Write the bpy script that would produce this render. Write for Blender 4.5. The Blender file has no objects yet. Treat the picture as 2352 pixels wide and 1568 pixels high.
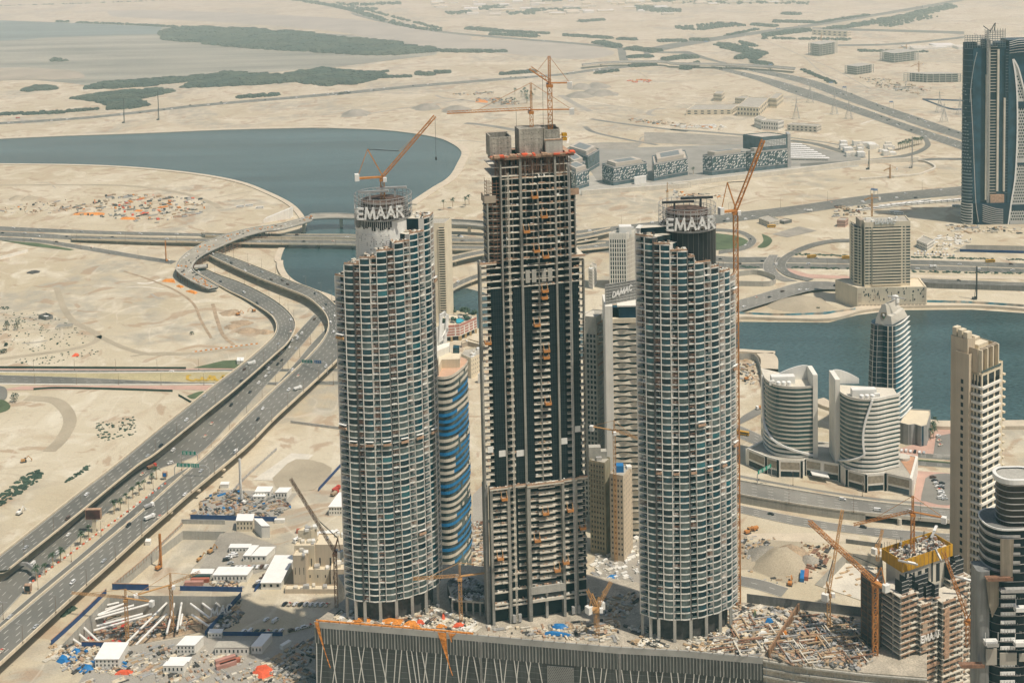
import bpy,math,random
from mathutils import Vector,Matrix
from mathutils.noise import noise as _pn
PI=math.pi
R=math.radians
random.seed(7)
rnd=random.random
uni=random.uniform
SC=bpy.context.scene
COL=SC.collection
# ---------------------------------------------------------------- camera: an observation deck 450 m up
H=450.0
F=3000.0
PY=-17.0
TH=R(4.6)
RO=-0.0208
_d=Vector((0,math.cos(TH),-math.sin(TH)))
_u0=Vector((0,math.sin(TH),math.cos(TH)))
_r0=Vector((1,0,0))
_r=_r0*math.cos(RO)+_u0*math.sin(RO)
_u=_u0*math.cos(RO)-_r0*math.sin(RO)
CAM=Vector((0,0,H))
def ray(px,py):
 return _d*F+_r*(px-1176.0)+_u*(PY-py)
def G(p,z=0.0):
 """the place in the world, at height z, that the photograph shows at p"""
 v=ray(*p)
 t=(z-H)/v.z
 return Vector((v.x*t,v.y*t,z))
def VY(p,y):
 """the place at depth y that the photograph shows at p"""
 v=ray(*p)
 t=y/v.y
 return Vector((v.x*t,y,H+v.z*t))
def project(w):
 v=w-CAM
 k=F/v.dot(_d)
 return(1176+v.dot(_r)*k,PY-v.dot(_u)*k)
def ZAT(base,py):
 """height above the ground, on the vertical through base, seen at picture row py"""
 lo,hi=-30.0,440.0
 for _ in range(40):
  m=(lo+hi)/2
  if project(Vector((base[0],base[1],m)))[1]>py:lo=m
  else:hi=m
 return lo
 # survey sheets: nine overlapping enlargements of the photograph the places were read from
_k=0.34180
def _sheet(ox,oy):
 return lambda x,y:(ox/1.741497+_k*x,oy/1.741497+_k*y)
A_,B_,C_=_sheet(0,0),_sheet(1350,0),_sheet(2696,0)
D_,E_,F_=_sheet(0,900),_sheet(1350,900),_sheet(2696,900)
G_,H_,I_=_sheet(0,1800),_sheet(1350,1800),_sheet(2696,1800)
def P(sheet,*xy):
 return[sheet(a,b)for a,b in xy]
def gp(pts,z=0.0):
 return[G(p,z)for p in pts]
cam=bpy.data.cameras.new('camera')
cam_o=bpy.data.objects.new('camera',cam)
COL.objects.link(cam_o)
M3=Matrix((_r,_u,-_d)).transposed()
cam_o.matrix_world=Matrix.Translation(CAM)@M3.to_4x4()
cam.sensor_width=36.0
cam.lens=F/2352*36
cam.shift_y=-(784-PY)/2352
cam.clip_start=1.0
cam.clip_end=60000
SC.camera=cam_o
# ---------------------------------------------------------------- materials
MATS={}
def mat(name,col,rough=0.8,metal=0.0,var=0.12,scale=0.15,spec=0.3,bump=0.0,streak=0.0,fine=0.0,coat=0.0,col2=None):
 """a surface whose colour drifts with noise (var), carries rain streaks (streak) and fine grain (fine)"""
 if name in MATS:return MATS[name]
 m=bpy.data.materials.new(name);m.use_nodes=True
 nt=m.node_tree;N=nt.nodes;L=nt.links
 b=N['Principled BSDF']
 b.inputs['Roughness'].default_value=rough
 b.inputs['Metallic'].default_value=metal
 b.inputs['Specular IOR Level'].default_value=spec
 g=N.new('ShaderNodeNewGeometry')
 n1=N.new('ShaderNodeTexNoise');n1.inputs['Scale'].default_value=scale;n1.inputs['Detail'].default_value=5
 L.new(g.outputs['Position'],n1.inputs['Vector'])
 mr=N.new('ShaderNodeMapRange')
 mr.inputs['From Min'].default_value=0.3;mr.inputs['From Max'].default_value=0.7
 mr.inputs['To Min'].default_value=1-var;mr.inputs['To Max'].default_value=1+var
 L.new(n1.outputs['Fac'],mr.inputs['Value'])
 fac=mr.outputs[0]
 if streak>0:
  mp=N.new('ShaderNodeMapping');mp.inputs['Scale'].default_value=(0.7,0.7,0.035)
  L.new(g.outputs['Position'],mp.inputs['Vector'])
  n2=N.new('ShaderNodeTexNoise');n2.inputs['Scale'].default_value=1.0;n2.inputs['Detail'].default_value=4
  L.new(mp.outputs[0],n2.inputs['Vector'])
  m2=N.new('ShaderNodeMapRange');m2.inputs['From Min'].default_value=0.35;m2.inputs['From Max'].default_value=0.65
  m2.inputs['To Min'].default_value=1-streak;m2.inputs['To Max'].default_value=1.0
  L.new(n2.outputs['Fac'],m2.inputs['Value'])
  mm=N.new('ShaderNodeMath');mm.operation='MULTIPLY'
  L.new(fac,mm.inputs[0]);L.new(m2.outputs[0],mm.inputs[1]);fac=mm.outputs[0]
 if fine>0:
  n3=N.new('ShaderNodeTexNoise');n3.inputs['Scale'].default_value=1.1;n3.inputs['Detail'].default_value=3
  L.new(g.outputs['Position'],n3.inputs['Vector'])
  m3=N.new('ShaderNodeMapRange');m3.inputs['From Min'].default_value=0.35;m3.inputs['From Max'].default_value=0.65
  m3.inputs['To Min'].default_value=1-fine;m3.inputs['To Max'].default_value=1+fine*0.5
  L.new(n3.outputs['Fac'],m3.inputs['Value'])
  mm=N.new('ShaderNodeMath');mm.operation='MULTIPLY'
  L.new(fac,mm.inputs[0]);L.new(m3.outputs[0],mm.inputs[1]);fac=mm.outputs[0]
 vm=N.new('ShaderNodeVectorMath');vm.operation='SCALE'
 vm.inputs[0].default_value=col[:3]
 if col2 is not None:
  mx=N.new('ShaderNodeMix');mx.data_type='RGBA'
  mx.inputs[6].default_value=(*col,1);mx.inputs[7].default_value=(*col2,1)
  cr=N.new('ShaderNodeMapRange');cr.inputs['From Min'].default_value=0.42;cr.inputs['From Max'].default_value=0.6
  n4=N.new('ShaderNodeTexNoise');n4.inputs['Scale'].default_value=scale*0.6;n4.inputs['Detail'].default_value=6
  L.new(g.outputs['Position'],n4.inputs['Vector'])
  L.new(n4.outputs['Fac'],cr.inputs['Value']);L.new(cr.outputs[0],mx.inputs[0])
  L.new(mx.outputs[2],vm.inputs[0])
 L.new(fac,vm.inputs['Scale'])
 L.new(vm.outputs[0],b.inputs['Base Color'])
 if bump>0:
  bp=N.new('ShaderNodeBump');bp.inputs['Strength'].default_value=bump;bp.inputs['Distance'].default_value=0.5
  L.new(n1.outputs['Fac'],bp.inputs['Height']);L.new(bp.outputs[0],b.inputs['Normal'])
 MATS[name]=m
 return m
def glass(name,col,rough=0.12,var=0.35,scale=0.11,spec=0.6):
 m=mat(name,col,rough,0.0,var,scale,spec)
 return m
 # ---------------------------------------------------------------- mesh builder
class MB:
 def __init__(s):
  s.v=[];s.f=[];s.m=[];s.cur=0
 def mi(s,i):s.cur=i;return s
 def face(s,pts):
  n=len(s.v);s.v+=[tuple(p)for p in pts]
  s.f.append(tuple(range(n,n+len(pts))));s.m.append(s.cur)
 def poly_idx(s,idx):s.f.append(tuple(idx));s.m.append(s.cur)
 def frame(s,o,ax,ay,az):
  """box from corner o along three edge vectors"""
  n=len(s.v)
  o=Vector(o)
  for a in(0,1):
   for b in(0,1):
    for c in(0,1):
     p=o+ax*a+ay*b+az*c
     s.v.append((p.x,p.y,p.z))
  Q=((0,1,3,2),(4,6,7,5),(0,4,5,1),(2,3,7,6),(0,2,6,4),(1,5,7,3))
  for q in Q:
   s.f.append(tuple(n+i for i in q));s.m.append(s.cur)
 def box(s,c,size,rz=0.0):
  ca,sa=math.cos(rz),math.sin(rz)
  ax=Vector((ca,sa,0))*size[0];ay=Vector((-sa,ca,0))*size[1];az=Vector((0,0,size[2]))
  s.frame(Vector(c)-ax/2-ay/2-az/2,ax,ay,az)
 def bbox(s,x0,x1,y0,y1,z0,z1):
  s.frame((x0,y0,z0),Vector((x1-x0,0,0)),Vector((0,y1-y0,0)),Vector((0,0,z1-z0)))
 def beam(s,a,b,w,h=None,up=(0,0,1)):
  h=h or w
  a=Vector(a);b=Vector(b);d=b-a
  if d.length<1e-6:return
  dn=d.normalized();U=Vector(up)
  if abs(dn.dot(U))>0.98:U=Vector((0,1,0))
  side=dn.cross(U).normalized();U=side.cross(dn)
  s.frame(a-side*w/2-U*h/2,d,side*w,U*h)
 def tube(s,a,b,r0,r1=None,n=8,caps=True):
  r1=r0 if r1 is None else r1
  a=Vector(a);b=Vector(b);d=(b-a).normalized()
  U=Vector((0,0,1))if abs(d.z)<0.95 else Vector((1,0,0))
  x=d.cross(U).normalized();y=d.cross(x)
  k=len(s.v)
  for c,r in((a,r0),(b,r1)):
   for i in range(n):
    t=2*PI*i/n
    p=c+x*(r*math.cos(t))+y*(r*math.sin(t))
    s.v.append((p.x,p.y,p.z))
  for i in range(n):
   j=(i+1)%n
   s.f.append((k+i,k+n+i,k+n+j,k+j));s.m.append(s.cur)
  if caps:
   s.f.append(tuple(k+i for i in range(n)));s.m.append(s.cur)
   s.f.append(tuple(k+n+n-1-i for i in range(n)));s.m.append(s.cur)
 def prism(s,poly,z0,z1,top=True,bottom=False):
  n=len(poly);k=len(s.v)
  a=sum(poly[i][0]*poly[(i+1)%n][1]-poly[(i+1)%n][0]*poly[i][1]for i in range(n))
  if a<0:poly=list(reversed(poly))
  zs0=z0 if hasattr(z0,'__len__')else[z0]*n
  zs1=z1 if hasattr(z1,'__len__')else[z1]*n
  for i,p in enumerate(poly):s.v.append((p[0],p[1],zs0[i]))
  for i,p in enumerate(poly):s.v.append((p[0],p[1],zs1[i]))
  for i in range(n):
   j=(i+1)%n
   s.f.append((k+i,k+j,k+n+j,k+n+i));s.m.append(s.cur)
  if top:s.f.append(tuple(k+n+i for i in range(n)));s.m.append(s.cur)
  if bottom:s.f.append(tuple(k+n-1-i for i in range(n)));s.m.append(s.cur)
 def wallstrip(s,pts,z0,z1,th=0.0,closed=False):
  n=len(pts)
  for i in range(n if closed else n-1):
   a,b=pts[i],pts[(i+1)%n]
   if th==0:
    s.face([(a[0],a[1],z0),(b[0],b[1],z0),(b[0],b[1],z1),(a[0],a[1],z1)])
   else:
    d=Vector((b[0]-a[0],b[1]-a[1],0))
    if d.length<1e-5:continue
    nn=Vector((-d.y,d.x,0)).normalized()*th
    s.frame((a[0]-nn.x/2,a[1]-nn.y/2,z0),d,nn,Vector((0,0,z1-z0)))
 def lathe(s,prof,c=(0,0,0),n=16,a0=0.0,a1=2*PI):
  full=abs(a1-a0-2*PI)<1e-6
  k=len(s.v);m=n if full else n+1
  for r,z in prof:
   for i in range(m):
    t=a0+(a1-a0)*i/n
    s.v.append((c[0]+r*math.cos(t),c[1]+r*math.sin(t),c[2]+z))
  for q in range(len(prof)-1):
   for i in range(n):
    j=(i+1)%m
    s.f.append((k+q*m+i,k+q*m+j,k+(q+1)*m+j,k+(q+1)*m+i));s.m.append(s.cur)
 def lattice(s,a,b,w,bay,t=0.14,h=None):
  """four-legged lattice from a to b, w wide"""
  a=Vector(a);b=Vector(b);d=b-a;L=d.length;dn=d/L;h=h or w
  U=Vector((0,0,1))if abs(dn.z)<0.9 else Vector((0,1,0))
  x=dn.cross(U).normalized();y=x.cross(dn)
  cs=[x*(sx*w/2)+y*(sy*h/2)for sx,sy in((-1,-1),(1,-1),(1,1),(-1,1))]
  for c in cs:s.beam(a+c,b+c,t*1.5)
  n=max(1,int(round(L/bay)))
  for i in range(n):
   p=a+d*(i/n);q=a+d*((i+1)/n)
   for j in range(4):
    c0,c1=cs[j],cs[(j+1)%4]
    if(i+j)%2:s.beam(p+c0,q+c1,t)
    else:s.beam(p+c1,q+c0,t)
    s.beam(p+c0,p+c1,t)
 def tri_lattice(s,a,b,w,h,bay,t=0.12):
  a=Vector(a);b=Vector(b);d=b-a;L=d.length;dn=d/L
  U=Vector((0,0,1))
  x=dn.cross(U).normalized();y=x.cross(dn)
  c=[x*(-w/2),x*(w/2),y*h]
  for q in c:s.beam(a+q,b+q,t*1.5)
  n=max(1,int(round(L/bay)))
  for i in range(n):
   p=a+d*(i/n);q=a+d*((i+1)/n);m=(p+q)/2
   for k in(0,1):
    s.beam(p+c[k],m+c[2],t);s.beam(m+c[2],q+c[k],t)
   s.beam(p+c[0],p+c[1],t)
 def blob(s,c,r,sq=0.7,seg=6,rings=4,jit=0.25):
  k=len(s.v)
  for i in range(1,rings):
   ph=PI*i/rings
   for j in range(seg):
    t=2*PI*j/seg+i*0.5
    q=r*(1+uni(-jit,jit))
    s.v.append((c[0]+q*math.sin(ph)*math.cos(t),c[1]+q*math.sin(ph)*math.sin(t),c[2]+q*sq*math.cos(ph)))
  s.v.append((c[0],c[1],c[2]+r*sq));top=len(s.v)-1
  for i in range(rings-2):
   for j in range(seg):
    j2=(j+1)%seg
    s.f.append((k+i*seg+j,k+(i+1)*seg+j,k+(i+1)*seg+j2,k+i*seg+j2));s.m.append(s.cur)
  for j in range(seg):
   s.f.append((top,k+j,k+(j+1)%seg));s.m.append(s.cur)
 def build(s,name,mats,parent=None,smooth=False,origin=None):
  """link as ONE mesh object; under a parent the shape is moved into the parent's frame"""
  me=bpy.data.meshes.new(name)
  o3=origin
  if o3 is None and parent is not None:o3=Vector(parent.get('_o',(0,0,0)))
  if o3 is not None and(o3[0]or o3[1]or o3[2]):
   ox,oy,oz=o3
   vs=[(x-ox,y-oy,z-oz)for x,y,z in s.v]
  else:vs=s.v
  me.from_pydata(vs,[],s.f)
  if not isinstance(mats,(list,tuple)):mats=[mats]
  for m in mats:me.materials.append(m)
  if len(mats)>1:me.polygons.foreach_set('material_index',s.m)
  if smooth:me.polygons.foreach_set('use_smooth',[True]*len(s.f))
  me.update()
  ob=bpy.data.objects.new(name,me)
  COL.objects.link(ob)
  if parent is not None:ob.parent=parent
  elif origin is not None:ob.location=origin
  return ob
def tag(o,label=None,cat=None,group=None,kind=None):
 if label:o['label']=label
 if cat:o['category']=cat
 if group:o['group']=group
 if kind:o['kind']=kind
 return o
def thing(name,label,cat,loc=(0,0,0),group=None,rz=0.0):
 o=bpy.data.objects.new(name,None);COL.objects.link(o)
 o.empty_display_size=1.0
 o.location=loc;o.rotation_euler=(0,0,rz);o['_o']=tuple(loc)
 return tag(o,label,cat,group)
def dup(root,loc,rz=0.0,label=None,group=None,scale=None):
 r=root.copy();COL.objects.link(r);r.location=loc;r.rotation_euler=(0,0,rz)
 if scale:r.scale=scale if hasattr(scale,'__len__')else(scale,)*3
 if label:r['label']=label
 if group:r['group']=group
 for ch in list(root.children):
  c=ch.copy();COL.objects.link(c);c.parent=r
  for g in ch.children:
   d=g.copy();COL.objects.link(d);d.parent=c
 return r
def structure(name,mb,m,**k):
 o=mb.build(name,m,**k);o['kind']='structure';return o
 # curves
def smooth_line(pts,step=None,n=8):
 """Catmull-Rom through pts"""
 pts=[Vector(p)for p in pts]
 if len(pts)<3:
  a,b=pts;return[a.lerp(b,i/n)for i in range(n+1)]
 out=[]
 for i in range(len(pts)-1):
  p0=pts[i-1]if i else pts[0]*2-pts[1]
  p1,p2=pts[i],pts[i+1]
  p3=pts[i+2]if i+2<len(pts)else pts[-1]*2-pts[-2]
  for j in range(n):
   t=j/n
   out.append(0.5*((2*p1)+(p2-p0)*t+(2*p0-5*p1+4*p2-p3)*t*t+(3*p1-p0-3*p2+p3)*t**3))
 out.append(pts[-1])
 return out
def arclen(pts):
 s=[0.0]
 for a,b in zip(pts,pts[1:]):s.append(s[-1]+(b-a).length)
 return s
def along(pts,S,s):
 """point and direction at arc length s"""
 s=max(0.0,min(S[-1]-1e-6,s))
 lo,hi=0,len(S)-1
 while hi-lo>1:
  m=(lo+hi)//2
  if S[m]<=s:lo=m
  else:hi=m
 d=pts[hi]-pts[lo]
 t=(s-S[lo])/max(1e-9,S[hi]-S[lo])
 return pts[lo]+d*t,d.normalized()
def offset_line(pts,off):
 out=[]
 for i,p in enumerate(pts):
  a=pts[max(0,i-1)];b=pts[min(len(pts)-1,i+1)]
  d=(b-a);d.z=0;d.normalize()
  out.append(p+Vector((d.y,-d.x,0))*off)
 return out
def ribbon(mb,left,right,z=None,thick=0.0):
 for i in range(len(left)-1):
  a,b,c,d=left[i],right[i],right[i+1],left[i+1]
  q=[Vector(p)for p in(a,b,c,d)]
  if z is not None:
   for p in q:p.z=z
  mb.face(q)
  if thick:
   dn=Vector((0,0,-thick))
   mb.face([q[0]+dn,q[3]+dn,q[2]+dn,q[1]+dn])
   mb.face([q[0],q[3],q[3]+dn,q[0]+dn]);mb.face([q[1],q[1]+dn,q[2]+dn,q[2]])
def inpoly(x,y,poly):
 c=False;n=len(poly);j=n-1
 for i in range(n):
  xi,yi=poly[i][0],poly[i][1];xj,yj=poly[j][0],poly[j][1]
  if(yi>y)!=(yj>y)and x<(xj-xi)*(y-yi)/(yj-yi+1e-12)+xi:c=not c
  j=i
 return c
def sheetpoly(name,pts,m,z,smooth=0,kind='structure'):
 """a flat patch of ground laid at height z"""
 w=gp(pts,0.0)
 if smooth:
  w=smooth_line(w+[w[0]],n=smooth)[:-1]
 me=bpy.data.meshes.new(name)
 import mathutils.geometry as mg
 tri=mg.tessellate_polygon([[Vector((p.x,p.y,0))for p in w]])
 me.from_pydata([(p.x,p.y,z)for p in w],[],[tuple(t)for t in tri])
 me.update()
 # faces up
 up=sum(p.normal.z*p.area for p in me.polygons)
 if up<0:me.flip_normals()
 me.materials.append(m)
 o=bpy.data.objects.new(name,me);COL.objects.link(o)
 if kind:o['kind']=kind
 return o
 # ---------------------------------------------------------------- light, sky, haze
SUN_DIR=Vector((0.41,-0.27,1.0)).normalized()
el=math.asin(SUN_DIR.z);az=math.atan2(SUN_DIR.x,SUN_DIR.y)
w=bpy.data.worlds.new('World');SC.world=w;w.use_nodes=True
nt=w.node_tree
sky=nt.nodes.new('ShaderNodeTexSky');sky.sky_type='NISHITA';sky.sun_disc=False
sky.sun_elevation=el;sky.sun_rotation=az
sky.air_density=1.0;sky.dust_density=3.0;sky.ozone_density=1.0
bg=nt.nodes['Background'];bg.inputs['Strength'].default_value=0.075
nt.links.new(sky.outputs[0],bg.inputs[0])
sun=bpy.data.lights.new('sun','SUN');sun.energy=3.75;sun.angle=R(0.6);sun.color=(1.0,0.95,0.815)
sun_o=bpy.data.objects.new('sun',sun);COL.objects.link(sun_o)
sun_o.rotation_euler=SUN_DIR.to_track_quat('Z','Y').to_euler()
SC.view_settings.view_transform='Standard';SC.view_settings.look='None'
SC.view_settings.exposure=0;SC.view_settings.gamma=1
SC.render.engine='CYCLES'
cy=SC.cycles
cy.use_denoising=True
try:cy.denoiser='OPENIMAGEDENOISE'
except Exception:pass
cy.max_bounces=5;cy.diffuse_bounces=3;cy.glossy_bounces=3;cy.transmission_bounces=2;cy.volume_bounces=1;cy.transparent_max_bounces=8
cy.use_adaptive_sampling=True;cy.adaptive_threshold=0.02
cy.caustics_reflective=False;cy.caustics_refractive=False
cy.sample_clamp_indirect=4
hz=bpy.data.materials.new('haze');hz.use_nodes=True
n=hz.node_tree.nodes;n.remove(n['Principled BSDF'])
L_=hz.node_tree.links
vs=n.new('ShaderNodeVolumeScatter')
vs.inputs['Anisotropy'].default_value=0.0
gg=n.new('ShaderNodeNewGeometry');sx=n.new('ShaderNodeSeparateXYZ');L_.new(gg.outputs['Position'],sx.inputs[0])
rm=n.new('ShaderNodeMapRange');rm.inputs['From Min'].default_value=1250;rm.inputs['From Max'].default_value=2700
rm.inputs['To Min'].default_value=6.0e-5;rm.inputs['To Max'].default_value=2.55e-4
L_.new(sx.outputs['Y'],rm.inputs['Value']);L_.new(rm.outputs[0],vs.inputs['Density'])
mc=n.new('ShaderNodeMix');mc.data_type='RGBA';mc.inputs[6].default_value=(0.42,0.86,0.92,1);mc.inputs[7].default_value=(0.78,0.96,0.90,1)
rc=n.new('ShaderNodeMapRange');rc.inputs['From Min'].default_value=800;rc.inputs['From Max'].default_value=2000
L_.new(sx.outputs['Y'],rc.inputs['Value']);L_.new(rc.outputs[0],mc.inputs[0]);L_.new(mc.outputs[2],vs.inputs['Color'])
L_.new(vs.outputs[0],n['Material Output'].inputs['Volume'])
cy.volume_step_rate=0.25;cy.volume_max_steps=64
mb=MB();mb.bbox(-9000,9000,-600,16000,-300,620)
haze=mb.build('haze',hz);haze['kind']='structure'
# ---------------------------------------------------------------- ground materials
def sand_material():
 m=bpy.data.materials.new('sand');m.use_nodes=True
 nt=m.node_tree;N=nt.nodes;L=nt.links;b=N['Principled BSDF']
 b.inputs['Roughness'].default_value=0.95;b.inputs['Specular IOR Level'].default_value=0.1
 g=N.new('ShaderNodeNewGeometry')
 def noise(scale,detail,vec=None,rough=0.5,dist=0.0):
  n=N.new('ShaderNodeTexNoise');n.inputs['Scale'].default_value=scale;n.inputs['Detail'].default_value=detail
  n.inputs['Roughness'].default_value=rough;n.inputs['Distortion'].default_value=dist
  L.new(vec or g.outputs['Position'],n.inputs['Vector']);return n.outputs['Fac']
 def ramp(f,a,b_,lo=0.0,hi=1.0):
  r=N.new('ShaderNodeMapRange');r.inputs['From Min'].default_value=a;r.inputs['From Max'].default_value=b_
  r.inputs['To Min'].default_value=lo;r.inputs['To Max'].default_value=hi
  L.new(f,r.inputs['Value']);return r.outputs[0]
 def mix(f,a,c):
  x=N.new('ShaderNodeMix');x.data_type='RGBA'
  L.new(f,x.inputs[0])
  if isinstance(a,tuple):x.inputs[6].default_value=(*a,1)
  else:L.new(a,x.inputs[6])
  if isinstance(c,tuple):x.inputs[7].default_value=(*c,1)
  else:L.new(c,x.inputs[7])
  return x.outputs[2]
 c=mix(ramp(noise(0.006,6,dist=0.6),0.38,0.62),(0.485,0.415,0.290),(0.57,0.505,0.38))
 c=mix(ramp(noise(0.021,5,dist=1.5),0.52,0.72,0,0.9),c,(0.65,0.595,0.475))
 c=mix(ramp(noise(0.011,7,dist=2.2),0.56,0.70,0,0.75),c,(0.45,0.355,0.245))
 def ridge(scale,w_,dist,sx_=1.0,sy_=1.0):
  mp=N.new('ShaderNodeMapping');mp.inputs['Scale'].default_value=(sx_,sy_,1);L.new(g.outputs['Position'],mp.inputs['Vector'])
  f=noise(scale,1.5,mp.outputs[0],.4,dist);a=N.new('ShaderNodeMath');a.operation='SUBTRACT';a.inputs[1].default_value=.5;L.new(f,a.inputs[0])
  b_=N.new('ShaderNodeMath');b_.operation='ABSOLUTE';L.new(a.outputs[0],b_.inputs[0]);return ramp(b_.outputs[0],0,w_,1,0)
 def times(a,b_,k=1.0):
  m_=N.new('ShaderNodeMath');m_.operation='MULTIPLY';L.new(a,m_.inputs[0])
  if isinstance(b_,float):m_.inputs[1].default_value=b_
  else:L.new(b_,m_.inputs[1])
  return m_.outputs[0]
  # graded plots and grey-green crusts, then wheel tracks as thin warped lines
 c=mix(times(ramp(noise(0.0045,5,dist=1.0),.53,.60),ramp(noise(0.05,5),.35,.6),),c,(0.385,0.35,0.28))
 c=mix(times(ramp(noise(0.013,4,dist=3.0),.57,.63),.7),c,(0.38,0.27,0.18))
 for sc_,wd_,di_,sx_,sy_,k_,cl_ in((.006,.009,.8,1,1,.55,(.43,.365,.27)),(.011,.012,1.5,.5,1.4,.5,(.45,.385,.29)),(.016,.014,.5,1.3,.6,.45,(.66,.6,.49)),(.03,.02,2.0,.35,1,.35,(.42,.35,.26))):
  c=mix(times(times(ridge(sc_,wd_,di_,sx_,sy_),ramp(noise(sc_*.7,2),.42,.55)),k_),c,cl_)
 c=mix(times(ramp(noise(.55,2),.66,.72),ramp(noise(.02,4,dist=1),.52,.62)),c,(.20,.185,.15))
 # faint broad bands
 w=N.new('ShaderNodeTexWave');w.inputs['Scale'].default_value=0.011;w.inputs['Distortion'].default_value=14
 w.inputs['Detail'].default_value=3;w.inputs['Detail Scale'].default_value=0.35
 L.new(g.outputs['Position'],w.inputs['Vector'])
 t1=ramp(w.outputs['Fac'],0.96,1.0,0,0.16)
 c=mix(t1,c,(0.44,0.355,0.25))
 c=mix(ramp(noise(0.12,5),0.62,0.75,0,0.45),c,(0.40,0.32,0.22))
 f1=ramp(noise(0.9,3),0.3,0.7,0.90,1.08)
 vm=N.new('ShaderNodeVectorMath');vm.operation='SCALE';L.new(c,vm.inputs[0]);L.new(f1,vm.inputs['Scale'])
 L.new(vm.outputs[0],b.inputs['Base Color'])
 bp=N.new('ShaderNodeBump');bp.inputs['Strength'].default_value=0.5;bp.inputs['Distance'].default_value=1.0
 L.new(noise(0.25,6),bp.inputs['Height']);L.new(bp.outputs[0],b.inputs['Normal'])
 MATS['sand']=m
 return m
def water_material(name,col,rough,bump,scale=0.35):
 m=bpy.data.materials.new(name);m.use_nodes=True
 nt=m.node_tree;N=nt.nodes;L=nt.links;b=N['Principled BSDF']
 b.inputs['Roughness'].default_value=rough;b.inputs['Specular IOR Level'].default_value=0.5
 g=N.new('ShaderNodeNewGeometry')
 mp=N.new('ShaderNodeMapping');mp.inputs['Scale'].default_value=(0.6,1.6,1)
 L.new(g.outputs['Position'],mp.inputs['Vector'])
 n=N.new('ShaderNodeTexNoise');n.inputs['Scale'].default_value=scale;n.inputs['Detail'].default_value=6;n.inputs['Roughness'].default_value=0.65
 L.new(mp.outputs[0],n.inputs['Vector'])
 bp=N.new('ShaderNodeBump');bp.inputs['Strength'].default_value=bump;bp.inputs['Distance'].default_value=0.6
 L.new(n.outputs['Fac'],bp.inputs['Height']);L.new(bp.outputs[0],b.inputs['Normal'])
 n2=N.new('ShaderNodeTexNoise');n2.inputs['Scale'].default_value=0.006;n2.inputs['Detail'].default_value=5
 mp2=N.new('ShaderNodeMapping');mp2.inputs['Scale'].default_value=(0.35,2.2,1);L.new(g.outputs['Position'],mp2.inputs['Vector'])
 L.new(mp2.outputs[0],n2.inputs['Vector'])
 r=N.new('ShaderNodeMapRange');r.inputs['From Min'].default_value=0.3;r.inputs['From Max'].default_value=0.7
 r.inputs['To Min'].default_value=0.62;r.inputs['To Max'].default_value=1.5
 L.new(n2.outputs['Fac'],r.inputs['Value'])
 r2=N.new('ShaderNodeMapRange');r2.inputs['From Min'].default_value=0.3;r2.inputs['From Max'].default_value=0.7
 r2.inputs['To Min'].default_value=0.45;r2.inputs['To Max'].default_value=1.7
 L.new(n.outputs['Fac'],r2.inputs['Value'])
 mm=N.new('ShaderNodeMath');mm.operation='MULTIPLY';L.new(r.outputs[0],mm.inputs[0]);L.new(r2.outputs[0],mm.inputs[1])
 vm=N.new('ShaderNodeVectorMath');vm.operation='SCALE';vm.inputs[0].default_value=col
 L.new(mm.outputs[0],vm.inputs['Scale']);L.new(vm.outputs[0],b.inputs['Base Color'])
 MATS[name]=m;return m
SAND=sand_material()
WATER=water_material('lake_water',(0.034,0.066,0.070),0.22,0.8)
LAGOON=water_material('lagoon_water',(0.255,0.235,0.18),0.45,0.15)
LAGOON2=water_material('lagoon_deep_water',(0.12,0.15,0.145),0.4,0.15)
MUD=mat('tidal_mud',(0.36,0.31,0.24),0.85,0,0.18,0.01)
SALT=mat('salt_flat',(0.40,0.36,0.30),0.9,0,0.12,0.01)
ASPHALT=mat('asphalt',(0.148,0.143,0.126),0.9,0,0.14,0.03,fine=0.1,col2=(0.19,0.18,0.155))
ASPHALT_PALE=mat('worn_asphalt',(0.25,0.235,0.205),0.9,0,0.12,0.03,fine=0.08,col2=(0.20,0.19,0.17))
PAINT=mat('road_paint',(0.75,0.73,0.66),0.7,0,0.1,0.2)
CONC=mat('concrete',(0.46,0.44,0.385),0.85,0,0.12,0.1,streak=0.15,fine=0.1)
CONC_PALE=mat('pale_concrete',(0.66,0.61,0.51),0.85,0,0.10,0.1,streak=0.12)
CONC_CREAM=mat('cream_concrete',(0.70,0.60,0.44),0.85,0,0.08,0.1,streak=0.15)
CONC_DARK=mat('dark_concrete',(0.22,0.215,0.20),0.9,0,0.18,0.1,streak=0.2,fine=0.15)
PAVE=mat('pale_paving',(0.58,0.50,0.38),0.9,0,0.10,0.08,fine=0.1)
PINK=mat('pink_paving',(0.52,0.34,0.27),0.9,0,0.10,0.08,fine=0.1)
KERB=mat('kerb_stone',(0.68,0.64,0.55),0.85,0,0.06,0.2)
GRASS=mat('watered_grass',(0.10,0.13,0.065),0.95,0,0.25,0.05,fine=0.2)
GREEN=mat('shrub_green',(0.052,0.082,0.055),0.95,0,0.35,0.06,fine=0.3)
MANG=mat('mangrove_green',(0.026,0.046,0.036),0.95,0,0.5,0.02,fine=0.3,col2=(0.055,0.068,0.045))
BROWN=mat('brown_soil',(0.40,0.30,0.20),0.95,0,0.25,0.15,fine=0.3,bump=.8)
GREYSOIL=mat('grey_gravel_soil',(0.33,0.30,0.25),0.95,0,0.2,0.05,fine=0.2)
TRACK=mat('compacted_track',(0.41,0.35,0.255),0.95,0,0.12,0.03,fine=0.15)
TRACKG=mat('grey_track',(0.36,0.33,0.28),0.95,0,0.12,0.03,fine=0.15)
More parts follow.
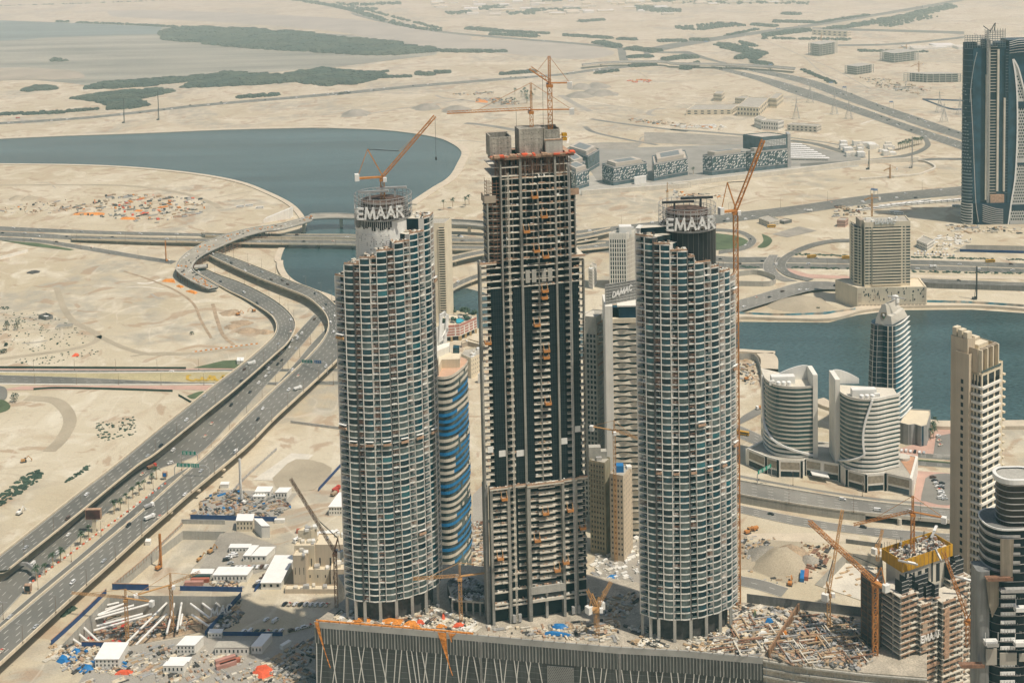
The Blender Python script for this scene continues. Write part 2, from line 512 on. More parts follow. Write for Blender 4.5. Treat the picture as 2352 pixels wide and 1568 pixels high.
# ---------------------------------------------------------------- ground and water sheets
PITS=[(gp(P(G_,(735,978),(1545,985),(1620,975),(1395,1238),(1340,1225),(880,1316),(415,1312))),13,'strut'),(gp(P(G_,(1228,545),(1515,550),(1440,640),(1290,800),(1210,915),(765,915),(1000,720))),6,'sheet'),(gp(P(I_,(1155,690),(1400,722),(1420,1020),(1280,1018),(945,905))),7,'slab'),(gp(P(F_,(1960,135),(2700,150),(2700,200),(1880,182))),8,'cols')]
import mathutils.geometry as _mg
def ground_sheet():
 outer=[Vector(p)for p in((-14000,-200,0),(14000,-200,0),(14000,24000,0),(-14000,24000,0))]
 loops=[outer]+[p for p,d,k in PITS]
 tri=_mg.tessellate_polygon(loops);vs=[q for l in loops for q in l]
 me=bpy.data.meshes.new('ground');me.from_pydata([tuple(q)for q in vs],[],[tuple(t)for t in tri]);me.update()
 if sum(p.normal.z*p.area for p in me.polygons)<0:me.flip_normals()
 me.materials.append(SAND);o=bpy.data.objects.new('ground',me);COL.objects.link(o);o['kind']='structure'
 for p,d,k in PITS:
  mb=MB();mb.face([(q.x,q.y,-d)for q in p]);mb.mi(1)
  for i in range(len(p)):a,b=p[i],p[(i+1)%len(p)];mb.face([(a.x,a.y,-d),(b.x,b.y,-d),(b.x,b.y,.4),(a.x,a.y,.4)])
  structure('excavation_floor',mb,[{'strut':BROWN,'sheet':SAND,'slab':CONC_PALE,'cols':SAND}[k],CONC])
ground_sheet()
sheetpoly('lagoon_water',P(A_,(-300,128),(0,137),(500,155),(1100,180),(1700,200),(2352,235))+P(B_,(300,270),(700,300),(900,320),(680,340),(660,370),(0,450))+P(A_,(2000,470),(1700,500),(1100,530),(600,580),(480,560),(0,520),(-300,520)),LAGOON,0.25)
sheetpoly('lagoon_deep_water',P(A_,(-300,130),(0,140),(500,158),(1090,182),(1060,232),(700,240),(300,255),(150,270),(-300,290)),LAGOON2,0.55)
sheetpoly('salt_pan',P(A_,(720,75),(1000,70),(1600,90),(2352,130))+P(B_,(500,190),(900,250),(700,300),(300,270),(0,215))+P(A_,(1700,165),(1000,125),(760,112)),SALT,0.3,4)
sheetpoly('tidal_flat',P(B_,(450,290),(1000,270),(1500,290),(1800,330),(1850,370),(1600,400),(1100,360),(700,335)),SALT,0.35,4)
sheetpoly('tidal_mud_bank',P(A_,(-100,470),(150,455),(500,480),(540,530),(100,540),(-100,540)),MUD,0.6,4)
lake=(P(A_,(-300,950),(0,935),(450,915),(900,900),(1500,875),(2100,862))+P(B_,(0,865),(300,876),(520,900),(700,932),(800,975),(845,1010),(852,1042),(825,1100),(790,1165),(742,1212),(650,1268),(500,1370))+P(E_,(420,20),(500,250),(732,458),(800,440),(870,425),(985,455),(1300,590),(1760,700))+P(F_,(320,690),(440,650),(1040,655),(1232,605),(1400,583),(1560,572),(2000,568),(2352,592),(2700,640),(2700,1320),(2352,1330),(1870,1336),(1730,1328),(1500,1290),(1090,1218),(970,1168),(850,1080),(692,985),(672,862),(440,852),(200,900))+P(E_,(1500,900),(985,702),(940,692),(935,600),(730,560))+P(D_,(2300,540),(2200,490),(2050,440),(1955,395),(1905,345),(1870,270),(1872,215),(1900,160),(1960,100),(2010,60))+P(A_,(2038,1530),(2030,1470),(1950,1380),(1800,1300),(1600,1225),(1300,1170),(900,1130),(500,1112),(0,1105),(-300,1105)))
sheetpoly('lake_water',lake,WATER,0.12)
def strip(name,sheet_pts,width,m,z,kind='structure',n=6):
 """a flat path of constant width along a line"""
 c=smooth_line(gp(sheet_pts,0.0),n=n)
 mb=MB();ribbon(mb,offset_line(c,-width/2),offset_line(c,width/2),z)
 o=mb.build(name,m)
 if kind:o['kind']=kind
 return o,c
def bank(name,pts,w,h,m,cap=None,n=6):
 """raised waterside walk with a vertical quay wall"""
 c=smooth_line(gp(pts,0.0),n=n)
 L,Rr=offset_line(c,-w/2),offset_line(c,w/2)
 mb=MB()
 for i in range(len(c)-1):
  q=[L[i],Rr[i],Rr[i+1],L[i+1]]
  top=[Vector((p.x,p.y,h))for p in q];bot=[Vector((p.x,p.y,-0.5))for p in q]
  mb.face(top);mb.face([top[0],top[3],bot[3],bot[0]]);mb.face([top[2],top[1],bot[1],bot[2]])
 return structure(name,mb,m)
bank('quay_walk',P(A_,(-300,948),(0,932),(450,912),(900,897),(1500,872),(2100,858))+P(B_,(0,861),(300,872),(520,896),(700,928),(800,970),(850,1008),(860,1042),(832,1102),(797,1168),(748,1216),(655,1272),(500,1376)),14,1.2,PAVE)
bank('quay_walk',P(D_,(1888,250),(1866,240),(1878,190),(1900,150),(1960,95),(2010,50))+P(A_,(2040,1530),(2032,1470),(1952,1380),(1800,1300),(1600,1225),(1300,1170),(900,1130),(500,1112),(0,1106),(-300,1104)),8,1.2,PAVE)
bank('quay_walk',P(D_,(2260,520),(2200,486),(2050,434),(1960,390),(1910,345),(1885,295),(1880,250)),8,2.5,PAVE)
bank('promenade',P(F_,(300,655),(440,622),(740,630),(1035,632),(1230,582),(1400,560),(1560,548),(2000,545),(2352,567),(2700,610)),13,3.0,PAVE)
bank('promenade',P(F_,(2700,1345),(2352,1352),(1870,1356),(1730,1348),(1500,1312),(1090,1240),(970,1190)),12,3.0,PAVE)
bank('promenade',P(F_,(640,985),(640,920),(610,880)),16,3.0,PAVE,n=8)
bank('promenade',P(F_,(680,875),(560,868),(400,862),(200,900)),7,3.0,PAVE)
# ---------------------------------------------------------------- woods, mangroves, hedges
def grove(name,pts,n,r,m=None,label='',hmul=1.0,smoothn=0):
 if r>5:n,r=int(n*1.9),r*.68
 """a mass of small tree crowns over an area"""
 w=gp(pts,0.0)
 xs=[p.x for p in w];ys=[p.y for p in w]
 mb=MB();k=0;tries=0
 while k<n and tries<n*30:
  tries+=1
  x,y=uni(min(xs),max(xs)),uni(min(ys),max(ys))
  if not inpoly(x,y,w):continue
  q=r*uni(0.55,1.35)
  mb.blob((x,y,q*0.2*hmul),q,0.55*hmul,5,4,0.4);k+=1
 o=mb.build(name,m or MANG);o['kind']='stuff'
 if label:o['label']=label
 return o
def treeline(name,pts,w,n,r,m=None,label='',hmul=1.0):
 n,r=int(n*1.6),r*.66
 c=smooth_line(gp(pts,0.0));S=arclen(c)
 mb=MB()
 for i in range(n):
  p,d=along(c,S,uni(0,S[-1]))
  o=uni(-w/2,w/2);q=r*uni(0.55,1.3)
  mb.blob((p.x-d.y*o,p.y+d.x*o,q*0.3*hmul),q,0.7*hmul,5,4,0.35)
 ob=mb.build(name,m or MANG);ob['kind']='stuff'
 if label:ob['label']=label
 return ob
grove('mangrove_forest',P(A_,(1070,225),(1180,197),(1350,190),(1550,200),(1750,202),(1850,225),(1950,215),(2150,245),(2352,270))+P(B_,(0,258),(420,295),(450,315),(660,335),(690,345),(400,370),(200,372),(0,360))+P(A_,(2000,345),(1700,328),(1400,300),(1350,285),(1200,280),(1090,268),(1110,255)),2600,16,label='long dense mangrove wood standing across the pale lagoon')
grove('mangrove_forest',P(A_,(565,602),(650,575),(750,556),(900,552),(1150,532),(1380,516),(1550,492),(1700,506),(1900,511),(2050,486),(2170,466),(2300,485))+P(B_,(0,482),(250,496),(330,512),(200,550),(100,570),(0,566))+P(A_,(2200,580),(2020,560),(2000,550),(1750,570),(1400,586),(1210,591),(1300,567),(1400,541),(1150,560),(1000,580),(750,596)),1700,13,label='mangrove belt along the near shore of the lagoon')
grove('mangrove_forest',P(A_,(490,665),(650,640),(850,616),(1050,604),(1170,616),(1100,635),(980,660),(910,670),(960,695),(1000,708),(900,730),(720,740),(740,715),(650,685),(530,670)),900,10,label='lobed mangrove patch on the sand beside the lagoon road')
grove('mangrove_forest',P(A_,(150,612),(230,586),(330,582),(392,600),(330,607),(240,610),(200,620)),120,10,label='small mangrove clump alone on the mud flat')
grove('mangrove_forest',P(A_,(338,410),(375,395),(412,408),(490,412),(350,416)),26,10,label='tiny tree covered islet in the lagoon')
treeline('mangrove_fringe',P(A_,(510,155),(800,165),(1100,180),(1350,190)),14,130,9,label='thin line of mangroves along the far lagoon shore')
treeline('mangrove_fringe',P(A_,(390,149),(465,151)),14,16,10,label='short mangrove row at the far lagoon shore')
for a,b,n,r,wd,s in(((0,772),(430,760),70,7,22,A_),((460,752),(660,736),60,7,16,A_),((1590,660),(1870,640),70,8,22,A_),((700,348),(1040,352),80,11,24,B_),((1040,350),(1140,350),14,9,14,B_),((1095,503),(1330,485),70,9,20,B_),((530,500),(640,508),40,10,22,B_),((660,492),(745,494),26,10,18,B_),((250,525),(495,518),44,8,14,B_),((230,490),(340,484),16,7,8,B_),((870,195),(1100,215),90,11,34,B_),((1040,232),(1340,250),100,11,34,B_),((1100,212),(1450,232),60,9,16,B_),((1530,241),(1835,262),80,10,20,B_),((1885,266),(2000,272),30,10,16,B_),((2160,282),(2340,278),44,10,18,B_),((1750,288),(1890,322),60,11,34,B_),((1960,330),(2150,350),90,11,40,B_),((1950,390),(2120,385),50,10,20,B_),((2200,405),(2352,385),60,10,26,B_),((1730,497),(1895,478),30,8,12,B_),((1970,450),(2130,440),50,9,22,B_),((1630,150),(1790,135),30,10,30,B_),((0,400),(150,388),50,11,26,C_),((75,470),(160,430),30,11,24,C_),((0,278),(75,283),16,10,16,C_),((105,272),(230,275),40,10,20,C_),((340,245),(560,200),40,8,12,C_),((290,300),(480,330),70,11,34,C_),((350,320),(540,360),80,11,40,C_),((440,400),(540,350),60,11,26,C_),((520,400),(600,360),70,11,24,C_),((530,420),(640,440),30,10,16,C_),((445,285),(545,315),26,9,16,C_),((600,245),(900,208),110,12,36,C_),((520,168),(690,182),50,11,26,C_),((670,150),(930,155),70,11,24,C_),((940,160),(1300,105),70,9,14,C_),((150,205),(430,165),40,9,30,C_),((740,95),(850,100),30,11,40,C_),((860,470),(1080,565),40,7,12,C_),((600,260),(1200,270),60,8,30,C_),((1240,345),(1700,350),60,7,26,C_)):
 treeline('roadside_trees',P(s,a,b),wd,n,r,MANG,'dark belt of trees beside the far roads')
grove('roadside_trees',P(C_,(980,200),(1200,165),(1500,110),(1700,65),(1850,30),(1900,50),(1700,100),(1450,150),(1150,195)),260,11,label='planted belt of trees below the far highway')
treeline('roadside_trees',P(B_,(-20,42),(170,95),(350,150),(520,190),(690,212)),26,130,11,MANG,'double row of trees along the road climbing to the far town')
treeline('roadside_trees',P(B_,(0,22),(200,70),(400,125),(560,165),(700,198)),12,70,9,MANG,'far row of trees on the desert road')
treeline('roadside_trees',P(A_,(1900,-10),(2100,20),(2352,62)),30,70,12,MANG,'trees along the far desert road')
treeline('roadside_trees',P(A_,(0,42),(700,20),(1200,0)),5,60,6,MANG,'thin row of young trees on the far desert road')
# far town: scattered dark trees among low pale roofs
for i in range(16):
 x=uni(0,2300);y=uni(0,95)
 treeline('scattered_trees',P(B_,(x-90,y),(x+90,y+uni(-8,8))),90,26,10,MANG,'loose trees among the low roofs of the far town')
treeline('scattered_trees',P(C_,(30,195),(430,165)),120,60,10,MANG,'desert trees below the far town')
treeline('scattered_trees',P(C_,(1400,180),(1720,110)),70,60,9,MANG,'thin scrub beside the far highway')
treeline('scattered_trees',P(C_,(0,20),(900,25)),90,60,10,MANG,'scattered desert trees near the far town')
# ---------------------------------------------------------------- roads
def edges(lp,rp,z,n=6):
 """two edge lines (with one height or one height per point) smoothed to the same number of points"""
 k=len(lp)
 zs=z if hasattr(z,'__len__')else[z]*k
 L=smooth_line([G(p,q)for p,q in zip(lp,zs)],n=n)
 Rr=smooth_line([G(p,q)for p,q in zip(rp,zs)],n=n)
 return L,Rr
def lerp_line(L,Rr,t):
 return[a.lerp(b,t)for a,b in zip(L,Rr)]
def dashes(mb,line,dz,w=0.22,dash=4.0,gap=8.0,s0=0.0,s1=None):
 S=arclen(line);s=s0+2;e=S[-1]if s1 is None else s1
 while s+dash<e:
  a,d=along(line,S,s);b,_=along(line,S,s+dash)
  n=Vector((d.y,-d.x,0)).normalized()*w/2
  z=Vector((0,0,dz))
  mb.face([a-n+z,a+n+z,b+n+z,b-n+z])
  s+=dash+gap
def solid(mb,line,dz,w=0.25):
 z=Vector((0,0,dz))
 A,B=offset_line(line,-w/2),offset_line(line,w/2)
 for i in range(len(line)-1):mb.face([A[i]+z,B[i]+z,B[i+1]+z,A[i+1]+z])
LANES={}
def road(key,lp,rp,lanes,z=0.3,m=None,n=6,name='road',mark=True,dash=4,gap=8,kerb=True,w=0.22,lift=0.06):
 L,Rr=edges(lp,rp,z,n)
 mb=MB();ribbon(mb,L,Rr)
 o=structure(name,mb,m or ASPHALT)
 if mark:
  pm=MB()
  for i in range(1,lanes):dashes(pm,lerp_line(L,Rr,i/lanes),lift,w,dash,gap)
  if kerb:
   solid(pm,lerp_line(L,Rr,0.02),lift,w);solid(pm,lerp_line(L,Rr,0.98),lift,w)
  if pm.f:
   q=pm.build('lane_marking',PAINT,parent=o)
 LANES[key]=(L,Rr,lanes)
 return o,L,Rr
def tosheet(sheet):
 return lambda*xy:P(sheet,*xy)
a_,b_,c_,d_,e_,f_,g_,h_,i_=[tosheet(s)for s in(A_,B_,C_,D_,E_,F_,G_,H_,I_)]
def viaduct(key,label,lp,rp,z,lanes,th=2.0,pier_every=36.0,pier_r=1.5,par=1.35,skip=(),n=6,deck_m=None,side_m=None,s_lo=0.0,s_hi=None,pier_off=(0.5,)):
 """elevated carriageway: deck, two parapets, piers, lane markings"""
 L,Rr=edges(lp,rp,z,n)
 t=thing('viaduct',label,'bridge',tuple(L[0]*0.5+Rr[0]*0.5))
 mb=MB();ribbon(mb,L,Rr)
 mb.mi(1)
 C0=lerp_line(L,Rr,0.18);C1=lerp_line(L,Rr,0.82)
 for i in range(len(L)-1):
  d1=Vector((0,0,-0.7));d2=Vector((0,0,-th))
  a,b,c,d=L[i],L[i+1],Rr[i],Rr[i+1]
  mb.face([b,a,a+d1,b+d1]);mb.face([c,d,d+d1,c+d1])
  mb.face([a+d1,C0[i]+d2,C0[i+1]+d2,b+d1]);mb.face([C1[i]+d2,c+d1,d+d1,C1[i+1]+d2])
  mb.face([C0[i]+d2,C1[i]+d2,C1[i+1]+d2,C0[i+1]+d2])
 mb.build('deck',[deck_m or ASPHALT,side_m or CONC_CREAM],t)
 for E,sg in((L,1),(Rr,-1)):
  pb=MB();I_in=lerp_line(L,Rr,0.0)if sg==1 else Rr
  O=offset_line(E,0.85*sg)
  for i in range(len(E)-1):
   up=Vector((0,0,par))
   a,b,c,d=E[i],E[i+1],O[i],O[i+1]
   pb.face([a+up,c+up,d+up,b+up]);pb.face([c,d,d+up,c+up]);pb.face([a,a+up,b+up,b])
  pb.build('parapet',side_m or CONC_CREAM,t)
 pm=MB()
 for i in range(1,lanes):dashes(pm,lerp_line(L,Rr,0.04+0.92*i/lanes),0.06,0.26,4,7)
 solid(pm,lerp_line(L,Rr,0.06),0.06,0.25);solid(pm,lerp_line(L,Rr,0.94),0.06,0.25)
 pm.build('lane_marking',PAINT,t)
 C=lerp_line(L,Rr,0.5);S=arclen(C);s=pier_every/2
 Sl=arclen(L)
 while s<S[-1]:
  p,d=along(C,S,s)
  if p.z>4.5 and not any(a<=s<=b for a,b in skip):
   j=min(range(len(C)),key=lambda q:(C[q]-p).length)
   wid=(Rr[j]-L[j]).length;nn=Vector((d.y,-d.x,0)).normalized()
   for f in pier_off:
    q=p+nn*(wid*(f-0.5))
    pi=MB();pi.tube((q.x,q.y,-0.4),(q.x,q.y,p.z-th),pier_r,n=10)
    pi.beam(q+nn*(wid*0.22)+Vector((0,0,-th-0.4-(p.z-q.z))),q-nn*(wid*0.22)+Vector((0,0,-th-0.4)),2.2,1.2)
    pi.build('pier',CONC_CREAM,t,smooth=False)
  s+=pier_every
 LANES[key]=(L,Rr,lanes)
 return t,L,Rr
 # the pair of elevated carriageways
LV_L=d_((1305,312),(1400,365),(1530,440),(1640,492),(1750,557),(1830,615),(1862,680),(1845,742),(1790,800),(1690,888),(1590,968),(1400,1112),(1240,1240),(1085,1362),(870,1540))+g_((730,140),(530,292),(290,482),(100,632),(-150,830))
LV_R=d_((1345,280),(1450,330),(1600,385),(1720,440),(1850,515),(1940,590),(1982,660),(1970,730),(1925,800),(1850,868),(1690,1010),(1540,1138),(1390,1258),(1250,1372),(1040,1540))+g_((935,95),(745,248),(560,400),(345,573),(60,800))
viaduct('lv','elevated four lane carriageway curving beside the open sand',LV_L,LV_R,[0.8,0.9,1.2,2,3.2,4.6,6,7.2,8.2,9,9,9,9,9,9,9,9,9,9,9],4)
RV_L=g_((-150,1330),(0,1202),(230,1010),(440,835),(700,620),(960,405),(1190,198),(1410,8))+d_((1600,1332),(1790,1150),(1990,965),(2090,865),(2170,770),(2205,685),(2190,610),(2130,540),(2050,482),(1900,422),(1750,365),(1600,300),(1480,245),(1400,205))
RV_R=g_((-150,1580),(0,1442),(275,1190),(520,968),(745,768),(950,582),(1140,417),(1318,262))+d_((1660,1490),(1860,1290),(2120,1050),(2290,885),(2340,790),(2330,690),(2300,600),(2230,515),(2130,445),(1960,380),(1800,312),(1650,252),(1520,206),(1440,180))
viaduct('rv','wide elevated carriageway with a ramp curling back over the water edge',RV_L,RV_R,[9]*16+[9,9,8.5,8,7.5,6.5],5)
# ground roads between and beneath
M_L=d_((2110,600),(1960,762),(1850,882),(1700,1010),(1400,1290),(1100,1535))+g_((900,150),(650,350),(350,620),(100,810),(-150,1000))
M_R=d_((2165,640),(2060,770),(1930,920),(1780,1085),(1560,1320),(1330,1540))+g_((1060,130),(880,270),(560,560),(330,775),(0,1120))
road('mid',M_L,M_R,4,0.3)
N_L=d_((2185,700),(2080,812),(1990,920),(1880,1045),(1750,1195),(1560,1390),(1400,1548))+g_((1130,190),(940,355),(720,545),(560,685),(380,835),(200,985),(-40,1195))
N_R=d_((2240,720),(2140,850),(2060,950),(1950,1085),(1830,1225),(1640,1420),(1470,1580))+g_((1190,225),(1000,395),(780,590),(610,730),(430,880),(250,1030),(10,1240))
road('serv',N_L,N_R,2,0.3)
# cross road below the open sand
sheetpoly('pink_pavement',d_((-100,966),(800,968),(1650,962),(1500,985),(800,1000),(-100,990)),PINK,0.18)
road('cr1',d_((-100,972),(500,974),(1000,974),(1560,970),(2350,960)),d_((-100,987),(500,990),(1000,990),(1560,985),(2350,978)),2,0.32,kerb=True)
sheetpoly('planted_median',d_((-100,992),(800,996),(1600,988),(1500,1062),(1000,1066),(600,1040),(-100,1002)),mat('tan_median',(0.44,0.38,0.22),0.95,0,0.15,0.05,fine=0.2),0.22)
road('cr2',d_((-100,1004),(500,1022),(1000,1046),(1500,1058),(2350,1045)),d_((-100,1062),(500,1068),(1000,1072),(1450,1072),(2350,1070)),3,0.34)
sheetpoly('pink_pavement',d_((150,1082),(800,1080),(1440,1078),(1400,1108),(700,1102),(0,1110)),PINK,0.2)
for y0,y1 in(((994,998,990)),((1074,1078,1074)))[:0]:pass
for nm,pts in(('kerb',d_((-100,990),(600,994),(1570,986))),('kerb',d_((-100,1068),(600,1074),(1460,1072)))):
 c=smooth_line(gp(pts));mb=MB()
 A,B=offset_line(c,-0.9),offset_line(c,0.9)
 for i in range(len(c)-1):
  q=[Vector((p.x,p.y,0.6))for p in(A[i],B[i],B[i+1],A[i+1])];mb.face(q)
  mb.face([q[1],q[2],Vector((q[2].x,q[2].y,0)),Vector((q[1].x,q[1].y,0))])
 structure(nm,mb,KERB)
 # calligraphic ochre planting in the median
mb=MB()
ok=[((1260,1040),(1262,1015),(1285,1010)),((1265,1040),(1300,1048),(1320,1035)),((1325,1040),(1345,1046),(1360,1030),(1350,1025)),((1365,1040),(1395,1045),(1405,1025)),((1410,1012),(1425,1040),(1445,1042)),((1435,1015),(1450,1040),(1480,1045),(1495,1020)),((1500,1010),(1505,1040),(1520,1046))]
for ln in ok:
 c=smooth_line(gp(P(D_,*ln)),n=5);A,B=offset_line(c,-1.4),offset_line(c,1.4)
 for i in range(len(c)-1):mb.face([Vector((p.x,p.y,0.5))for p in(A[i],B[i],B[i+1],A[i+1])])
tag(mb.build('flower_bed',mat('ochre_flowers',(0.50,0.33,0.05),0.95,0,0.2,0.1)),'ochre flower bed drawn as flowing script in the road median','flower bed')
sheetpoly('roundabout_road',d_((-60,1080),(20,1085),(48,1115),(45,1160),(10,1185),(-60,1190)),ASPHALT,0.3,5)
sheetpoly('grass_verge',d_((-60,1180),(20,1175),(70,1215),(40,1250),(-60,1265)),GRASS,0.35,4)
sheetpoly('grass_verge',d_((1300,960),(1500,912),(1640,905),(1600,965)),GRASS,0.35)
sheetpoly('grass_verge',d_((1255,1150),(1330,1122),(1380,1122),(1340,1160),(1290,1168)),GRASS,0.35,3)
# main highway across the picture, over the lake on a bridge
road('hwa',d_((-100,4),(600,36),(1000,48),(1350,56)),d_((-100,34),(600,58),(1000,68),(1380,74)),4,0.4)
road('hwb',d_((-100,40),(300,58),(480,72)),d_((-100,68),(300,86),(480,98)),4,0.4)
HWA=viaduct('hwa2','far carriageway of the highway bridge over the lake',d_((1350,56),(1600,62),(2000,66),(2352,68))+e_((400,84),(1020,92),(1500,100),(1700,70)),d_((1380,74),(1600,82),(2000,86),(2352,90))+e_((400,108),(1020,122),(1500,130),(1750,96)),[4,6,6,6,6,6,6,4],3,1.8,45,1.4)
HWB=viaduct('hwb2','near carriageway of the highway bridge over the lake',d_((480,72),(900,84),(1300,92),(1700,98),(2000,100),(2352,104))+e_((400,128),(1020,142),(1500,150),(1800,120)),d_((480,98),(900,106),(1300,116),(1700,126),(2000,130),(2352,136))+e_((400,160),(1020,170),(1500,178),(1850,150)),[4,6,6,6,6,6,6,6,6,4],4,1.8,45,1.4)
road('ramp',d_((-100,76),(250,95),(600,145),(900,196),(1190,242)),d_((-100,98),(250,116),(560,165),(880,218),(1150,262)),2,0.35)
sheetpoly('grass_verge',d_((0,104),(250,122),(500,165),(470,172),(200,140)),GRASS,0.3)
viaduct('exr','elevated slip road behind the towers',e_((700,228),(860,190),(1020,160),(1300,110),(1640,62),(1830,22)),e_((700,270),(860,225),(1020,192),(1300,140),(1640,92),(1840,50)),[7,8,8,8,8,7],2,1.8,40,1.4)
viaduct('exl','low bridge over the canal between the towers',e_((690,440),(820,372),(980,318),(1300,250),(1640,196)),e_((700,480),(850,402),(990,352),(1300,285),(1640,228)),6,3,1.8,40,1.5)
road('xr',e_((700,62),(1020,84),(1400,60),(1830,12))+c_((300,1440),(800,1384),(1300,1312),(1950,1250),(2600,1190)),e_((700,86),(1020,104),(1400,96),(1830,60))+c_((300,1500),(800,1442),(1300,1370),(1950,1308),(2600,1250)),5,0.35)
road('hw2a',e_((1640,130),(1830,105))+f_((265,205),(700,215),(1180,225),(1700,236),(2500,262)),e_((1640,160),(1830,138))+f_((265,242),(700,250),(1180,258),(1700,266),(2500,292)),4,0.3)
road('hw2b',e_((1640,172),(1830,150))+f_((265,250),(700,256),(1180,264),(1700,272),(2500,298)),e_((1640,206),(1830,186))+f_((265,286),(700,290),(1180,296),(1700,302),(2500,326)),4,0.32)
# lagoon road and the far interchanges
road('lag',a_((-100,826),(300,803),(700,772),(1350,700),(2000,645),(2352,612))+b_((0,622),(500,572),(1000,532),(1500,494),(1700,466),(2000,430),(2352,372)),a_((-100,842),(300,818),(700,788),(1350,716),(2000,662),(2352,630))+b_((0,640),(500,590),(1000,548),(1500,508),(1700,482),(2000,448),(2352,392)),5,0.4,mark=True,dash=8,gap=14,w=0.5)
road('des',a_((2000,-8),(2200,30),(2352,66))+b_((120,92),(350,148),(700,208),(1100,246),(1700,296),(2100,340),(2352,350)),a_((1960,-8),(2180,40),(2352,78))+b_((110,102),(340,160),(690,220),(1090,258),(1690,308),(2090,352),(2352,362)),3,0.4,mark=False)
road('hwr',c_((300,428),(600,472),(900,530),(1150,612),(1350,690),(1650,790),(1950,892),(2352,1020)),c_((300,440),(560,488),(860,562),(1120,660),(1300,725),(1600,830),(1950,945),(2352,1080)),5,0.4,dash=6,gap=10,w=0.4)
road('hwq',c_((250,440),(560,506),(860,590),(1120,680),(1300,740),(1600,845),(1950,958),(2352,1090)),c_((250,456),(540,535),(800,630),(1050,705),(1260,775),(1560,880),(1950,1012),(2352,1150)),5,0.4,dash=6,gap=10,w=0.4)
road('hwu',c_((-200,330),(0,290),(350,238),(600,205),(900,165),(1300,102),(1700,34),(2000,-20)),c_((-200,370),(0,325),(350,264),(610,224),(910,182),(1310,118),(1715,48),(2020,-8)),6,0.4,mark=False)
road('jn',c_((0,345),(150,385),(330,428)),c_((100,345),(250,395),(400,435)),4,0.35,mark=False,m=ASPHALT)
road('jn',b_((1880,320),(1890,380),(1900,420)),b_((1930,320),(1945,380),(1960,420)),2,0.35,mark=False)
road('jn',c_((560,330),(500,400),(560,440),(700,458)),c_((590,330),(525,400),(580,432),(720,450)),2,0.35,mark=False)
road('jn',c_((930,185),(1500,200),(1950,212)),c_((930,200),(1500,215),(1950,230)),3,0.38,mark=False)
road('jn',c_((1100,300),(1500,290),(1950,245)),c_((1100,312),(1500,302),(1950,258)),2,0.38,mark=False)
viaduct('ovr','long pale flyover crossing the far interchange',b_((1640,430),(1800,416),(2000,410),(2200,412))+c_((0,422),(300,428),(600,440),(820,456)),b_((1650,442),(1800,427),(2000,421),(2200,423))+c_((0,434),(300,440),(600,452),(810,470)),9,2,2.5,110,2.2,deck_m=ASPHALT_PALE,side_m=CONC_PALE)
# loop and junction by the canal
sheetpoly('grass_loop',f_((150,62),(260,55),(420,75),(500,110),(490,145),(380,165),(150,160)),GRASS,0.22,5)
sheetpoly('grass_verge',f_((590,60),(640,80),(660,110),(620,150),(560,150),(600,110)),GRASS,0.22,4)
road('loop',f_((150,30),(300,24),(450,38),(540,80),(550,120),(480,165),(300,195)),f_((150,44),(300,42),(430,55),(490,85),(495,115),(430,150),(300,172)),2,0.4)
road('hook',f_((1200,92),(1050,98),(900,128),(760,190),(690,250),(700,300),(770,345),(900,375)),f_((1200,112),(1060,118),(930,148),(810,200),(755,255),(765,300),(830,335),(940,360)),2,0.9)
road('arm',f_((640,200),(600,260),(610,310),(660,350),(740,380)),f_((700,200),(680,260),(690,305),(740,345),(830,375)),3,0.5,m=ASPHALT_PALE)
road('jct',f_((430,505),(560,468),(700,425),(850,385),(1000,378),(1120,388)),f_((430,585),(600,532),(780,478),(900,445),(1000,432),(1110,430)),6,3.0,m=ASPHALT_PALE)
road('quay',f_((1660,358),(2000,372),(2500,392)),f_((1660,390),(2000,402),(2500,424)),3,0.5)
sheetpoly('pale_pavement',f_((760,290),(900,330),(1180,345),(1180,360),(900,358),(780,335)),PINK,0.25)
sheetpoly('pale_pavement',f_((1580,335),(2352,345),(2352,365),(1580,356)),PAVE,0.25)
sheetpoly('paved_lot',f_((660,62),(840,10),(960,40),(760,85)),GREYSOIL,0.3)
# roads on the right foreground
M1=road('fgm',i_((300,172),(440,206),(900,285),(1300,345),(1860,400),(2400,440)),i_((300,262),(440,300),(800,362),(1190,415),(1860,478),(2400,520)),5,6.0,ASPHALT_PALE)
road('fgs',i_((300,345),(440,368),(800,440),(1200,505),(1860,560),(2400,590)),i_((300,395),(440,418),(800,498),(1200,556),(1860,640),(2400,680)),4,0.3,ASPHALT_PALE)
road('fgu',i_((300,130),(440,165),(900,252),(1300,312),(1680,350)),i_((300,145),(440,182),(900,266),(1300,328),(1680,366)),2,6.2,ASPHALT_PALE,mark=False)
road('fgt',i_((1640,62),(2100,95)),i_((1640,100),(2100,135)),4,0.3)
road('fgt',i_((1640,18),(2100,50)),i_((1640,48),(2100,82)),4,0.32)
sheetpoly('hedge_median',i_((1640,66),(1870,84),(1870,92),(1640,74)),GRASS,0.6)
road('twr',f_((440,1340),(520,1300),(600,1260),(660,1240)),f_((440,1300),(480,1270),(580,1215),(640,1200)),2,0.3,ASPHALT_PALE,mark=False)
road('twr',f_((300,1305),(440,1345),(620,1425)),f_((300,1370),(440,1430),(560,1480)),4,0.3,ASPHALT_PALE)
sheetpoly('car_park',i_((1690,190),(1740,165),(1850,160),(1900,200),(1880,350),(1800,370),(1690,345),(1660,330)),ASPHALT_PALE,0.4,4)
sheetpoly('pink_pavement',i_((1640,140),(1900,160),(1900,400),(1600,372),(1610,330)),PINK,0.3)
sheetpoly('pink_pavement',f_((1520,1500),(1700,1450),(1760,1370),(1870,1370),(1870,1560),(1520,1560)),PINK,0.2)
sheetpoly('car_park',f_((1760,1420),(1870,1400),(1870,1562),(1740,1562)),ASPHALT_PALE,0.34)
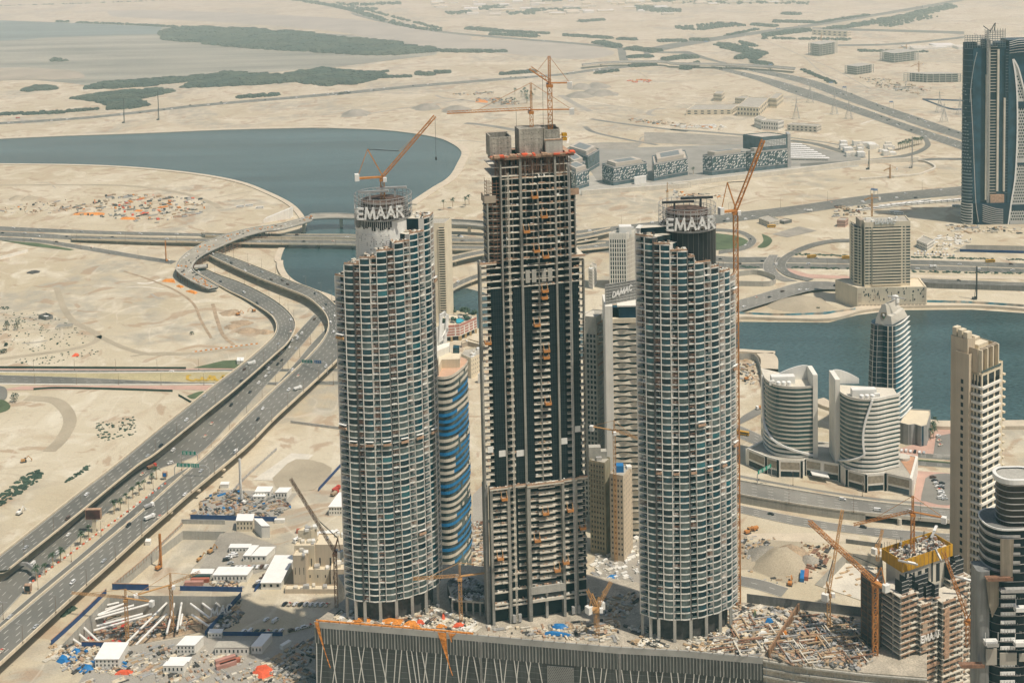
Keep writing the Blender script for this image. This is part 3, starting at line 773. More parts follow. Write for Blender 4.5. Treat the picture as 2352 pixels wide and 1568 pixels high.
sheetpoly('concrete_plot',g_((1700,200),(1960,20),(2110,30),(1930,190),(1850,205)),CONC_PALE,0.2);sheetpoly('concrete_plot',g_((1830,190),(1990,60),(2230,120),(2110,265),(1880,262)),TRACK,0.22,3);sheetpoly('yard_ground',g_((1480,560),(1600,545),(1860,640),(1840,790),(1380,930),(1300,860)),GREYSOIL,0.14);sheetpoly('yard_ground',g_((900,1310),(1350,1240),(1900,1245),(2120,1180),(2120,1600),(500,1600),(640,1400)),TRACKG,0.14);sheetpoly('yard_ground',g_((1280,460),(1480,262),(2000,290),(1850,470)),TRACKG,0.14);sheetpoly('yard_ground',h_((910,300),(1010,200),(1010,860),(900,860)),TRACKG,.14);sheetpoly('yard_ground',h_((1730,690),(2040,540),(2040,1000),(1730,1000)),TRACKG,.15)
road('stub',i_((250,812),(440,842),(600,872),(770,925)),i_((250,880),(440,908),(580,940),(720,985)),2,.24,ASPHALT_PALE);sheetpoly('sand_plot',i_((300,640),(800,600),(880,700),(820,900),(500,800),(300,800)),TRACK,.12,3);sheetpoly('pale_plot',i_((440,560),(1100,560),(1100,620),(600,600)),PAVE,.13,3)
# rough tracks and lots
for pts,wdt,m in((a_((-50,1245),(400,1243),(800,1246),(1050,1270),(1250,1305),(1420,1365),(1480,1402)),9,TRACK),(d_((-50,905),(300,860),(560,815),(660,745),(500,650),(430,560),(380,420)),7,TRACK),(d_((660,745),(850,830),(1050,870),(1400,850),(1700,800)),6,TRACK),(d_((830,310),(1000,365),(1180,440),(1300,530),(1350,640),(1420,760)),3,BROWN),(d_((1430,530),(1460,640),(1500,740),(1570,805)),4,BROWN),(d_((180,1160),(380,1185),(470,1300),(420,1430),(330,1520)),11,TRACK),(b_((100,785),(400,735),(700,690),(850,670)),7,TRACKG),(b_((860,828),(960,838),(1100,858),(1245,885)),16,ASPHALT_PALE),(b_((660,640),(720,660),(900,680),(1060,720)),8,TRACKG),(b_((1700,800),(1900,830),(2352,885)),12,ASPHALT_PALE),(b_((1660,850),(1720,888),(1900,930),(2150,975)),10,ASPHALT_PALE),(c_((-20,870),(250,890),(540,915)),14,ASPHALT_PALE),(c_((780,945),(950,968),(1130,1020),(1270,1062)),16,ASPHALT),(c_((780,925),(1000,955),(1250,1000)),6,ASPHALT_PALE),(b_((1500,640),(1600,700),(1700,750)),14,TRACKG),(b_((2200,730),(2120,740),(2090,765),(2130,780)),10,TRACKG),(c_((560,250),(870,380),(1100,480),(1320,600)),3,TRACKG),(c_((870,380),(1060,520),(1600,660)),3,TRACKG),(a_((2100,545),(2352,500)),5,TRACKG)):
 strip('dirt_track',pts,wdt,m,0.16)
road('cv',c_((850,1100),(1300,1070),(1560,1035),(1680,985),(1675,935),(1640,895)),c_((850,1118),(1320,1085),(1600,1045),(1720,985),(1705,930),(1665,885)),2,0.3,mark=False)
road('cv2',c_((1600,1075),(1750,1062),(1950,1062)),c_((1600,1090),(1750,1076),(1950,1076)),2,0.3,mark=False)
sheetpoly('parking_field',c_((-200,890),(60,895),(300,910),(540,930),(540,965),(200,975),(-200,960)),GREYSOIL,0.3)
sheetpoly('paved_lot',b_((1560,970),(1800,958),(2050,960),(2000,1005),(1600,1005)),GREYSOIL,0.28)
sheetpoly('design_district_paving',b_((1560,1190),(1720,1180),(1760,1240),(2352,1215))+c_((300,1170),(800,1120),(1250,1085),(1240,1120),(800,1165),(0,1260))+b_((2100,1262),(1640,1310),(1560,1250)),CONC,0.2)
sheetpoly('design_district_paving',b_((1600,1000),(2352,985))+c_((0,985),(540,965),(830,960),(1260,1062),(1240,1090),(300,1170))+b_((2352,1215),(1760,1240)),mat('district_asphalt',(0.30,0.285,0.25),0.9,0,0.15,0.03),0.18)
# retaining wall of the basin dug in front of the office blocks
for pts,h in((b_((1640,1312),(2352,1262))+c_((0,1258),(500,1200),(800,1165),(1240,1108),(1640,1085)),7),(c_((1640,1085),(1700,1095),(1755,1130),(1700,1160),(1600,1185),(1250,1210)),3)):
 c=smooth_line(gp(pts));mb=MB();mb.wallstrip([(p.x,p.y)for p in c],0,h,3)
 structure('retaining_wall',mb,CONC_PALE)
c=smooth_line(gp(f_((1640,392),(1700,420),(2000,432),(2500,448))));mb=MB();mb.wallstrip([(p.x,p.y)for p in c],0,6,1.5);structure('retaining_wall',mb,CONC_DARK)
# embankment sides of the raised roads on the right
_,Lm,Rm=M1
mb=MB()
for E in(Lm,Rm):
 for i in range(len(E)-1):
  p=project(E[i])[0]
  a,b=E[i],E[i+1]
  if E is Rm and 1957<p<2185:continue
  mb.face([(a.x,a.y,a.z),(b.x,b.y,b.z),(b.x,b.y,-0.2),(a.x,a.y,-0.2)])
structure('embankment_wall',mb,CONC)
mb=MB()
for E,sgn in((Lm,1),(Rm,-1)):
 O=offset_line(E,0.5*sgn)
 for i in range(len(E)-1):
  up=Vector((0,0,1.1));dn=Vector((0,0,-1.6 if E is Rm else 0))
  mb.face([E[i]+up,O[i]+up,O[i+1]+up,E[i+1]+up]);mb.face([O[i]+dn,O[i+1]+dn,O[i+1]+up,O[i]+up]);mb.face([E[i]+dn,E[i]+up,E[i+1]+up,E[i+1]+dn])
structure('road_parapet',mb,CONC_PALE)
mb=MB()
for E in(Rm,):
 for i in range(len(E)-1):
  p=project(E[i])[0]
  if 1957<p<2185:
   a,b=E[i],E[i+1];s=(Lm[i]-a)*0.9;s2=(Lm[i+1]-b)*0.9
   mb.face([a+s+Vector((0,0,-.3)),b+s2+Vector((0,0,-.3)),(b.x+s2.x,b.y+s2.y,-0.2),(a.x+s.x,a.y+s.y,-0.2)])
if mb.f:structure('underpass_wall',mb,CONC_DARK)
q=G(I_(1515,500),0);mb=MB();mb.tube((q.x,q.y,-.3),(q.x,q.y,4.8),1.6,n=12);tag(mb.build('bridge_column',CONC_PALE),'round concrete column under the road deck','column')
c=smooth_line(gp(e_((690,20),(800,22),(950,30),(1020,42)),0));mb=MB();mb.wallstrip([(p.x,p.y)for p in c],0,12,2);structure('retaining_wall',mb,CONC_DARK)
def zoom(ox,oy,k):
 return lambda x,y:((ox+x/k)/1.741497,(oy+y/k)/1.741497)
 # ---------------------------------------------------------------- building materials
GLA=glass('teal_glass',(0.009,0.052,0.070),0.15,var=.6,scale=.28,spec=.5)
GLB=glass('deep_glass',(0.007,0.022,0.030),0.2,var=.5,scale=.3,spec=.3)
GLC=glass('dusty_glass',(0.085,0.115,0.112),0.35,var=.55,scale=.3,spec=.4)
GLD=glass('bright_teal_glass',(0.014,0.11,0.13),0.12)
GLBLACK=glass('black_glass',(0.005,0.012,0.016),0.35,spec=0.15)
GLBLUE=glass('blue_glass',(0.02,0.055,0.085),0.12)
SLAB=mat('slab_edge',(0.76,0.75,0.69),0.8,0,0.18,0.2,streak=0.12,fine=0.15)
FIN=mat('painted_fin',(0.72,0.70,0.64),0.7,0,0.1,0.1,streak=0.15)
RAILG=glass('railing_glass',(0.045,0.085,0.09),0.2)
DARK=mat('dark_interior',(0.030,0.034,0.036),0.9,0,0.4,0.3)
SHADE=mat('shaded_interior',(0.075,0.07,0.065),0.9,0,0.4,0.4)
WHITEP=mat('white_panel',(0.78,0.77,0.72),0.6,0,0.06,0.2,streak=0.06)
WHITEW=mat('white_wall',(0.80,0.77,0.69),0.75,0,0.06,0.1,streak=0.10)
BEIGE=mat('beige_render',(0.60,0.50,0.37),0.85,0,0.07,0.1,streak=0.10)
CREAM=mat('cream_stone',(0.72,0.63,0.47),0.85,0,0.06,0.1,streak=0.10)
TAUPE=mat('taupe_render',(0.42,0.35,0.27),0.85,0,0.07,0.1,streak=0.08)
ORANGE=mat('crane_orange',(0.52,0.22,0.06),0.55,0,0.15,0.5)
CRANEY=mat('crane_yellow',(0.50,0.28,0.11),0.55,0,0.15,0.5)
RUSTY=mat('scaffold_rust',(0.25,0.135,0.085),0.85,0,0.3,0.5)
STEEL=mat('grey_steel',(0.44,0.43,0.41),0.55,0.2,0.15,0.5)
DSTEEL=mat('dark_steel',(0.07,0.07,0.07),0.6,0.2,0.3,0.5)
PLY=mat('formwork_ply',(0.46,0.30,0.20),0.85,0,0.25,0.4,fine=0.2)
YELLOW=mat('yellow_formwork',(0.62,0.33,0.015),0.6,0,0.10,0.15,streak=0.25)
BLUE=mat('blue_sheet',(0.02,0.17,0.42),0.6,0,0.15,0.4)
NAVY=mat('navy_hoarding',(0.03,0.07,0.20),0.6,0,0.15,0.2,streak=0.2)
ORNET=mat('orange_netting',(0.72,0.27,0.05),0.9,0,0.25,0.4,fine=0.3)
REDTARP=mat('red_tarpaulin',(0.72,0.12,0.05),0.8,0,0.2,0.4)
RED=mat('red_paint',(0.50,0.06,0.04),0.5,0,0.1,0.4)
WHITE=mat('white_paint',(0.84,0.83,0.79),0.5,0,0.05,0.3)
GREYROOF=mat('grey_roof',(0.42,0.39,0.33),0.9,0,0.12,0.1,fine=0.12)
TIMBER=mat('timber',(0.46,0.33,0.20),0.9,0,0.3,0.4)
ROLLM=mat('black_cladding',(0.020,0.024,0.027),0.5,0,0.3,0.15,streak=0.3)
# ---------------------------------------------------------------- letters of the roof signs
STROKES={'E':[((0,0),(0,1)),((0,1),(.5,1)),((0,.5),(.45,.5)),((0,0),(.5,0))],'M':[((0,0),(.12,1)),((.12,1),(.45,.08)),((.45,.08),(.78,1)),((.78,1),(.9,0))],'A':[((0,0),(.36,1)),((.36,1),(.72,0)),((.13,.33),(.59,.33))],'R':[((0,0),(0,1)),((0,1),(.32,1)),((.32,1),(.48,.88)),((.48,.88),(.48,.66)),((.48,.66),(.32,.52)),((.32,.52),(0,.52)),((.25,.52),(.56,0))],'D':[((0,0),(0,1)),((0,1),(.3,1)),((.3,1),(.55,.78)),((.55,.78),(.55,.22)),((.55,.22),(.3,0)),((.3,0),(0,0))],'C':[((.55,.85),(.38,1)),((.38,1),(.15,1)),((.15,1),(0,.75)),((0,.75),(0,.25)),((0,.25),(.15,0)),((.15,0),(.38,0)),((.38,0),(.55,.15))],'N':[((0,0),(0,1)),((0,1),(.6,0)),((.6,0),(.6,1))],}
LWID={'E':.5,'M':.9,'A':.72,'R':.56,'D':.55,'C':.55,'N':.6}
def letters(text,place,h,parent,m,w=.15,depth=.6,gap=.22,slant=0.0):
 """place(u) gives (point, direction) u metres along the sign; each letter becomes a mesh of its own"""
 total=sum(LWID[c]for c in text)*h+gap*h*(len(text)-1)
 u=-total/2
 for c in text:
  mb=MB()
  for(a,b)in STROKES[c]:
   p,d=place(u+LWID[c]*h/2)
   up=Vector((0,0,1))
   A=p+d*((a[0]-LWID[c]/2+slant*a[1])*h)+up*(a[1]*h)
   B=p+d*((b[0]-LWID[c]/2+slant*b[1])*h)+up*(b[1]*h)
   e=(B-A).normalized()*(w*h*0.5)
   n=d.cross(up).normalized()
   mb.beam(A-e*.9,B+e*.9,w*h,depth,up=n)
  mb.build('letter',m,parent)
  u+=(LWID[c]+gap)*h
def scaffold(mb,pts,z0,z1,dz=2.0,t=0.1,posts=True,planks=None,closed=False):
 n=len(pts)
 for i in range(n):
  a=pts[i]
  if posts:mb.beam((a[0],a[1],z0),(a[0],a[1],z1),t)
  if i+1<n or closed:
   b=pts[(i+1)%n];z=z0
   while z<=z1+.01:
    mb.beam((a[0],a[1],z),(b[0],b[1],z),t);z+=dz
    # ---------------------------------------------------------------- the mall block the towers stand on
PZ=46.0
def deck(p):return G(p,PZ)
MF=[deck(p)for p in g_((2113,1150))+h_((470,1200),(950,1243),(1400,1282),(1870,1322),(2352,1348))+i_((300,1368),(600,1392),(820,1432),(1290,1488),(1700,1520))]
MALL=thing('mall_building','long dark mall block with diagonal white strips and a cluttered roof deck','building',(MF[0].x,MF[0].y,0))
back=[deck(p)for p in i_((1700,1180),(1260,1108),(830,1060),(490,1020),(300,985))]+[deck(p)for p in h_((2000,880),(1500,800),(700,760),(0,830))]+[deck(p)for p in g_((2345,972),)]
mb=MB();pl=[(p.x,p.y)for p in MF]+[(p.x,p.y)for p in back]
ROOFPOLY=pl
mb.prism(pl,0,PZ-0.4)
mb.build('roof_deck',mat('deck_concrete',(.44,.39,.31),.9,0,.25,.12,fine=.25),MALL)
CLAD=mat('mall_cladding',(0.082,0.087,0.086),0.5,0.1,0.22,0.06,streak=0.35,fine=0.1)
CLAD2=mat('mall_rib_cladding',(0.12,0.125,0.12),0.55,0.1,0.2,0.06,streak=0.3)
MS=arclen(MF)
def mf(s,z,out=0.0):
 p,d=along(MF,MS,s);n=Vector((d.y,-d.x,0))
 return Vector((p.x,p.y,z))+n*out
def facade_strip(mb,s0,s1,z0,z1,out,st=4.0):
 k=max(1,int((s1-s0)/st))
 for i in range(k):
  a,b=s0+(s1-s0)*i/k,s0+(s1-s0)*(i+1)/k
  mb.face([mf(a,z0,out),mf(b,z0,out),mf(b,z1,out),mf(a,z1,out)])
  mb.face([mf(a,z1,out),mf(b,z1,out),mf(b,z1,out-.8),mf(a,z1,out-.8)])
ML_=MS[-1]
SEND=MS[7]
mb=MB();facade_strip(mb,0,SEND,0,PZ-12,0.3)
z=4.0
mb.mi(1)
while z<PZ-12:
 facade_strip(mb,0,SEND,z,z+0.12,0.36,8);z+=3.4
mb.build('facade_panel',[CLAD,CONC_DARK],MALL)
mb=MB();facade_strip(mb,0,SEND,PZ-12,PZ-3.0,0.55)
mb.build('upper_facade_band',CLAD2,MALL)
mb=MB();s=0.5
while s<SEND:
 a,d=along(MF,MS,s);n=Vector((d.y,-d.x,0))
 mb.beam(mf(s,PZ-12,.75),mf(s,PZ-3.2,.75),0.35 if rnd()<.7 else .6,.4);s+=1.75
mb.build('facade_rib',mat('rib_metal',(0.27,0.27,0.255),.5,.1,.2,.2),MALL)['kind']='stuff'
mb=MB();facade_strip(mb,0,SEND,PZ-3.0,PZ+.5,0.9);mb.build('parapet',mat('parapet_metal',(0.36,0.36,0.34),.5,.1,.15,.1),MALL)
random.seed(11)
s=1.0
STRIP=mat('pale_strip',(0.62,0.62,0.58),.5,.1,.05,.3)
while s<SEND-5:
 l=(PZ-12.2)-uni(0,.5);dx=uni(2.5,5.0)*(1 if rnd()<.5 else-1)
 zz=0
 p0=mf(s,PZ-12.1,.48);p1=mf(max(0.2,min(SEND-.3,s+dx)),uni(-2,8),.48)
 if not(MS[3]-3<s<MS[3]+18):
  mb=MB();mb.beam(p0,p1,.5,.2);mb.build('diagonal_strip',STRIP,MALL)
 s+=uni(2.4,5.0)
for sj in(MS[2]+1,MS[4]+2):
 mb=MB();mb.beam(mf(sj,0,.7),mf(sj,PZ-3,.7),1.3,.7);mb.build('expansion_joint',CONC_DARK,MALL)
 # perforated screen in the facade
mb=MB();facade_strip(mb,MS[3]+0.5,MS[3]+15,0,PZ-13.4,0.7)
mb.mi(1);zz=PZ-14
row=0
while zz>2:
 s=MS[3]+1+(row%2)*.55
 while s<MS[3]+14.6:
  mb.face([mf(s,zz,.76),mf(s+.45,zz,.76),mf(s+.45,zz+.45,.76),mf(s,zz+.45,.76)]);s+=1.1
 zz-=.9;row+=1
mb.build('perforated_screen',[mat('screen_grey',(0.24,0.24,0.225),.6,.1,.1,.2),mat('screen_hole',(0.07,0.07,0.07),.8)],MALL)
# open floors under the deck (right) and the recessed bay
def open_floors(s0,s1,ztop,n,dz=4.2):
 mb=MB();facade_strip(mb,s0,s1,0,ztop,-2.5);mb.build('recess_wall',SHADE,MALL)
 for k in range(n):
  z=ztop-k*dz
  mb=MB()
  q=max(1,int((s1-s0)/6))
  for i in range(q):
   a,b=s0+(s1-s0)*i/q,s0+(s1-s0)*(i+1)/q
   p=[mf(a,z,1),mf(b,z,1),mf(b,z,-3),mf(a,z,-3)]
   mb.face(p);mb.face([mf(a,z-.9,1),mf(b,z-.9,1),mf(b,z,1),mf(a,z,1)])
  mb.build('open_floor',CONC,MALL)
 s=s0+1.5
 while s<s1:
  mb=MB();mb.beam(mf(s,0,-.2),mf(s,ztop,-.2),.7);mb.build('floor_column',CONC,MALL);s+=7
open_floors(SEND,ML_,PZ-1,7)
# fallen orange netting on the facade edge
for s0,w0,l in((0.3,2.6,26),(70.5,5.0,24),(76.5,4.5,5)):
 mb=MB();k=10
 for i in range(k):
  t0,t1=i/k,(i+1)/k
  f=lambda t:(s0+t*l*.32,max(.5,w0*(1-t)**1.6))
  (a,wa),(b,wb)=f(t0),f(t1)
  mb.face([mf(a,PZ+.6-l*t0,1.3+.3*math.sin(t0*9)),mf(a+wa,PZ+.6-l*t0,1.3),mf(b+wb,PZ+.6-l*t1,1.3+.3*math.sin(t1*9)),mf(b,PZ+.6-l*t1,1.3)])
 tag(mb.build('safety_net',ORNET),{0.3:'torn orange netting hanging down the corner of the mall facade',70.5:'long orange netting twisted into a tail on the mall facade',76.5:'short gathered orange netting hanging over the mall parapet'}[s0],'netting')
ED=MB()
s=3.0
while s<SEND:
 a=mf(s,PZ+.5,-.5);b=mf(s,PZ+2.0,1.6);ED.beam(a,b,.22);ED.beam(mf(s,PZ+.5,.6),b,.18);s+=6
ED.build('davit_arm',PLY,MALL)['kind']='stuff'
mb=MB();facade_strip(mb,1,MS[2]-3,PZ+.5,PZ+1.2,.5);mb.build('edge_netting',ORNET,MALL)
# ---------------------------------------------------------------- the two curved towers
def fv_tower(label,bounds,types,tops,crown_px,crown_r,sign_y,dark_y,cyl_style,seed):
 random.seed(seed)
 zb=PZ+12.5
 fr=[G(p,zb)for p in bounds]
 n=len(fr)
 A,Bp=fr[0],fr[-1]
 ax=(Bp-A);ax.z=0;axn=ax.normalized();nn=Vector((-axn.y,axn.x,0))
 bk=[]
 for p in fr[1:-1]:
  u=(p-A).dot(axn);v=(p-A).dot(nn)
  bk.append(A+axn*u-nn*v*1.12+nn*2.0)
 bk=list(reversed(bk))
 cen=(A+Bp)/2;cen.z=0
 loc=Vector((cen.x,cen.y,PZ))
 t=thing('round_tower',label,'tower',loc)
 t['_o']=tuple(loc)
 pts=fr+bk;N=len(pts)
 zt=[ZAT(fr[i],tops[i])for i in range(n-1)]
 lowz=min(zt)
 hi_right=zt[-1]>zt[0]
 btops=[]
 for i in range(N-n+1):
  f=i/max(1,N-n)
  if hi_right:btops.append(max(lowz-18,zt[-1]-6-95*f))
  else:btops.append(max(lowz-18,lowz-18+max(0,f-.75)*4*45))
 alltop=zt+btops;btype=types+['W' if i%2 else 'N' for i in range(N-n+1)]
 FH=3.58
 snap=lambda z:zb+round((z-zb)/FH)*FH
 alltop=[snap(z)for z in alltop]
 # core wedges
 core=MB()
 ins=[cen+(p-cen)*0.90 for p in pts]
 cc=[cen+(p-cen)*0.2 for p in pts]
 for i in range(N):
  j=(i+1)%N
  core.mi(0)
  a,b,c,d=ins[i],ins[j],cc[j],cc[i]
  z1=alltop[i]-.2
  core.prism([(a.x,a.y),(b.x,b.y),(c.x,c.y),(d.x,d.y)],zb-1,z1,top=False)
  core.mi(1);core.face([(a.x,a.y,z1),(b.x,b.y,z1),(c.x,c.y,z1),(d.x,d.y,z1)])
 core.build('core',[GLB,CONC_PALE],t)
 def edge(i,off,f):
  a,b=pts[i],pts[(i+1)%N];d=(b-a);d.z=0
  nrm=Vector((d.y,-d.x,0)).normalized()
  q=a+(b-a)*f
  if(q-cen).dot(nrm)<0:nrm=-nrm
  return Vector((q.x,q.y,0))+nrm*off
 nf=int(round((max(alltop)-zb)/FH))
 panes=[]
 for k in range(nf+1):
  z=zb+k*FH
  s=MB()
  for i in range(N):
   if z>alltop[i]+.1:continue
   W=btype[i]=='W'
   seg=4 if W else 2
   for q in range(seg):
    f0,f1=q/seg,(q+1)/seg
    bul=lambda f:(0.16+0.5*math.sin(PI*f))if W else 0.1+0.2*math.sin(PI*f)
    o0,o1=edge(i,bul(f0),f0),edge(i,bul(f1),f1)
    in0,in1=edge(i,-1.4 if W else-2.4,f0),edge(i,-1.4 if W else-2.4,f1)
    hh=.62 if W else .42
    up=Vector((0,0,z));dn=Vector((0,0,z-hh))
    s.face([o0+dn,o1+dn,o1+up,o0+up]);s.face([o0+up,o1+up,in1+up,in0+up]);s.face([in0+dn,in1+dn,o1+dn,o0+dn])
   if z<alltop[i]-1 and W:
    panes.append((i,z))
  s.build('floor_slab',SLAB,t)
  # window panes: the front hundred one by one, the others together
 GM=[GLA,GLB,GLC,GLD]
 def pane(mb,i,z):
  r=rnd();h=(z-zb)/(max(alltop)-zb)
  mb.mi(2 if r<0.55-0.55*h else(3 if r>0.95 else(1 if r>.72 else 0)))
  seg=4
  g=.035
  for q in range(seg):
   f0,f1=g+(1-2*g)*q/seg,g+(1-2*g)*(q+1)/seg
   b0,b1=.02+.5*math.sin(PI*f0),.02+.5*math.sin(PI*f1)
   a,b=edge(i,b0,f0),edge(i,b1,f1)
   mb.face([a+Vector((0,0,z+.16)),b+Vector((0,0,z+.16)),b+Vector((0,0,z+FH-.64)),a+Vector((0,0,z+FH-.64))])
 front=[p for p in panes if p[0]<n-1];rest=[p for p in panes if p[0]>=n-1]
 random.shuffle(front)
 for p in front[:100]:
  mb=MB();pane(mb,*p);mb.build('window',GM,t)
 mb=MB()
 for p in front[100:]+rest:pane(mb,*p)
 o=mb.build('window',GM,t);o['kind']='stuff'
 # low white sill under each pane, fins, balcony glass
 mb=MB()
 for i,z in panes:
  for q in range(3):
   f0,f1=.03+.94*q/3,.03+.94*(q+1)/3
   a,b=edge(i,.08+.5*math.sin(PI*f0),f0),edge(i,.08+.5*math.sin(PI*f1),f1)
   mb.face([a+Vector((0,0,z)),b+Vector((0,0,z)),b+Vector((0,0,z+.16)),a+Vector((0,0,z+.16))])
 mb.build('sill_band',FIN,t)['kind']='stuff'
 for i in range(N):
  h=max(alltop[i],alltop[i-1])-.3
  p=pts[i];d=(p-cen);d.z=0;d.normalize()
  mb=MB();a=p+d*.45;b=p-d*2.6
  sd=Vector((-d.y,d.x,0))*.26
  mb.frame((b.x-sd.x/2,b.y-sd.y/2,zb-.6),(a-b)*Vector((1,1,0)),sd,Vector((0,0,h-zb+.6)))
  mb.build('fin',FIN,t)
  if i%4==2 and i<n:
   mb=MB();e_=sd.normalized()*.34;a2=a+e_+d*.12;b2=b+e_;mb.frame((b2.x-sd.x,b2.y-sd.y,zb-.6),(a2-b2)*Vector((1,1,0)),sd*1.6,Vector((0,0,h-zb+.4)));mb.build('dark_joint',DSTEEL,t)  # black joint between bays, its own dark steel colour
 for i in range(N):
  if btype[i]=='W':continue
  mb=MB();mw=MB();z=zb;back_=i>=n-1
  while z<alltop[i]-1:
   h=(z-zb)/(max(alltop)-zb)
   if rnd()<.25+.6*max(0,min(1,(.8-h)*2)):
    a,b=edge(i,.15,.04),edge(i,.15,.96)
    mb.mi(0);mb.face([a+Vector((0,0,z)),b+Vector((0,0,z)),b+Vector((0,0,z+1.1)),a+Vector((0,0,z+1.1))])
   else:
    for q in(.9,1.7,2.5):
     if rnd()<.6:
      a,b=edge(i,.35,.05),edge(i,.35,.95);mb.mi(1)
      mb.beam(a+Vector((0,0,z+q)),b+Vector((0,0,z+q)),.16)
   if not back_ and h<.8:
    for f in(.22,.42,.62,.82):
     a=edge(i,-1.35,f);mw.beam(a+Vector((0,0,z)),a+Vector((0,0,z+FH-.5)),.16)
   if not back_ and rnd()<.5:
    a=edge(i,-1.3,uni(.2,.8));mw.mi(0);mw.box(a+Vector((0,0,z+.8)),(uni(.8,2),.8,uni(.6,1.5)))
   z+=FH
  if mb.f:mb.build('balcony_railing',[RAILG,RUSTY],t)['kind']='stuff'
  if mw.f:mw.build('balcony_door',[FIN],t)['kind']='stuff'
  # columns and lobby wall beneath
 for i in range(n):
  p=cen+(pts[i]-cen)*.97
  if i%2==0 or i==1:
   mb=MB();mb.box((p.x,p.y,PZ+6),(1.6,1.6,12.4));mb.build('column',CONC,t)
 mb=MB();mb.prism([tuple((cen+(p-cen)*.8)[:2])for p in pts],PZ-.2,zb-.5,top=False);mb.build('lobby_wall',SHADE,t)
 # roof terraces: parapets and heaps of material
 par=MB();cl=MB()
 for i in range(n-1):
  z=alltop[i]
  a,b=edge(i,.2,0),edge(i,.2,1)
  par.beam(a+Vector((0,0,z+.4)),b+Vector((0,0,z+.4)),.25,.9)
  for q in range(16):
   c=edge(i,-uni(1,9),uni(.05,.95));cl.mi(random.choice([0,0,1,2,3]))
   cl.box((c.x,c.y,z+.4),(uni(.4,2.2),uni(.4,1.6),uni(.3,1.3)),uni(0,3))
  if z<max(zt)-3:
   for q in range(3):
    f=uni(0,1);a=edge(i,.4,f);par.beam(a+Vector((0,0,z)),a+Vector((uni(-.6,.6),-.4,z+uni(1,2.6))),.12)
 par.build('roof_edge',PLY,t);cl.build('roof_material',[CONC_PALE,PLY,WHITEP,SHADE],t)
 # crown
 cz=VY(crown_px,cen.y+7.0);ccx=Vector((cz.x,cz.y,0))
 zs=ZAT(ccx,sign_y);zd=ZAT(ccx,dark_y)
 r=crown_r
 mb=MB();mb.mi(0);mb.lathe([(r-.1,lowz-30),(r-.1,zs)],ccx,40)
 mb.mi(1);mb.face([(ccx.x+(r-.2)*math.cos(q*PI/12),ccx.y+(r-.2)*math.sin(q*PI/12),zs)for q in range(24)])
 mb.build('crown_drum',[ROLLM if cyl_style=='dark' else WHITEP,SHADE],t)
 if cyl_style=='white':
  a0,a1=R(186),R(292)
  k=26
  for q in range(k):
   t0,t1=a0+(a1-a0)*q/k,a0+(a1-a0)*(q+1)/k
   P_=lambda tt,zz,rr=r+.15:Vector((ccx.x+rr*math.cos(tt),ccx.y+rr*math.sin(tt),zz))
   zc=zd+uni(-1.2,1.2)
   mb=MB();mb.face([P_(t0,zc),P_(t1,zc),P_(t1,zs),P_(t0,zs)]);mb.build('dark_cladding_panel',ROLLM,t)
   mb=MB();mb.beam(P_(t0,zc,r+.3),P_(t0,zs,r+.3),.16);mb.build('mullion',WHITEP,t)
  mb=MB();zz=lowz-25
  while zz<zd-3.0:
   for q in range(40):
    t0=a0+.05+(a1-a0-.1)*q/40;t1=t0+(a1-a0)/40*.88
    if q in(4,9,10):continue
    dz=uni(-.15,.15);mb.mi(0 if rnd()<.92 else 1)
    mb.face([P_(t0,zz+dz,r+.12),P_(t1,zz+dz,r+.12),P_(t1,zz+.72+dz,r+.2),P_(t0,zz+.72+dz,r+.2)])
   zz+=1.1
  mb.build('wrapped_insulation',[WHITE,STEEL],t)['kind']='stuff'
 else:
  for q in range(18):
   t0=R(180+q*10.5)
   a=Vector((ccx.x+(r+.12)*math.cos(t0),ccx.y+(r+.12)*math.sin(t0),0))
   mb=MB();mb.beam(a+Vector((0,0,lowz-20)),a+Vector((0,0,zs)),.12);mb.build('joint_line',CONC_DARK,t)
   # scaffold crown with the sign
 sc=MB()
 hi=12.5
 for ring,rr in enumerate((r+.3,r-2.2)):
  ps=[(ccx.x+rr*math.cos(2*PI*q/28),ccx.y+rr*math.sin(2*PI*q/28))for q in range(28)]
  scaffold(sc,ps,zs,zs+hi-(2 if ring else 0),2.4,.22,closed=True)
 for q in range(28):
  a=2*PI*q/28;b=2*PI*(q+1)/28
  if rnd()<.6:sc.beam((ccx.x+(r+.3)*math.cos(a),ccx.y+(r+.3)*math.sin(a),zs+2.4*int(uni(0,4))),(ccx.x+(r+.3)*math.cos(b),ccx.y+(r+.3)*math.sin(b),zs+2.4*int(uni(1,5))),.18)
 sc.build('crown_scaffold',STEEL,t)
 inn=MB()
 for q in range(70):
  a=uni(0,2*PI);rr=uni(2,r-2.5);inn.mi(random.choice([0,1,2]))
  inn.box((ccx.x+rr*math.cos(a),ccx.y+rr*math.sin(a),zs+uni(.5,7.5)),(uni(.8,4),uni(.4,2),uni(.3,1.6)),uni(0,3))
 inn.build('crown_formwork',[RUSTY,SHADE,PLY],t)
 for sgn,zz in((-1,13.5),(1,15.5)):
  mb=MB();c=Vector((ccx.x+sgn*5,ccx.y-2,zs+zz))
  mb.beam(c+Vector((-8.5,1.5,-.5)),c+Vector((8.5,-1.0,.5)),1.4,1.1)
  mb.beam(c+Vector((sgn*2,0,-5)),c+Vector((sgn*2,0,-.5)),1.0);mb.build('roof_beam',STEEL if cyl_style=='white' else DSTEEL,t)
 mb=MB();mb.mi(0);mb.lathe([(r-3.4,-.2),(r-3.4,8.6)],(ccx.x,ccx.y,zs),20);mb.face([(ccx.x+(r-3.4)*math.cos(q*PI/8),ccx.y+(r-3.4)*math.sin(q*PI/8),zs+8.6)for q in range(16)]);mb.build('crown_core',mat('crown_rust',(.13,.085,.065),.9,0,.5,.4,streak=.4),t)
 fr_=MB()
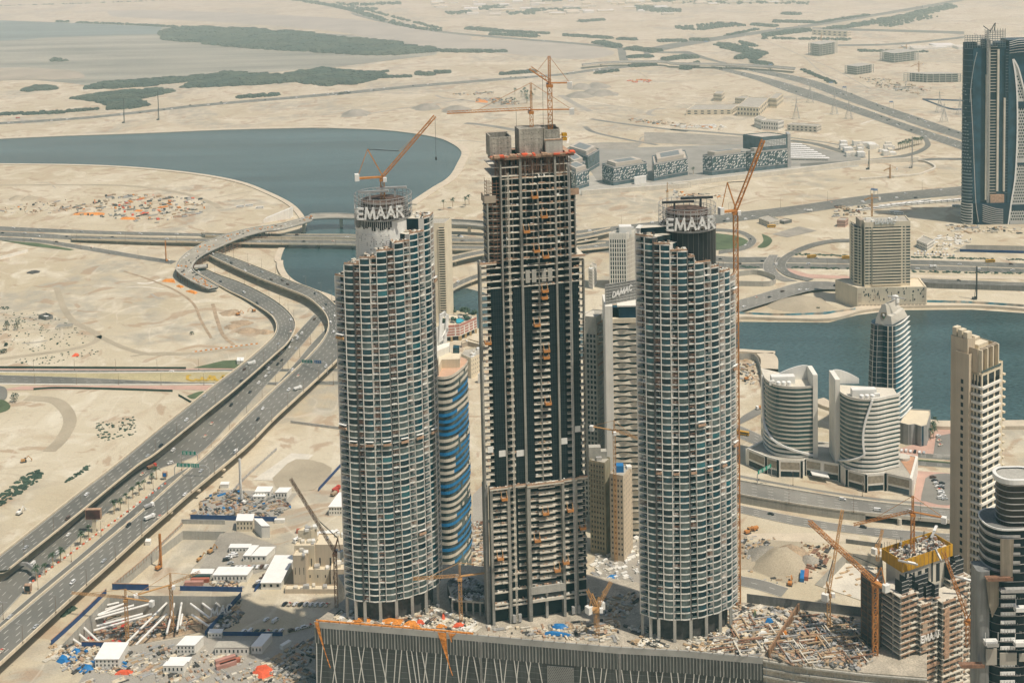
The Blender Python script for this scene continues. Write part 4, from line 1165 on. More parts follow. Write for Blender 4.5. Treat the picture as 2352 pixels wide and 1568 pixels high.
 for q in range(22):
  a=R(188+q*6.6);fr_.beam((ccx.x+(r+.55)*math.cos(a),ccx.y+(r+.55)*math.sin(a),zs+.5),(ccx.x+(r+.55)*math.cos(a+.115),ccx.y+(r+.55)*math.sin(a+.115),zs+.5),.25)
 sg=fr_.build('roof_sign',STEEL,t)
 sg['_o']=t['_o']
 rise=.04
 def place(u):
  q=70.0;a=R(270)+u/q;oy=r+.9-q
  return Vector((ccx.x+q*math.cos(a),ccx.y-oy+q*math.sin(a),zs+2.2+u*rise)),Vector((-math.sin(a),math.cos(a),0))
 letters('EMAAR',place,5.7,sg,WHITE,.19,.7,.24)
 return dict(t=t,cen=cen,zs=zs,zt=alltop,pts=pts,edge=edge,n=n,zb=zb,FH=FH,crown=ccx,r=r)
ZL=zoom(1300,2200,3.92);ZLT=zoom(1320,700,3.136)
ZR=zoom(2520,2240,4.704);ZRT=zoom(2500,740,3.136)
yt=lambda z,y:z(0,y)[1]
LT=fv_tower('curved glass tower whose stepped roof climbs to the right around a half white drum',[ZL(x,y)for x,y in((322,715),(465,768),(610,785),(705,792),(860,796),(965,790),(1120,768),(1235,742),(1375,702),(1470,672),(1600,622),(1690,575),(1790,500),(1835,420))],list('NWNWNWNWNWNWN'),[yt(ZLT,y)for y in(1215,1150,1150,1055,1055,942,942,845,845,730,730,545,545)],(882.5,560),15.7,yt(ZLT,497),yt(ZLT,590),'white',21)
RT=fv_tower('curved glass tower whose stepped roof falls to the right around a black drum',[ZR(x,y)for x,y in((203,985),(365,1045),(520,1078),(650,1092),(830,1105),(965,1105),(1145,1090),(1275,1070),(1445,1028),(1565,998),(1715,942),(1815,898),(1920,842),(2012,762))],list('NWNWNWNWNWNWN'),[yt(ZRT,y)for y in(605,605,755,755,855,855,942,942,1000,1000,1070,1070,1112)],(1578.8,560),15.0,yt(ZRT,510),yt(ZRT,950),'dark',22)
for T,yz in((LT,1500),(RT,1500)):
 pass
 # ---------------------------------------------------------------- the tall middle tower
random.seed(31)
ZC2=zoom(1920,1900,2.376);ZC1=zoom(1920,480,2.614)
o0=G(ZC2(136,1420),PZ)
ua=R(12.5)
CU=Vector((math.cos(ua),math.sin(ua),0));CV=Vector((-math.sin(ua),math.cos(ua),0))
CO=o0-CU*3.2
def cl_(u,v,z):return CO+CU*u+CV*v+Vector((0,0,z-CO.z))
CT=thing('stepped_tower','tallest tower of raw concrete frames and black glazing with cranes on its bare cores','tower',tuple(cl_(29,15,PZ)))
def cbox(mb,u0,u1,v0,v1,z0,z1):
 mb.frame(cl_(u0,v0,z0),CU*(u1-u0),CV*(v1-v0),Vector((0,0,z1-z0)))
front=cl_(25,0,0)
zat=lambda zoomf,y:ZAT(front,zoomf(0,y)[1])
Z_LOW=zat(ZC2,85);Z_MID=zat(ZC1,1480);Z_UP=zat(ZC1,385);Z_WING=zat(ZC1,790);Z_BEAM=zat(ZC2,1050)
FH=3.7
# dark cores
mb=MB()
for a0,b0,v0,v1,z0,z1 in((3,57,3.2,34,PZ-.2,Z_LOW-.3),(4,56,3.6,33,Z_LOW-.3,Z_MID),(8,52.5,3.8,31,Z_MID,Z_UP-11)):
 q_=[cl_(a0,v0,0),cl_(b0,v0,0),cl_(b0+1,v1,0),cl_(a0+(v1-v0)*.24,v1,0)];mb.prism([(p.x,p.y)for p in q_],z0,z1)
pass
cbox(mb,13,50,5,20,Z_UP-11,Z_UP);cbox(mb,4.6,8,4,12,Z_MID,Z_WING-1);cbox(mb,52.5,54.4,4,27,Z_MID,Z_WING-1)
mb.build('inner_core',GLBLACK,CT)
# fins
fins=[(2.4,3.8,-.6,PZ,Z_LOW),(12.0,13.6,-.6,PZ,Z_LOW),(22.8,24.8,-1.6,PZ,Z_LOW+1),(42.6,44.0,-1.6,PZ,Z_LOW),(50.2,51.6,-.6,PZ,Z_LOW),(22.6,23.9,.2,Z_LOW,Z_UP),(42.0,43.1,.2,Z_LOW,Z_UP),(32.4,33.0,.4,Z_LOW,Z_UP-16),(12.1,12.9,.6,Z_LOW,Z_UP-2),(50.2,51.0,.6,Z_LOW,Z_UP-8),(-.2,.7,.8,Z_LOW,Z_MID+2),(57.6,58.4,1.4,Z_LOW,Z_MID-2),(4.6,5.3,1.0,Z_MID,Z_WING),(53.6,54.2,2,Z_MID,Z_WING)]
FINC=mat('weathered_concrete',(.36,.345,.30),.9,0,.25,.08,streak=.35,fine=.15)
for u0,u1,v,z0,z1 in fins:
 mb=MB();cbox(mb,u0,u1,v,4.2,z0-.2,z1);mb.build('concrete_fin',FINC,CT)
mb=MB();cbox(mb,-.3,1.6,1.5,9,PZ,Z_LOW+.5);mb.build('side_wall',CONC_DARK,CT)
mb=MB();cbox(mb,.1,.9,2.6,9,Z_LOW+.5,Z_MID);mb.build('side_wall',CONC_DARK,CT)
# black glass panels of the middle part
for u0,u1 in((5.8,12.1),(17.8,22.6),(23.9,28.3),(37.9,42.0),(43.2,47.0),(51.2,54.6)):
 mb=MB();cbox(mb,u0,u1,1.2,3.7,Z_LOW,Z_MID-14)
 mb.mi(1);z=Z_LOW
 while z<Z_MID-15:
  for q in(0,1.2):
   mb.face([cl_(u0,1.15,z+q),cl_(u1,1.15,z+q),cl_(u1,1.15,z+q+.1),cl_(u0,1.15,z+q+.1)])
  z+=FH
 u=u0+1.2
 while u<u1:
  mb.face([cl_(u,1.14,Z_LOW),cl_(u+.08,1.14,Z_LOW),cl_(u+.08,1.14,Z_MID-14),cl_(u,1.14,Z_MID-14)]);u+=1.3
 mb.build('black_glazing',[GLBLACK,mat('black_mullion',(0.06,0.072,0.074),.5)],CT)
for u0,u1,z in((8.2,12.0,Z_LOW+17),(18,22.4,Z_LOW+16),(43.4,46.9,Z_LOW+20),(51.3,54.4,Z_LOW+26),(2,5,Z_LOW+20)):
 mb=MB();cbox(mb,u0,u1,.95,1.2,z,z+3.4);mb.build('pale_louvre_panel',WHITEP,CT)
 # floors
def slab(mb,u0,u1,v,z,dp=6.0,th=.42,lip=True):
 cbox(mb,u0,u1,v,v+dp,z-th,z)
def clutter_line(mb,u0,u1,v,z,p=.8):
 u=u0+.3
 while u<u1-.5:
  w_=uni(.3,1.4)
  if rnd()<p:
   mb.mi(random.choice([1,2,3,3,1]));cbox(mb,u,u+w_,v+uni(.1,.6),v+uni(.8,1.6),z,z+uni(.2,1.1))
  u+=w_+uni(.2,1.2)
FM=[CONC_PALE,PLY,WHITEP,SHADE,RUSTY]
k=0;z=Z_BEAM+4
while z<Z_LOW-1:
 mb=MB()
 for(u0,u1,v)in((3.8,8.0,.2),(8.4,12.0,.0),(13.6,17.0,.8),(18.5,22.6,2.0),(24.8,29.6,.6),(29.6,38.8,-.9),(38.8,42.6,.5),(44.0,47.0,.3),(47.4,50.2,1.0),(51.6,55.0,.6),(55.0,57.6,3.0)):
  mb.mi(0);slab(mb,u0,u1,v,z,4.5,.7 if v<1.5 else .4)
  clutter_line(mb,u0,u1,v,z,.35)
  if rnd()<.8:
   mb.mi(0);mb.beam(cl_(u0,v+.1,z+1.0),cl_(u1,v+.1,z+1.0),.1)
 mb.mi(0);cbox(mb,57.0,57.8,3,32,z-.5,z)
 mb.build('floor',FM,CT);z+=FH
for z in(PZ+9,PZ+18,PZ+27,Z_BEAM-8):
 mb=MB()
 for(u0,u1,v)in((3.8,12.0,.2),(13.6,22.6,1.6),(44,50.2,.8),(51.6,57,2.5)):
  mb.mi(0);slab(mb,u0,u1,v,z,5,.8);clutter_line(mb,u0,u1,v,z,.8)
 mb.build('floor',FM,CT)
mb=MB();mb.mi(0);cbox(mb,24.0,43.6,-1.8,3,Z_BEAM-4.2,Z_BEAM);clutter_line(mb,25,42.6,-1.2,Z_BEAM,.9);mb.build('transfer_beam',[CONC,PLY,WHITEP,SHADE,RUSTY],CT)
mb=MB();mb.mi(0);cbox(mb,24.8,42.8,-1.6,8,PZ+10.2,PZ+11.8);clutter_line(mb,25,42.6,-1.4,PZ+11.8,.8);mb.build('floor',FM,CT)
for u in(32.6,):
 mb=MB();cbox(mb,u,u+1.4,-.4,1.2,PZ,Z_BEAM-4.2);mb.build('column',CONC,CT)
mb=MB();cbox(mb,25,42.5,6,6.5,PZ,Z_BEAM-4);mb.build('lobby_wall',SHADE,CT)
mb=MB();mb.mi(0)
for u0,u1,v in((2.4,12.4,-.8),(12.4,23,-.4),(23,43.8,-2.0),(43.8,51.6,-.8),(51.6,58.2,.2)):
 mb.mi(0);cbox(mb,u0,u1,v,4,Z_LOW-.8,Z_LOW);mb.mi(1);cbox(mb,u0,u1,v,v+.2,Z_LOW,Z_LOW+.9);clutter_line(mb,u0,u1,v+.4,Z_LOW,.9)
mb.build('setback_ledge',FM,CT)
z=Z_LOW+FH
while z<Z_MID-1:
 mb=MB();top=z>Z_MID-15
 for(u0,u1,v)in((.7,5.6,1.2),(13.3,17.5,.8),(28.4,32.4,.5),(33.0,37.8,.2),(47.2,50.2,1.0),(54.8,57.8,2.0)):
  mb.mi(0);slab(mb,u0,u1,v,z,4,.45);clutter_line(mb,u0,u1,v,z,.3)
  mb.mi(0);mb.beam(cl_(u0,v+.1,z+1.0),cl_(u1,v+.1,z+1.0),.1)
 if top:
  for(u0,u1,v)in((5.8,12,1.4),(17.8,22.6,1.4),(23.9,28.4,.6),(37.9,42,.6),(43.2,47,1.2),(51,54.8,2)):
   mb.mi(0);slab(mb,u0,u1,v,z,4,.45);clutter_line(mb,u0,u1,v,z,.4)
 mb.build('floor',FM,CT);z+=FH
for u in(25,28.5,34,37.5):
 mb=MB();cbox(mb,u,u+2.4,.3,.8,Z_MID-12,Z_MID-5);mb.build('precast_panel',CONC,CT)
mb=MB()
for u0,u1,v in((-.2,9,.6),(51,59,1.2)):
 mb.mi(0);cbox(mb,u0,u1,v,9 if u0<5 else 30,Z_MID-.6,Z_MID);mb.mi(1);cbox(mb,u0,u1,v,v+.2,Z_MID,Z_MID+1.1);clutter_line(mb,u0,u1,v+.4,Z_MID,.9)
mb.build('setback_ledge',FM,CT)
z=Z_MID+1.5;k=0
while z<Z_UP-10:
 mb=MB()
 bays=[(13.0,17.5,.8),(17.5,22.4,.7),(23.9,28.0,.7),(28.0,32.3,.1),(33.0,37.2,.5),(37.2,41.9,.0),(43.2,46.6,.8),(46.6,50.2,.9)]
 if z<Z_WING:bays+=[(4.0,8,3.0),(8,11.6,2.2),(51,55,2.6)]
 for(u0,u1,v)in bays:
  mb.mi(0);slab(mb,u0,u1,v,z,4.5,.42)
  if rnd()<.42:mb.mi(1);cbox(mb,u0+.2,u0+(u1-u0)*uni(.5,.95),v-.05,v+.06,z+.1,z+uni(.4,1.0))
  clutter_line(mb,u0,u1,v+.2,z,.3)
  if rnd()<.7:
   mb.mi(3);u=u0+uni(.5,1.5)
   while u<u1:mb.beam(cl_(u,v+1.2,z),cl_(u,v+1.2,z+FH-.4),.14);u+=uni(.8,2)
 if z<Z_WING:
  mb.mi(0);cbox(mb,3.9,4.6,3,11,z-.4,z);cbox(mb,54.4,55.0,3,26,z-.4,z)
 mb.build('floor',FM,CT);z+=FH;k+=1
for u,v in((15,2.2),(18.5,2.2),(26,2.2),(30,2.2),(35,2),(39.5,2),(45,2.4),(48,2.6)):
 mb=MB();cbox(mb,u,u+.7,v,v+.7,Z_MID,Z_UP-3);mb.build('column',CONC,CT)
 # topmost storeys with falsework
mb=MB()
for z in(Z_UP-10,Z_UP-5.2):
 mb.mi(0)
 for u0,u1,v in((8,13,2),(13,22.4,.6),(43.2,52,1.0)):slab(mb,u0,u1,v,z,22,.5)
 slab(mb,23.9,42,2.0,z,20,.5)
mb.build('floor',FM,CT)
mb=MB()
for i in range(90):
 u=uni(24,41.8);v=uni(.8,3.6);z0=Z_UP-uni(9.5,10);mb.beam(cl_(u,v,z0),cl_(u+uni(-.8,.8),v,Z_UP-.8),.14)
for i in range(50):
 u=uni(24,41);zz=Z_UP-uni(1,9);mb.beam(cl_(u,1,zz),cl_(u+uni(1,3),1.2,zz+uni(-1,1)),.12)
for i in range(70):
 u=random.choice([uni(9,22),uni(43,52)]);v=uni(.8,3);mb.beam(cl_(u,v,Z_UP-10),cl_(u,v,Z_UP-.5),.14)
mb.build('falsework',RUSTY,CT)['kind']='stuff'
mb=MB()
for u0,u1,v0,v1 in((7.2,15,1,9),(14.5,22.6,-.6,26),(22.6,42,0,26),(42,53.2,-.4,26)):
 mb.mi(0);cbox(mb,u0,u1,v0,v1,Z_UP-.9,Z_UP);mb.mi(1);cbox(mb,u0,u1,v0,v0+.2,Z_UP-1,Z_UP+1.0)
 mb.mi(4);cbox(mb,u0,u1,v0+.4,v0+1.6,Z_UP,Z_UP+uni(.3,.9))
mb.build('top_deck',[PLY,PLY,WHITEP,SHADE,REDTARP],CT)
for i in range(26):
 u=uni(8,52);mb=MB()
 mb.mi(0);cbox(mb,u,u+uni(1,3.4),-.8,uni(1,4),Z_UP+.1,Z_UP+uni(.5,1.6));mb.build('deck_tarpaulin',REDTARP if rnd()<.55 else PLY,CT)
for(u0,u1,v0,v1,zy,open_)in((7.6,19.6,5,15,165,1),(23.6,36.8,3.2,14,110,0),(37.8,46.8,5.5,15,120,1)):
 zt_=zat(ZC1,zy);mb=MB()
 if open_:
  cbox(mb,u0,u0+.7,v0,v1,Z_UP,zt_);cbox(mb,u0+.7,u1,v0,v0+.7,Z_UP,zt_-1);cbox(mb,u0+.7,u1,v1-.7,v1,Z_UP,zt_);cbox(mb,u1-.7,u1,v0+.7,v1-.7,Z_UP,zt_-.5)
 else:cbox(mb,u0,u1,v0,v1,Z_UP,zt_)
 # tie holes
 mb.mi(1)
 for a in range(3):
  for b in range(4):
   u=u0+(u1-u0)*(a+.6)/3.2;zz=Z_UP+(zt_-Z_UP)*(b+.5)/4.2
   mb.face([cl_(u,v0-.02,zz),cl_(u+.35,v0-.02,zz),cl_(u+.35,v0-.02,zz+.4),cl_(u,v0-.02,zz+.4)])
 mb.mi(2)
 for b in range(1,5):
  zz=Z_UP+(zt_-Z_UP)*b/5
  mb.face([cl_(u0,v0-.03,zz),cl_(u1,v0-.03,zz),cl_(u1,v0-.03,zz+.09),cl_(u0,v0-.03,zz+.09)])
 mb.build('lift_core',[mat('core_concrete',(0.40,0.37,0.31),.9,0,.25,.12,streak=.3,fine=.2),DARK,CONC_DARK],CT)
mb=MB();cbox(mb,37.6,47.2,1.0,5.4,Z_UP,zat(ZC1,235));mb.build('lift_core',CONC,CT)
mb=MB();cbox(mb,37,47.4,.8,1.2,zat(ZC1,235),zat(ZC1,222));mb.build('formwork_edge',PLY,CT)
for zy in(200,245):
 mb=MB();cbox(mb,48,50.5,4,6.5,zat(ZC1,zy+14),zat(ZC1,zy-18));cbox(mb,46.8,48,4.8,5.4,zat(ZC1,zy),zat(ZC1,zy-6));mb.build('climbing_platform',YELLOW,CT)
 # left netted wing of the upper part
mb=MB()
z=Z_MID
while z<Z_UP-12:
 for v in(4,7,10):mb.beam(cl_(5.2,v,z),cl_(8,v-1.5,z),.2)
 mb.beam(cl_(5.2,4,z),cl_(5.2,10,z),.2);mb.beam(cl_(5.2,4,z),cl_(8.0,1.4,z),.2);mb.beam(cl_(8,1.4,z),cl_(11.8,1.2,z),.2);z+=1.9
for u,v in((5.2,4),(5.2,10),(8,1.4),(10,1.3),(11.8,1.2)):mb.beam(cl_(u,v,Z_MID),cl_(u,v,Z_UP-12),.2)
mb.build('wing_scaffold',RUSTY,CT)['kind']='stuff'
mb=MB();cbox(mb,3.2,9.5,.8,1.1,Z_WING-3,Z_WING+1);cbox(mb,3.2,3.5,1.1,10,Z_WING-3,Z_WING+1);mb.build('wing_parapet',TAUPE,CT)
mb=MB();cbox(mb,51,56,1.5,1.8,Z_WING-2,Z_WING+1.6);mb.build('wing_parapet',PLY,CT)
# hoist masts
for label,u,v,z0,z1 in(('white builders hoist mast on the front of the tall middle tower near its west corner',16.0,-.9,PZ,zat(ZC1,540)),('dark builders hoist mast on the front of the tall middle tower near its east corner',49.6,-.9,PZ,zat(ZC1,470))):
 h=thing('hoist_mast',label,'hoist',tuple(cl_(u,v,z0)))
 mb=MB();mb.lattice(cl_(u,v,z0),cl_(u,v,z1),.9,1.5,.14);mb.build('mast',CONC_PALE if u<20 else STEEL,h)
 for q in range(14):
  zz=z0+(z1-z0)*(q+.5)/14;mb=MB();mb.beam(cl_(u,v,zz),cl_(u,v+2.6,zz),.15);mb.build('wall_tie',RUSTY,h)
 for sg_ in(-1,1):
  mb=MB();cbox(mb,u+sg_*1.6-.8,u+sg_*1.6+.8,v-.8,v+.8,PZ+.5,PZ+4.5);mb.build('hoist_cage',STEEL,h)
  # cantilevered loading platforms
plats=[(30,470,1380,ZC1),(0,0,0,None)]
def platform(u,v,z,label):
 t=thing('loading_platform',label,'platform',tuple(cl_(u,v,z)),'orange loading platforms on the tall tower')
 mb=MB();cbox(mb,u-1.6,u+1.6,v-3.2,v+.5,z,z+.3);mb.build('platform_floor',PLY,t)
 mb=MB();cbox(mb,u-1.7,u+1.7,v-3.4,v-3.2,z,z+1.5);cbox(mb,u-1.7,u-1.5,v-3.2,v,z,z+1.4);cbox(mb,u+1.5,u+1.7,v-3.2,v,z,z+1.4);mb.build('side_panel',ORANGE,t)
 mb=MB()
 for s_ in(-1,1):mb.beam(cl_(u+s_*1.5,v-3.0,z+1.2),cl_(u+s_*1.5,v+.3,z+4.4),.18)
 mb.build('tie_rod',CRANEY,t)
zfl=lambda y,zm:Z_LOW+round((zat(zm,y)-Z_LOW)/FH)*FH
for(uu,yy,zm)in((30.5,800,ZC1),(25.6,1165,ZC1),(31,1390,ZC1),(36,1450,ZC1),(35.5,1010,ZC1)):
 platform(uu,.4,Z_MID+1.5+round((zat(zm,yy)-Z_MID-1.5)/FH)*FH,'orange loading platform jutting from the open upper frame of the tall tower')
ZE=E_
for(uu,yy)in((35.2,470),(34.8,520),(30.4,690),(35.5,865),(35.2,895),(35.8,1230),(3,765)):
 platform(uu,.6,Z_LOW+round((ZAT(front,E_(0,yy)[1])-Z_LOW)/FH)*FH,'orange loading platform on the black glazed middle of the tall tower')
for(uu,yy)in((10,180),(33,345),(28,645),(7,735),(47,370),(39,930),(44,850),(54,560)):
 platform(uu,-.2,Z_BEAM+4+round((zat(ZC2,yy)-Z_BEAM-4)/FH)*FH,'orange loading platform among the white slab edges low on the tall tower')
 # ---------------------------------------------------------------- the other buildings
def wallquad(a,b,z0,z1,out,cen=None):
 a=Vector((a[0],a[1],0));b=Vector((b[0],b[1],0));d=b-a
 n=Vector((d.y,-d.x,0)).normalized()
 if cen is not None and((a+b)/2-Vector((cen[0],cen[1],0))).dot(n)<0:n=-n
 n=n*out
 U=Vector((0,0,1))
 return[a+n+U*z0,b+n+U*z0,b+n+U*z1,a+n+U*z1]
def grid(a,b,z0,z1,nx,nz,wf,hf,out,cen,x0=0.0,x1=1.0,stagger=0.0):
 qs=[]
 a=Vector((a[0],a[1],0));b=Vector((b[0],b[1],0))
 for k in range(nz):
  for i in range(nx):
   f=x0+(x1-x0)*(i+.5)/nx;h=(x1-x0)/nx*wf/2
   f+=stagger*(k%2)
   p,q=a.lerp(b,f-h),a.lerp(b,f+h)
   dz=(z1-z0)/nz;zc=z0+dz*(k+.5)
   qs.append(wallquad(p,q,zc-dz*hf/2,zc+dz*hf/2,out,cen))
 return qs
def put(t,name,qs,m,limit=100,depth=0.0):
 """window openings: the first hundred as parts, the rest as one"""
 mats=m if isinstance(m,(list,tuple))else[m]
 qs=list(qs);random.shuffle(qs)
 for q in qs[:limit]:
  mb=MB();mb.face(q);mb.build(name,random.choice(mats),t)
 if qs[limit:]:
  mb=MB()
  for q in qs[limit:]:mb.mi(int(uni(0,len(mats))));mb.face(q)
  o=mb.build(name,list(mats),t);o['kind']='stuff'
def center(poly):
 return(sum(p[0]for p in poly)/len(poly),sum(p[1]for p in poly)/len(poly))
def plan(A,B,C):
 """front corner B with a left end A and a right end C, closed as a parallelogram"""
 return[A,B,C,A+C-B]
def body(t,poly,z0,z1,m,name='wall',par=1.0,roof=None):
 mb=MB();mb.prism([(p[0],p[1])for p in poly],z0,z1-par,top=False)
 mb.mi(1);mb.face([(p[0],p[1],z1-par)for p in poly])
 mb.mi(0)
 c=center(poly)
 inn=[(p[0]+(c[0]-p[0])*.03,p[1]+(c[1]-p[1])*.03)for p in poly]
 if par>0:
  n=len(poly)
  for i in range(n):
   j=(i+1)%n;a,b=poly[i],poly[j];e,f=inn[i],inn[j]
   mb.face([(a[0],a[1],z1-par),(b[0],b[1],z1-par),(b[0],b[1],z1),(a[0],a[1],z1)])
   mb.face([(a[0],a[1],z1),(b[0],b[1],z1),(f[0],f[1],z1),(e[0],e[1],z1)])
   mb.face([(f[0],f[1],z1-par),(e[0],e[1],z1-par),(e[0],e[1],z1),(f[0],f[1],z1)])
 return mb.build(name,[m,roof or GREYROOF],t)
def roof_kit(t,poly,z,n,m=None):
 xs=[p[0]for p in poly];ys=[p[1]for p in poly];k=0;tr=0
 c=center(poly)
 sp=[(p[0]+(c[0]-p[0])*.2,p[1]+(c[1]-p[1])*.2)for p in poly]
 while k<n and tr<200:
  tr+=1
  x,y=uni(min(xs),max(xs)),uni(min(ys),max(ys))
  if not inpoly(x,y,sp):continue
  k+=1;h=uni(.8,2.6);mb=MB();mb.box((x,y,z+h/2),(uni(1.2,4),uni(1.2,4),h),.2)
  mb.build('roof_unit',m or random.choice([WHITEP,STEEL,CONC_PALE]),t)
def ring(t,name,poly,z0,z1,out,m,closed=True,idx=None):
 """a band round a plan, stepping out from it"""
 c=center(poly);n=len(poly)
 o=[]
 for p in poly:
  d=Vector((p[0]-c[0],p[1]-c[1],0));o.append((p[0]+d.normalized().x*out,p[1]+d.normalized().y*out))
 mb=MB()
 for i in(range(n)if closed else range(n-1)):
  if idx is not None and i not in idx:continue
  j=(i+1)%n
  mb.face([(o[i][0],o[i][1],z0),(o[j][0],o[j][1],z0),(o[j][0],o[j][1],z1),(o[i][0],o[i][1],z1)])
  mb.face([(o[i][0],o[i][1],z1),(o[j][0],o[j][1],z1),(poly[j][0],poly[j][1],z1),(poly[i][0],poly[i][1],z1)])
  mb.face([(poly[i][0],poly[i][1],z0),(poly[j][0],poly[j][1],z0),(o[j][0],o[j][1],z0),(o[i][0],o[i][1],z0)])
 return mb.build(name,m,t)
random.seed(41)
# --- slim beige tower behind the first curved tower
A,B=G((975,742)),G((1027,741));C=B+Vector((6,22,0))
pl=plan(A,B,C);zt=ZAT(B,512)
t=thing('slim_tower','slim cream residential tower with rows of small square windows half hidden by the curved tower','tower',tuple((A+B)/2))
body(t,pl,0,zt,CREAM)
c=center(pl)
put(t,'window',grid(A,B,4,zt-4,1,38,.16,.42,.06,c,.30,.62)+grid(A,B,4,zt-4,1,38,.2,.42,.06,c,.1,.3),DARK)
for k in range(38):
 z=4+(zt-8)*k/38
 q=grid(A,B,z,z+(zt-8)/38,1,1,.9,.62,.05,c,.72,.98)
 mb=MB();mb.face(q[0]);mb.build('balcony_opening',SHADE,t)
 p0,p1=A.lerp(B,.7),A.lerp(B,1.0);mb=MB();mb.beam(p0+Vector((0,-.6,z+.3)),p1+Vector((0.4,-.6,z+.3)),1.4,.8);mb.build('balcony',CREAM,t)
 # --- pink building with the roof pool
ZP=zoom(1740,1180,4.125)
b0=G(ZP(415,748));hz_=ZAT(b0,ZP(0,480)[1])
pl=[G(ZP(*p),hz_)for p in((120,505),(410,480),(690,355),(480,345),(120,295))]
t=thing('pink_building','pink banded building with a turquoise roof pool on the waterside','building',(b0.x,b0.y,0))
PINKB=mat('pink_band',(0.47,0.22,0.17),.8,0,.08,.2);TANB=mat('tan_stone',(0.50,0.36,0.19),.85,0,.08,.2)
body(t,pl,hz_*.28,hz_,WHITEW,'wall',1.0,CREAM)
c=center(pl)
for k in range(4):
 z=hz_*.34+k*hz_*.165
 for(i,j,s0,s1)in((0,1,.15,.7),(0,1,.78,.98),(1,2,.02,.22),(1,2,.28,.50),(1,2,.56,.76),(1,2,.82,.98)):
  a,b=pl[i].lerp(pl[j],s0),pl[i].lerp(pl[j],s1)
  if k==3:a,b=pl[i].lerp(pl[j],0 if s0<.2 else s0-.06),pl[i].lerp(pl[j],s1)
  mb=MB();mb.face(wallquad(a,b,z,z+hz_*(.115 if k<3 else .17),.08,c));mb.build('pink_panel',PINKB,t)
for(i,j,f)in((0,1,.1),(0,1,.5),(0,1,.97),(1,2,.04),(1,2,.34),(1,2,.64),(1,2,.97)):
 p=pl[i].lerp(pl[j],f);mb=MB();mb.box((p.x+(c[0]-p.x)*.04,p.y+(c[1]-p.y)*.04,hz_*.14),(2,2,hz_*.28));mb.build('pillar',TANB,t)
ins=[(p.x+(c[0]-p.x)*.14,p.y+(c[1]-p.y)*.14)for p in pl]
mb=MB();mb.prism(ins,0,hz_*.28);mb.build('ground_floor',SHADE,t)
POOLM=mat('pool_water',(0.03,0.38,0.48),.1,0,.1,.3)
pp=[G(ZP(*p),hz_+.1)for p in((325,395),(430,382),(490,415),(420,455),(365,460))]
mb=MB();mb.face(pp);mb.build('roof_pool',POOLM,t)
roof_kit(t,pl,hz_,7)
for i,(x,y)in enumerate(((220,262),(270,250),(320,275),(440,270),(490,290),(540,275),(600,330),(660,330),(520,400),(140,455),(320,440))):
 p=G(ZP(x,y),hz_ if i>5 else 4);mb=MB()
 for q in range(7):mb.blob((p.x+uni(-2,2),p.y+uni(-2,2),p.z+uni(1,4)),uni(1.2,2.4),.8,5,4,.3)
 tr=thing('garden_tree','small grey green tree growing by the pink building with the pool','tree',tuple(p),'trees round the pink building')
 mb.build('crown',GREEN,tr);mb=MB();mb.tube(p,p+Vector((0,0,2)),.2,n=5);mb.build('trunk',TIMBER,tr)
 # --- residence with blue wrapped balconies and a big letter on its roof
br=G(H_(905,815));zr=ZAT(br,ZP(0,1075)[1])
edge=[G(ZP(*p),zr)for p in((-260,1300),(-100,1340),(50,1362),(150,1366),(250,1345),(330,1305),(420,1235),(500,1155),(540,1085),(530,1045))]
fr=smooth_line(edge,n=3)
bkp=[G(ZP(*p),zr)for p in((400,1000),(60,1010),(-260,1060))]
pl=[Vector((p.x,p.y,0))for p in fr]+[Vector((p.x,p.y,0))for p in bkp]
t=thing('wave_residence','residence with curving cream balcony bands partly wrapped in blue sheeting','building',(pl[6].x,pl[6].y,0))
c=center(pl)
ins=[Vector((p.x+(c[0]-p.x)*.055,p.y+(c[1]-p.y)*.055,0))for p in pl]
mb=MB();mb.prism([(p.x,p.y)for p in ins],0,zr-.4);mb.build('core',GLC,t)
CREAMB=mat('balcony_cream',(0.68,0.62,0.51),.85,0,.12,.15,streak=.1);BLUEW=mat('blue_wrap',(0.02,0.20,0.44),.5,0,.15,.3)
nfl=34;fh=zr/nfl;L=len(fr)
for k in range(3,nfl):
 z=k*fh
 cut=int(L*uni(.45,.6));lb=4<k<nfl-2 and rnd()<.46 and k not in(20,21);rb=4<k<nfl-1 and rnd()<.5
 off=[1.6*math.sin(i/L*PI*3+k*1.1)*.25 for i in range(L)]
 for(i0,i1,bl)in((0,cut,lb),(cut,L-1,rb)):
  mb=MB()
  for i in range(i0,i1):
   a,b=fr[i],fr[i+1]
   da=(Vector((a.x-c[0],a.y-c[1],0))).normalized();db=(Vector((b.x-c[0],b.y-c[1],0))).normalized()
   a=Vector((a.x,a.y,0))+da*(off[i]);b=Vector((b.x,b.y,0))+db*(off[i+1])
   if not bl and rnd()<.18 and i>L*.55:continue
   z1=z+fh*.5
   mb.face([a+Vector((0,0,z)),b+Vector((0,0,z)),b+Vector((0,0,z1)),a+Vector((0,0,z1))])
   ia,ib=ins[i],ins[i+1]
   mb.face([a+Vector((0,0,z+.2)),b+Vector((0,0,z+.2)),ib+Vector((0,0,z+.2)),ia+Vector((0,0,z+.2))])
   mb.face([a+Vector((0,0,z)),ia+Vector((0,0,z)),ib+Vector((0,0,z)),b+Vector((0,0,z))])
  if mb.f:o=mb.build('balcony_band',BLUEW if bl else CREAMB,t)
mb=MB();mb.mi(0);mb.face([(p.x,p.y,zr-.3)for p in pl]);mb.build('roof_terrace',mat('terrace_tile',(0.55,.36,.25),.9,0,.1,.2),t)
ring(t,'terrace_parapet',[Vector((p.x,p.y,0))for p in fr],zr-1,zr+.8,.2,CREAMB,closed=False)
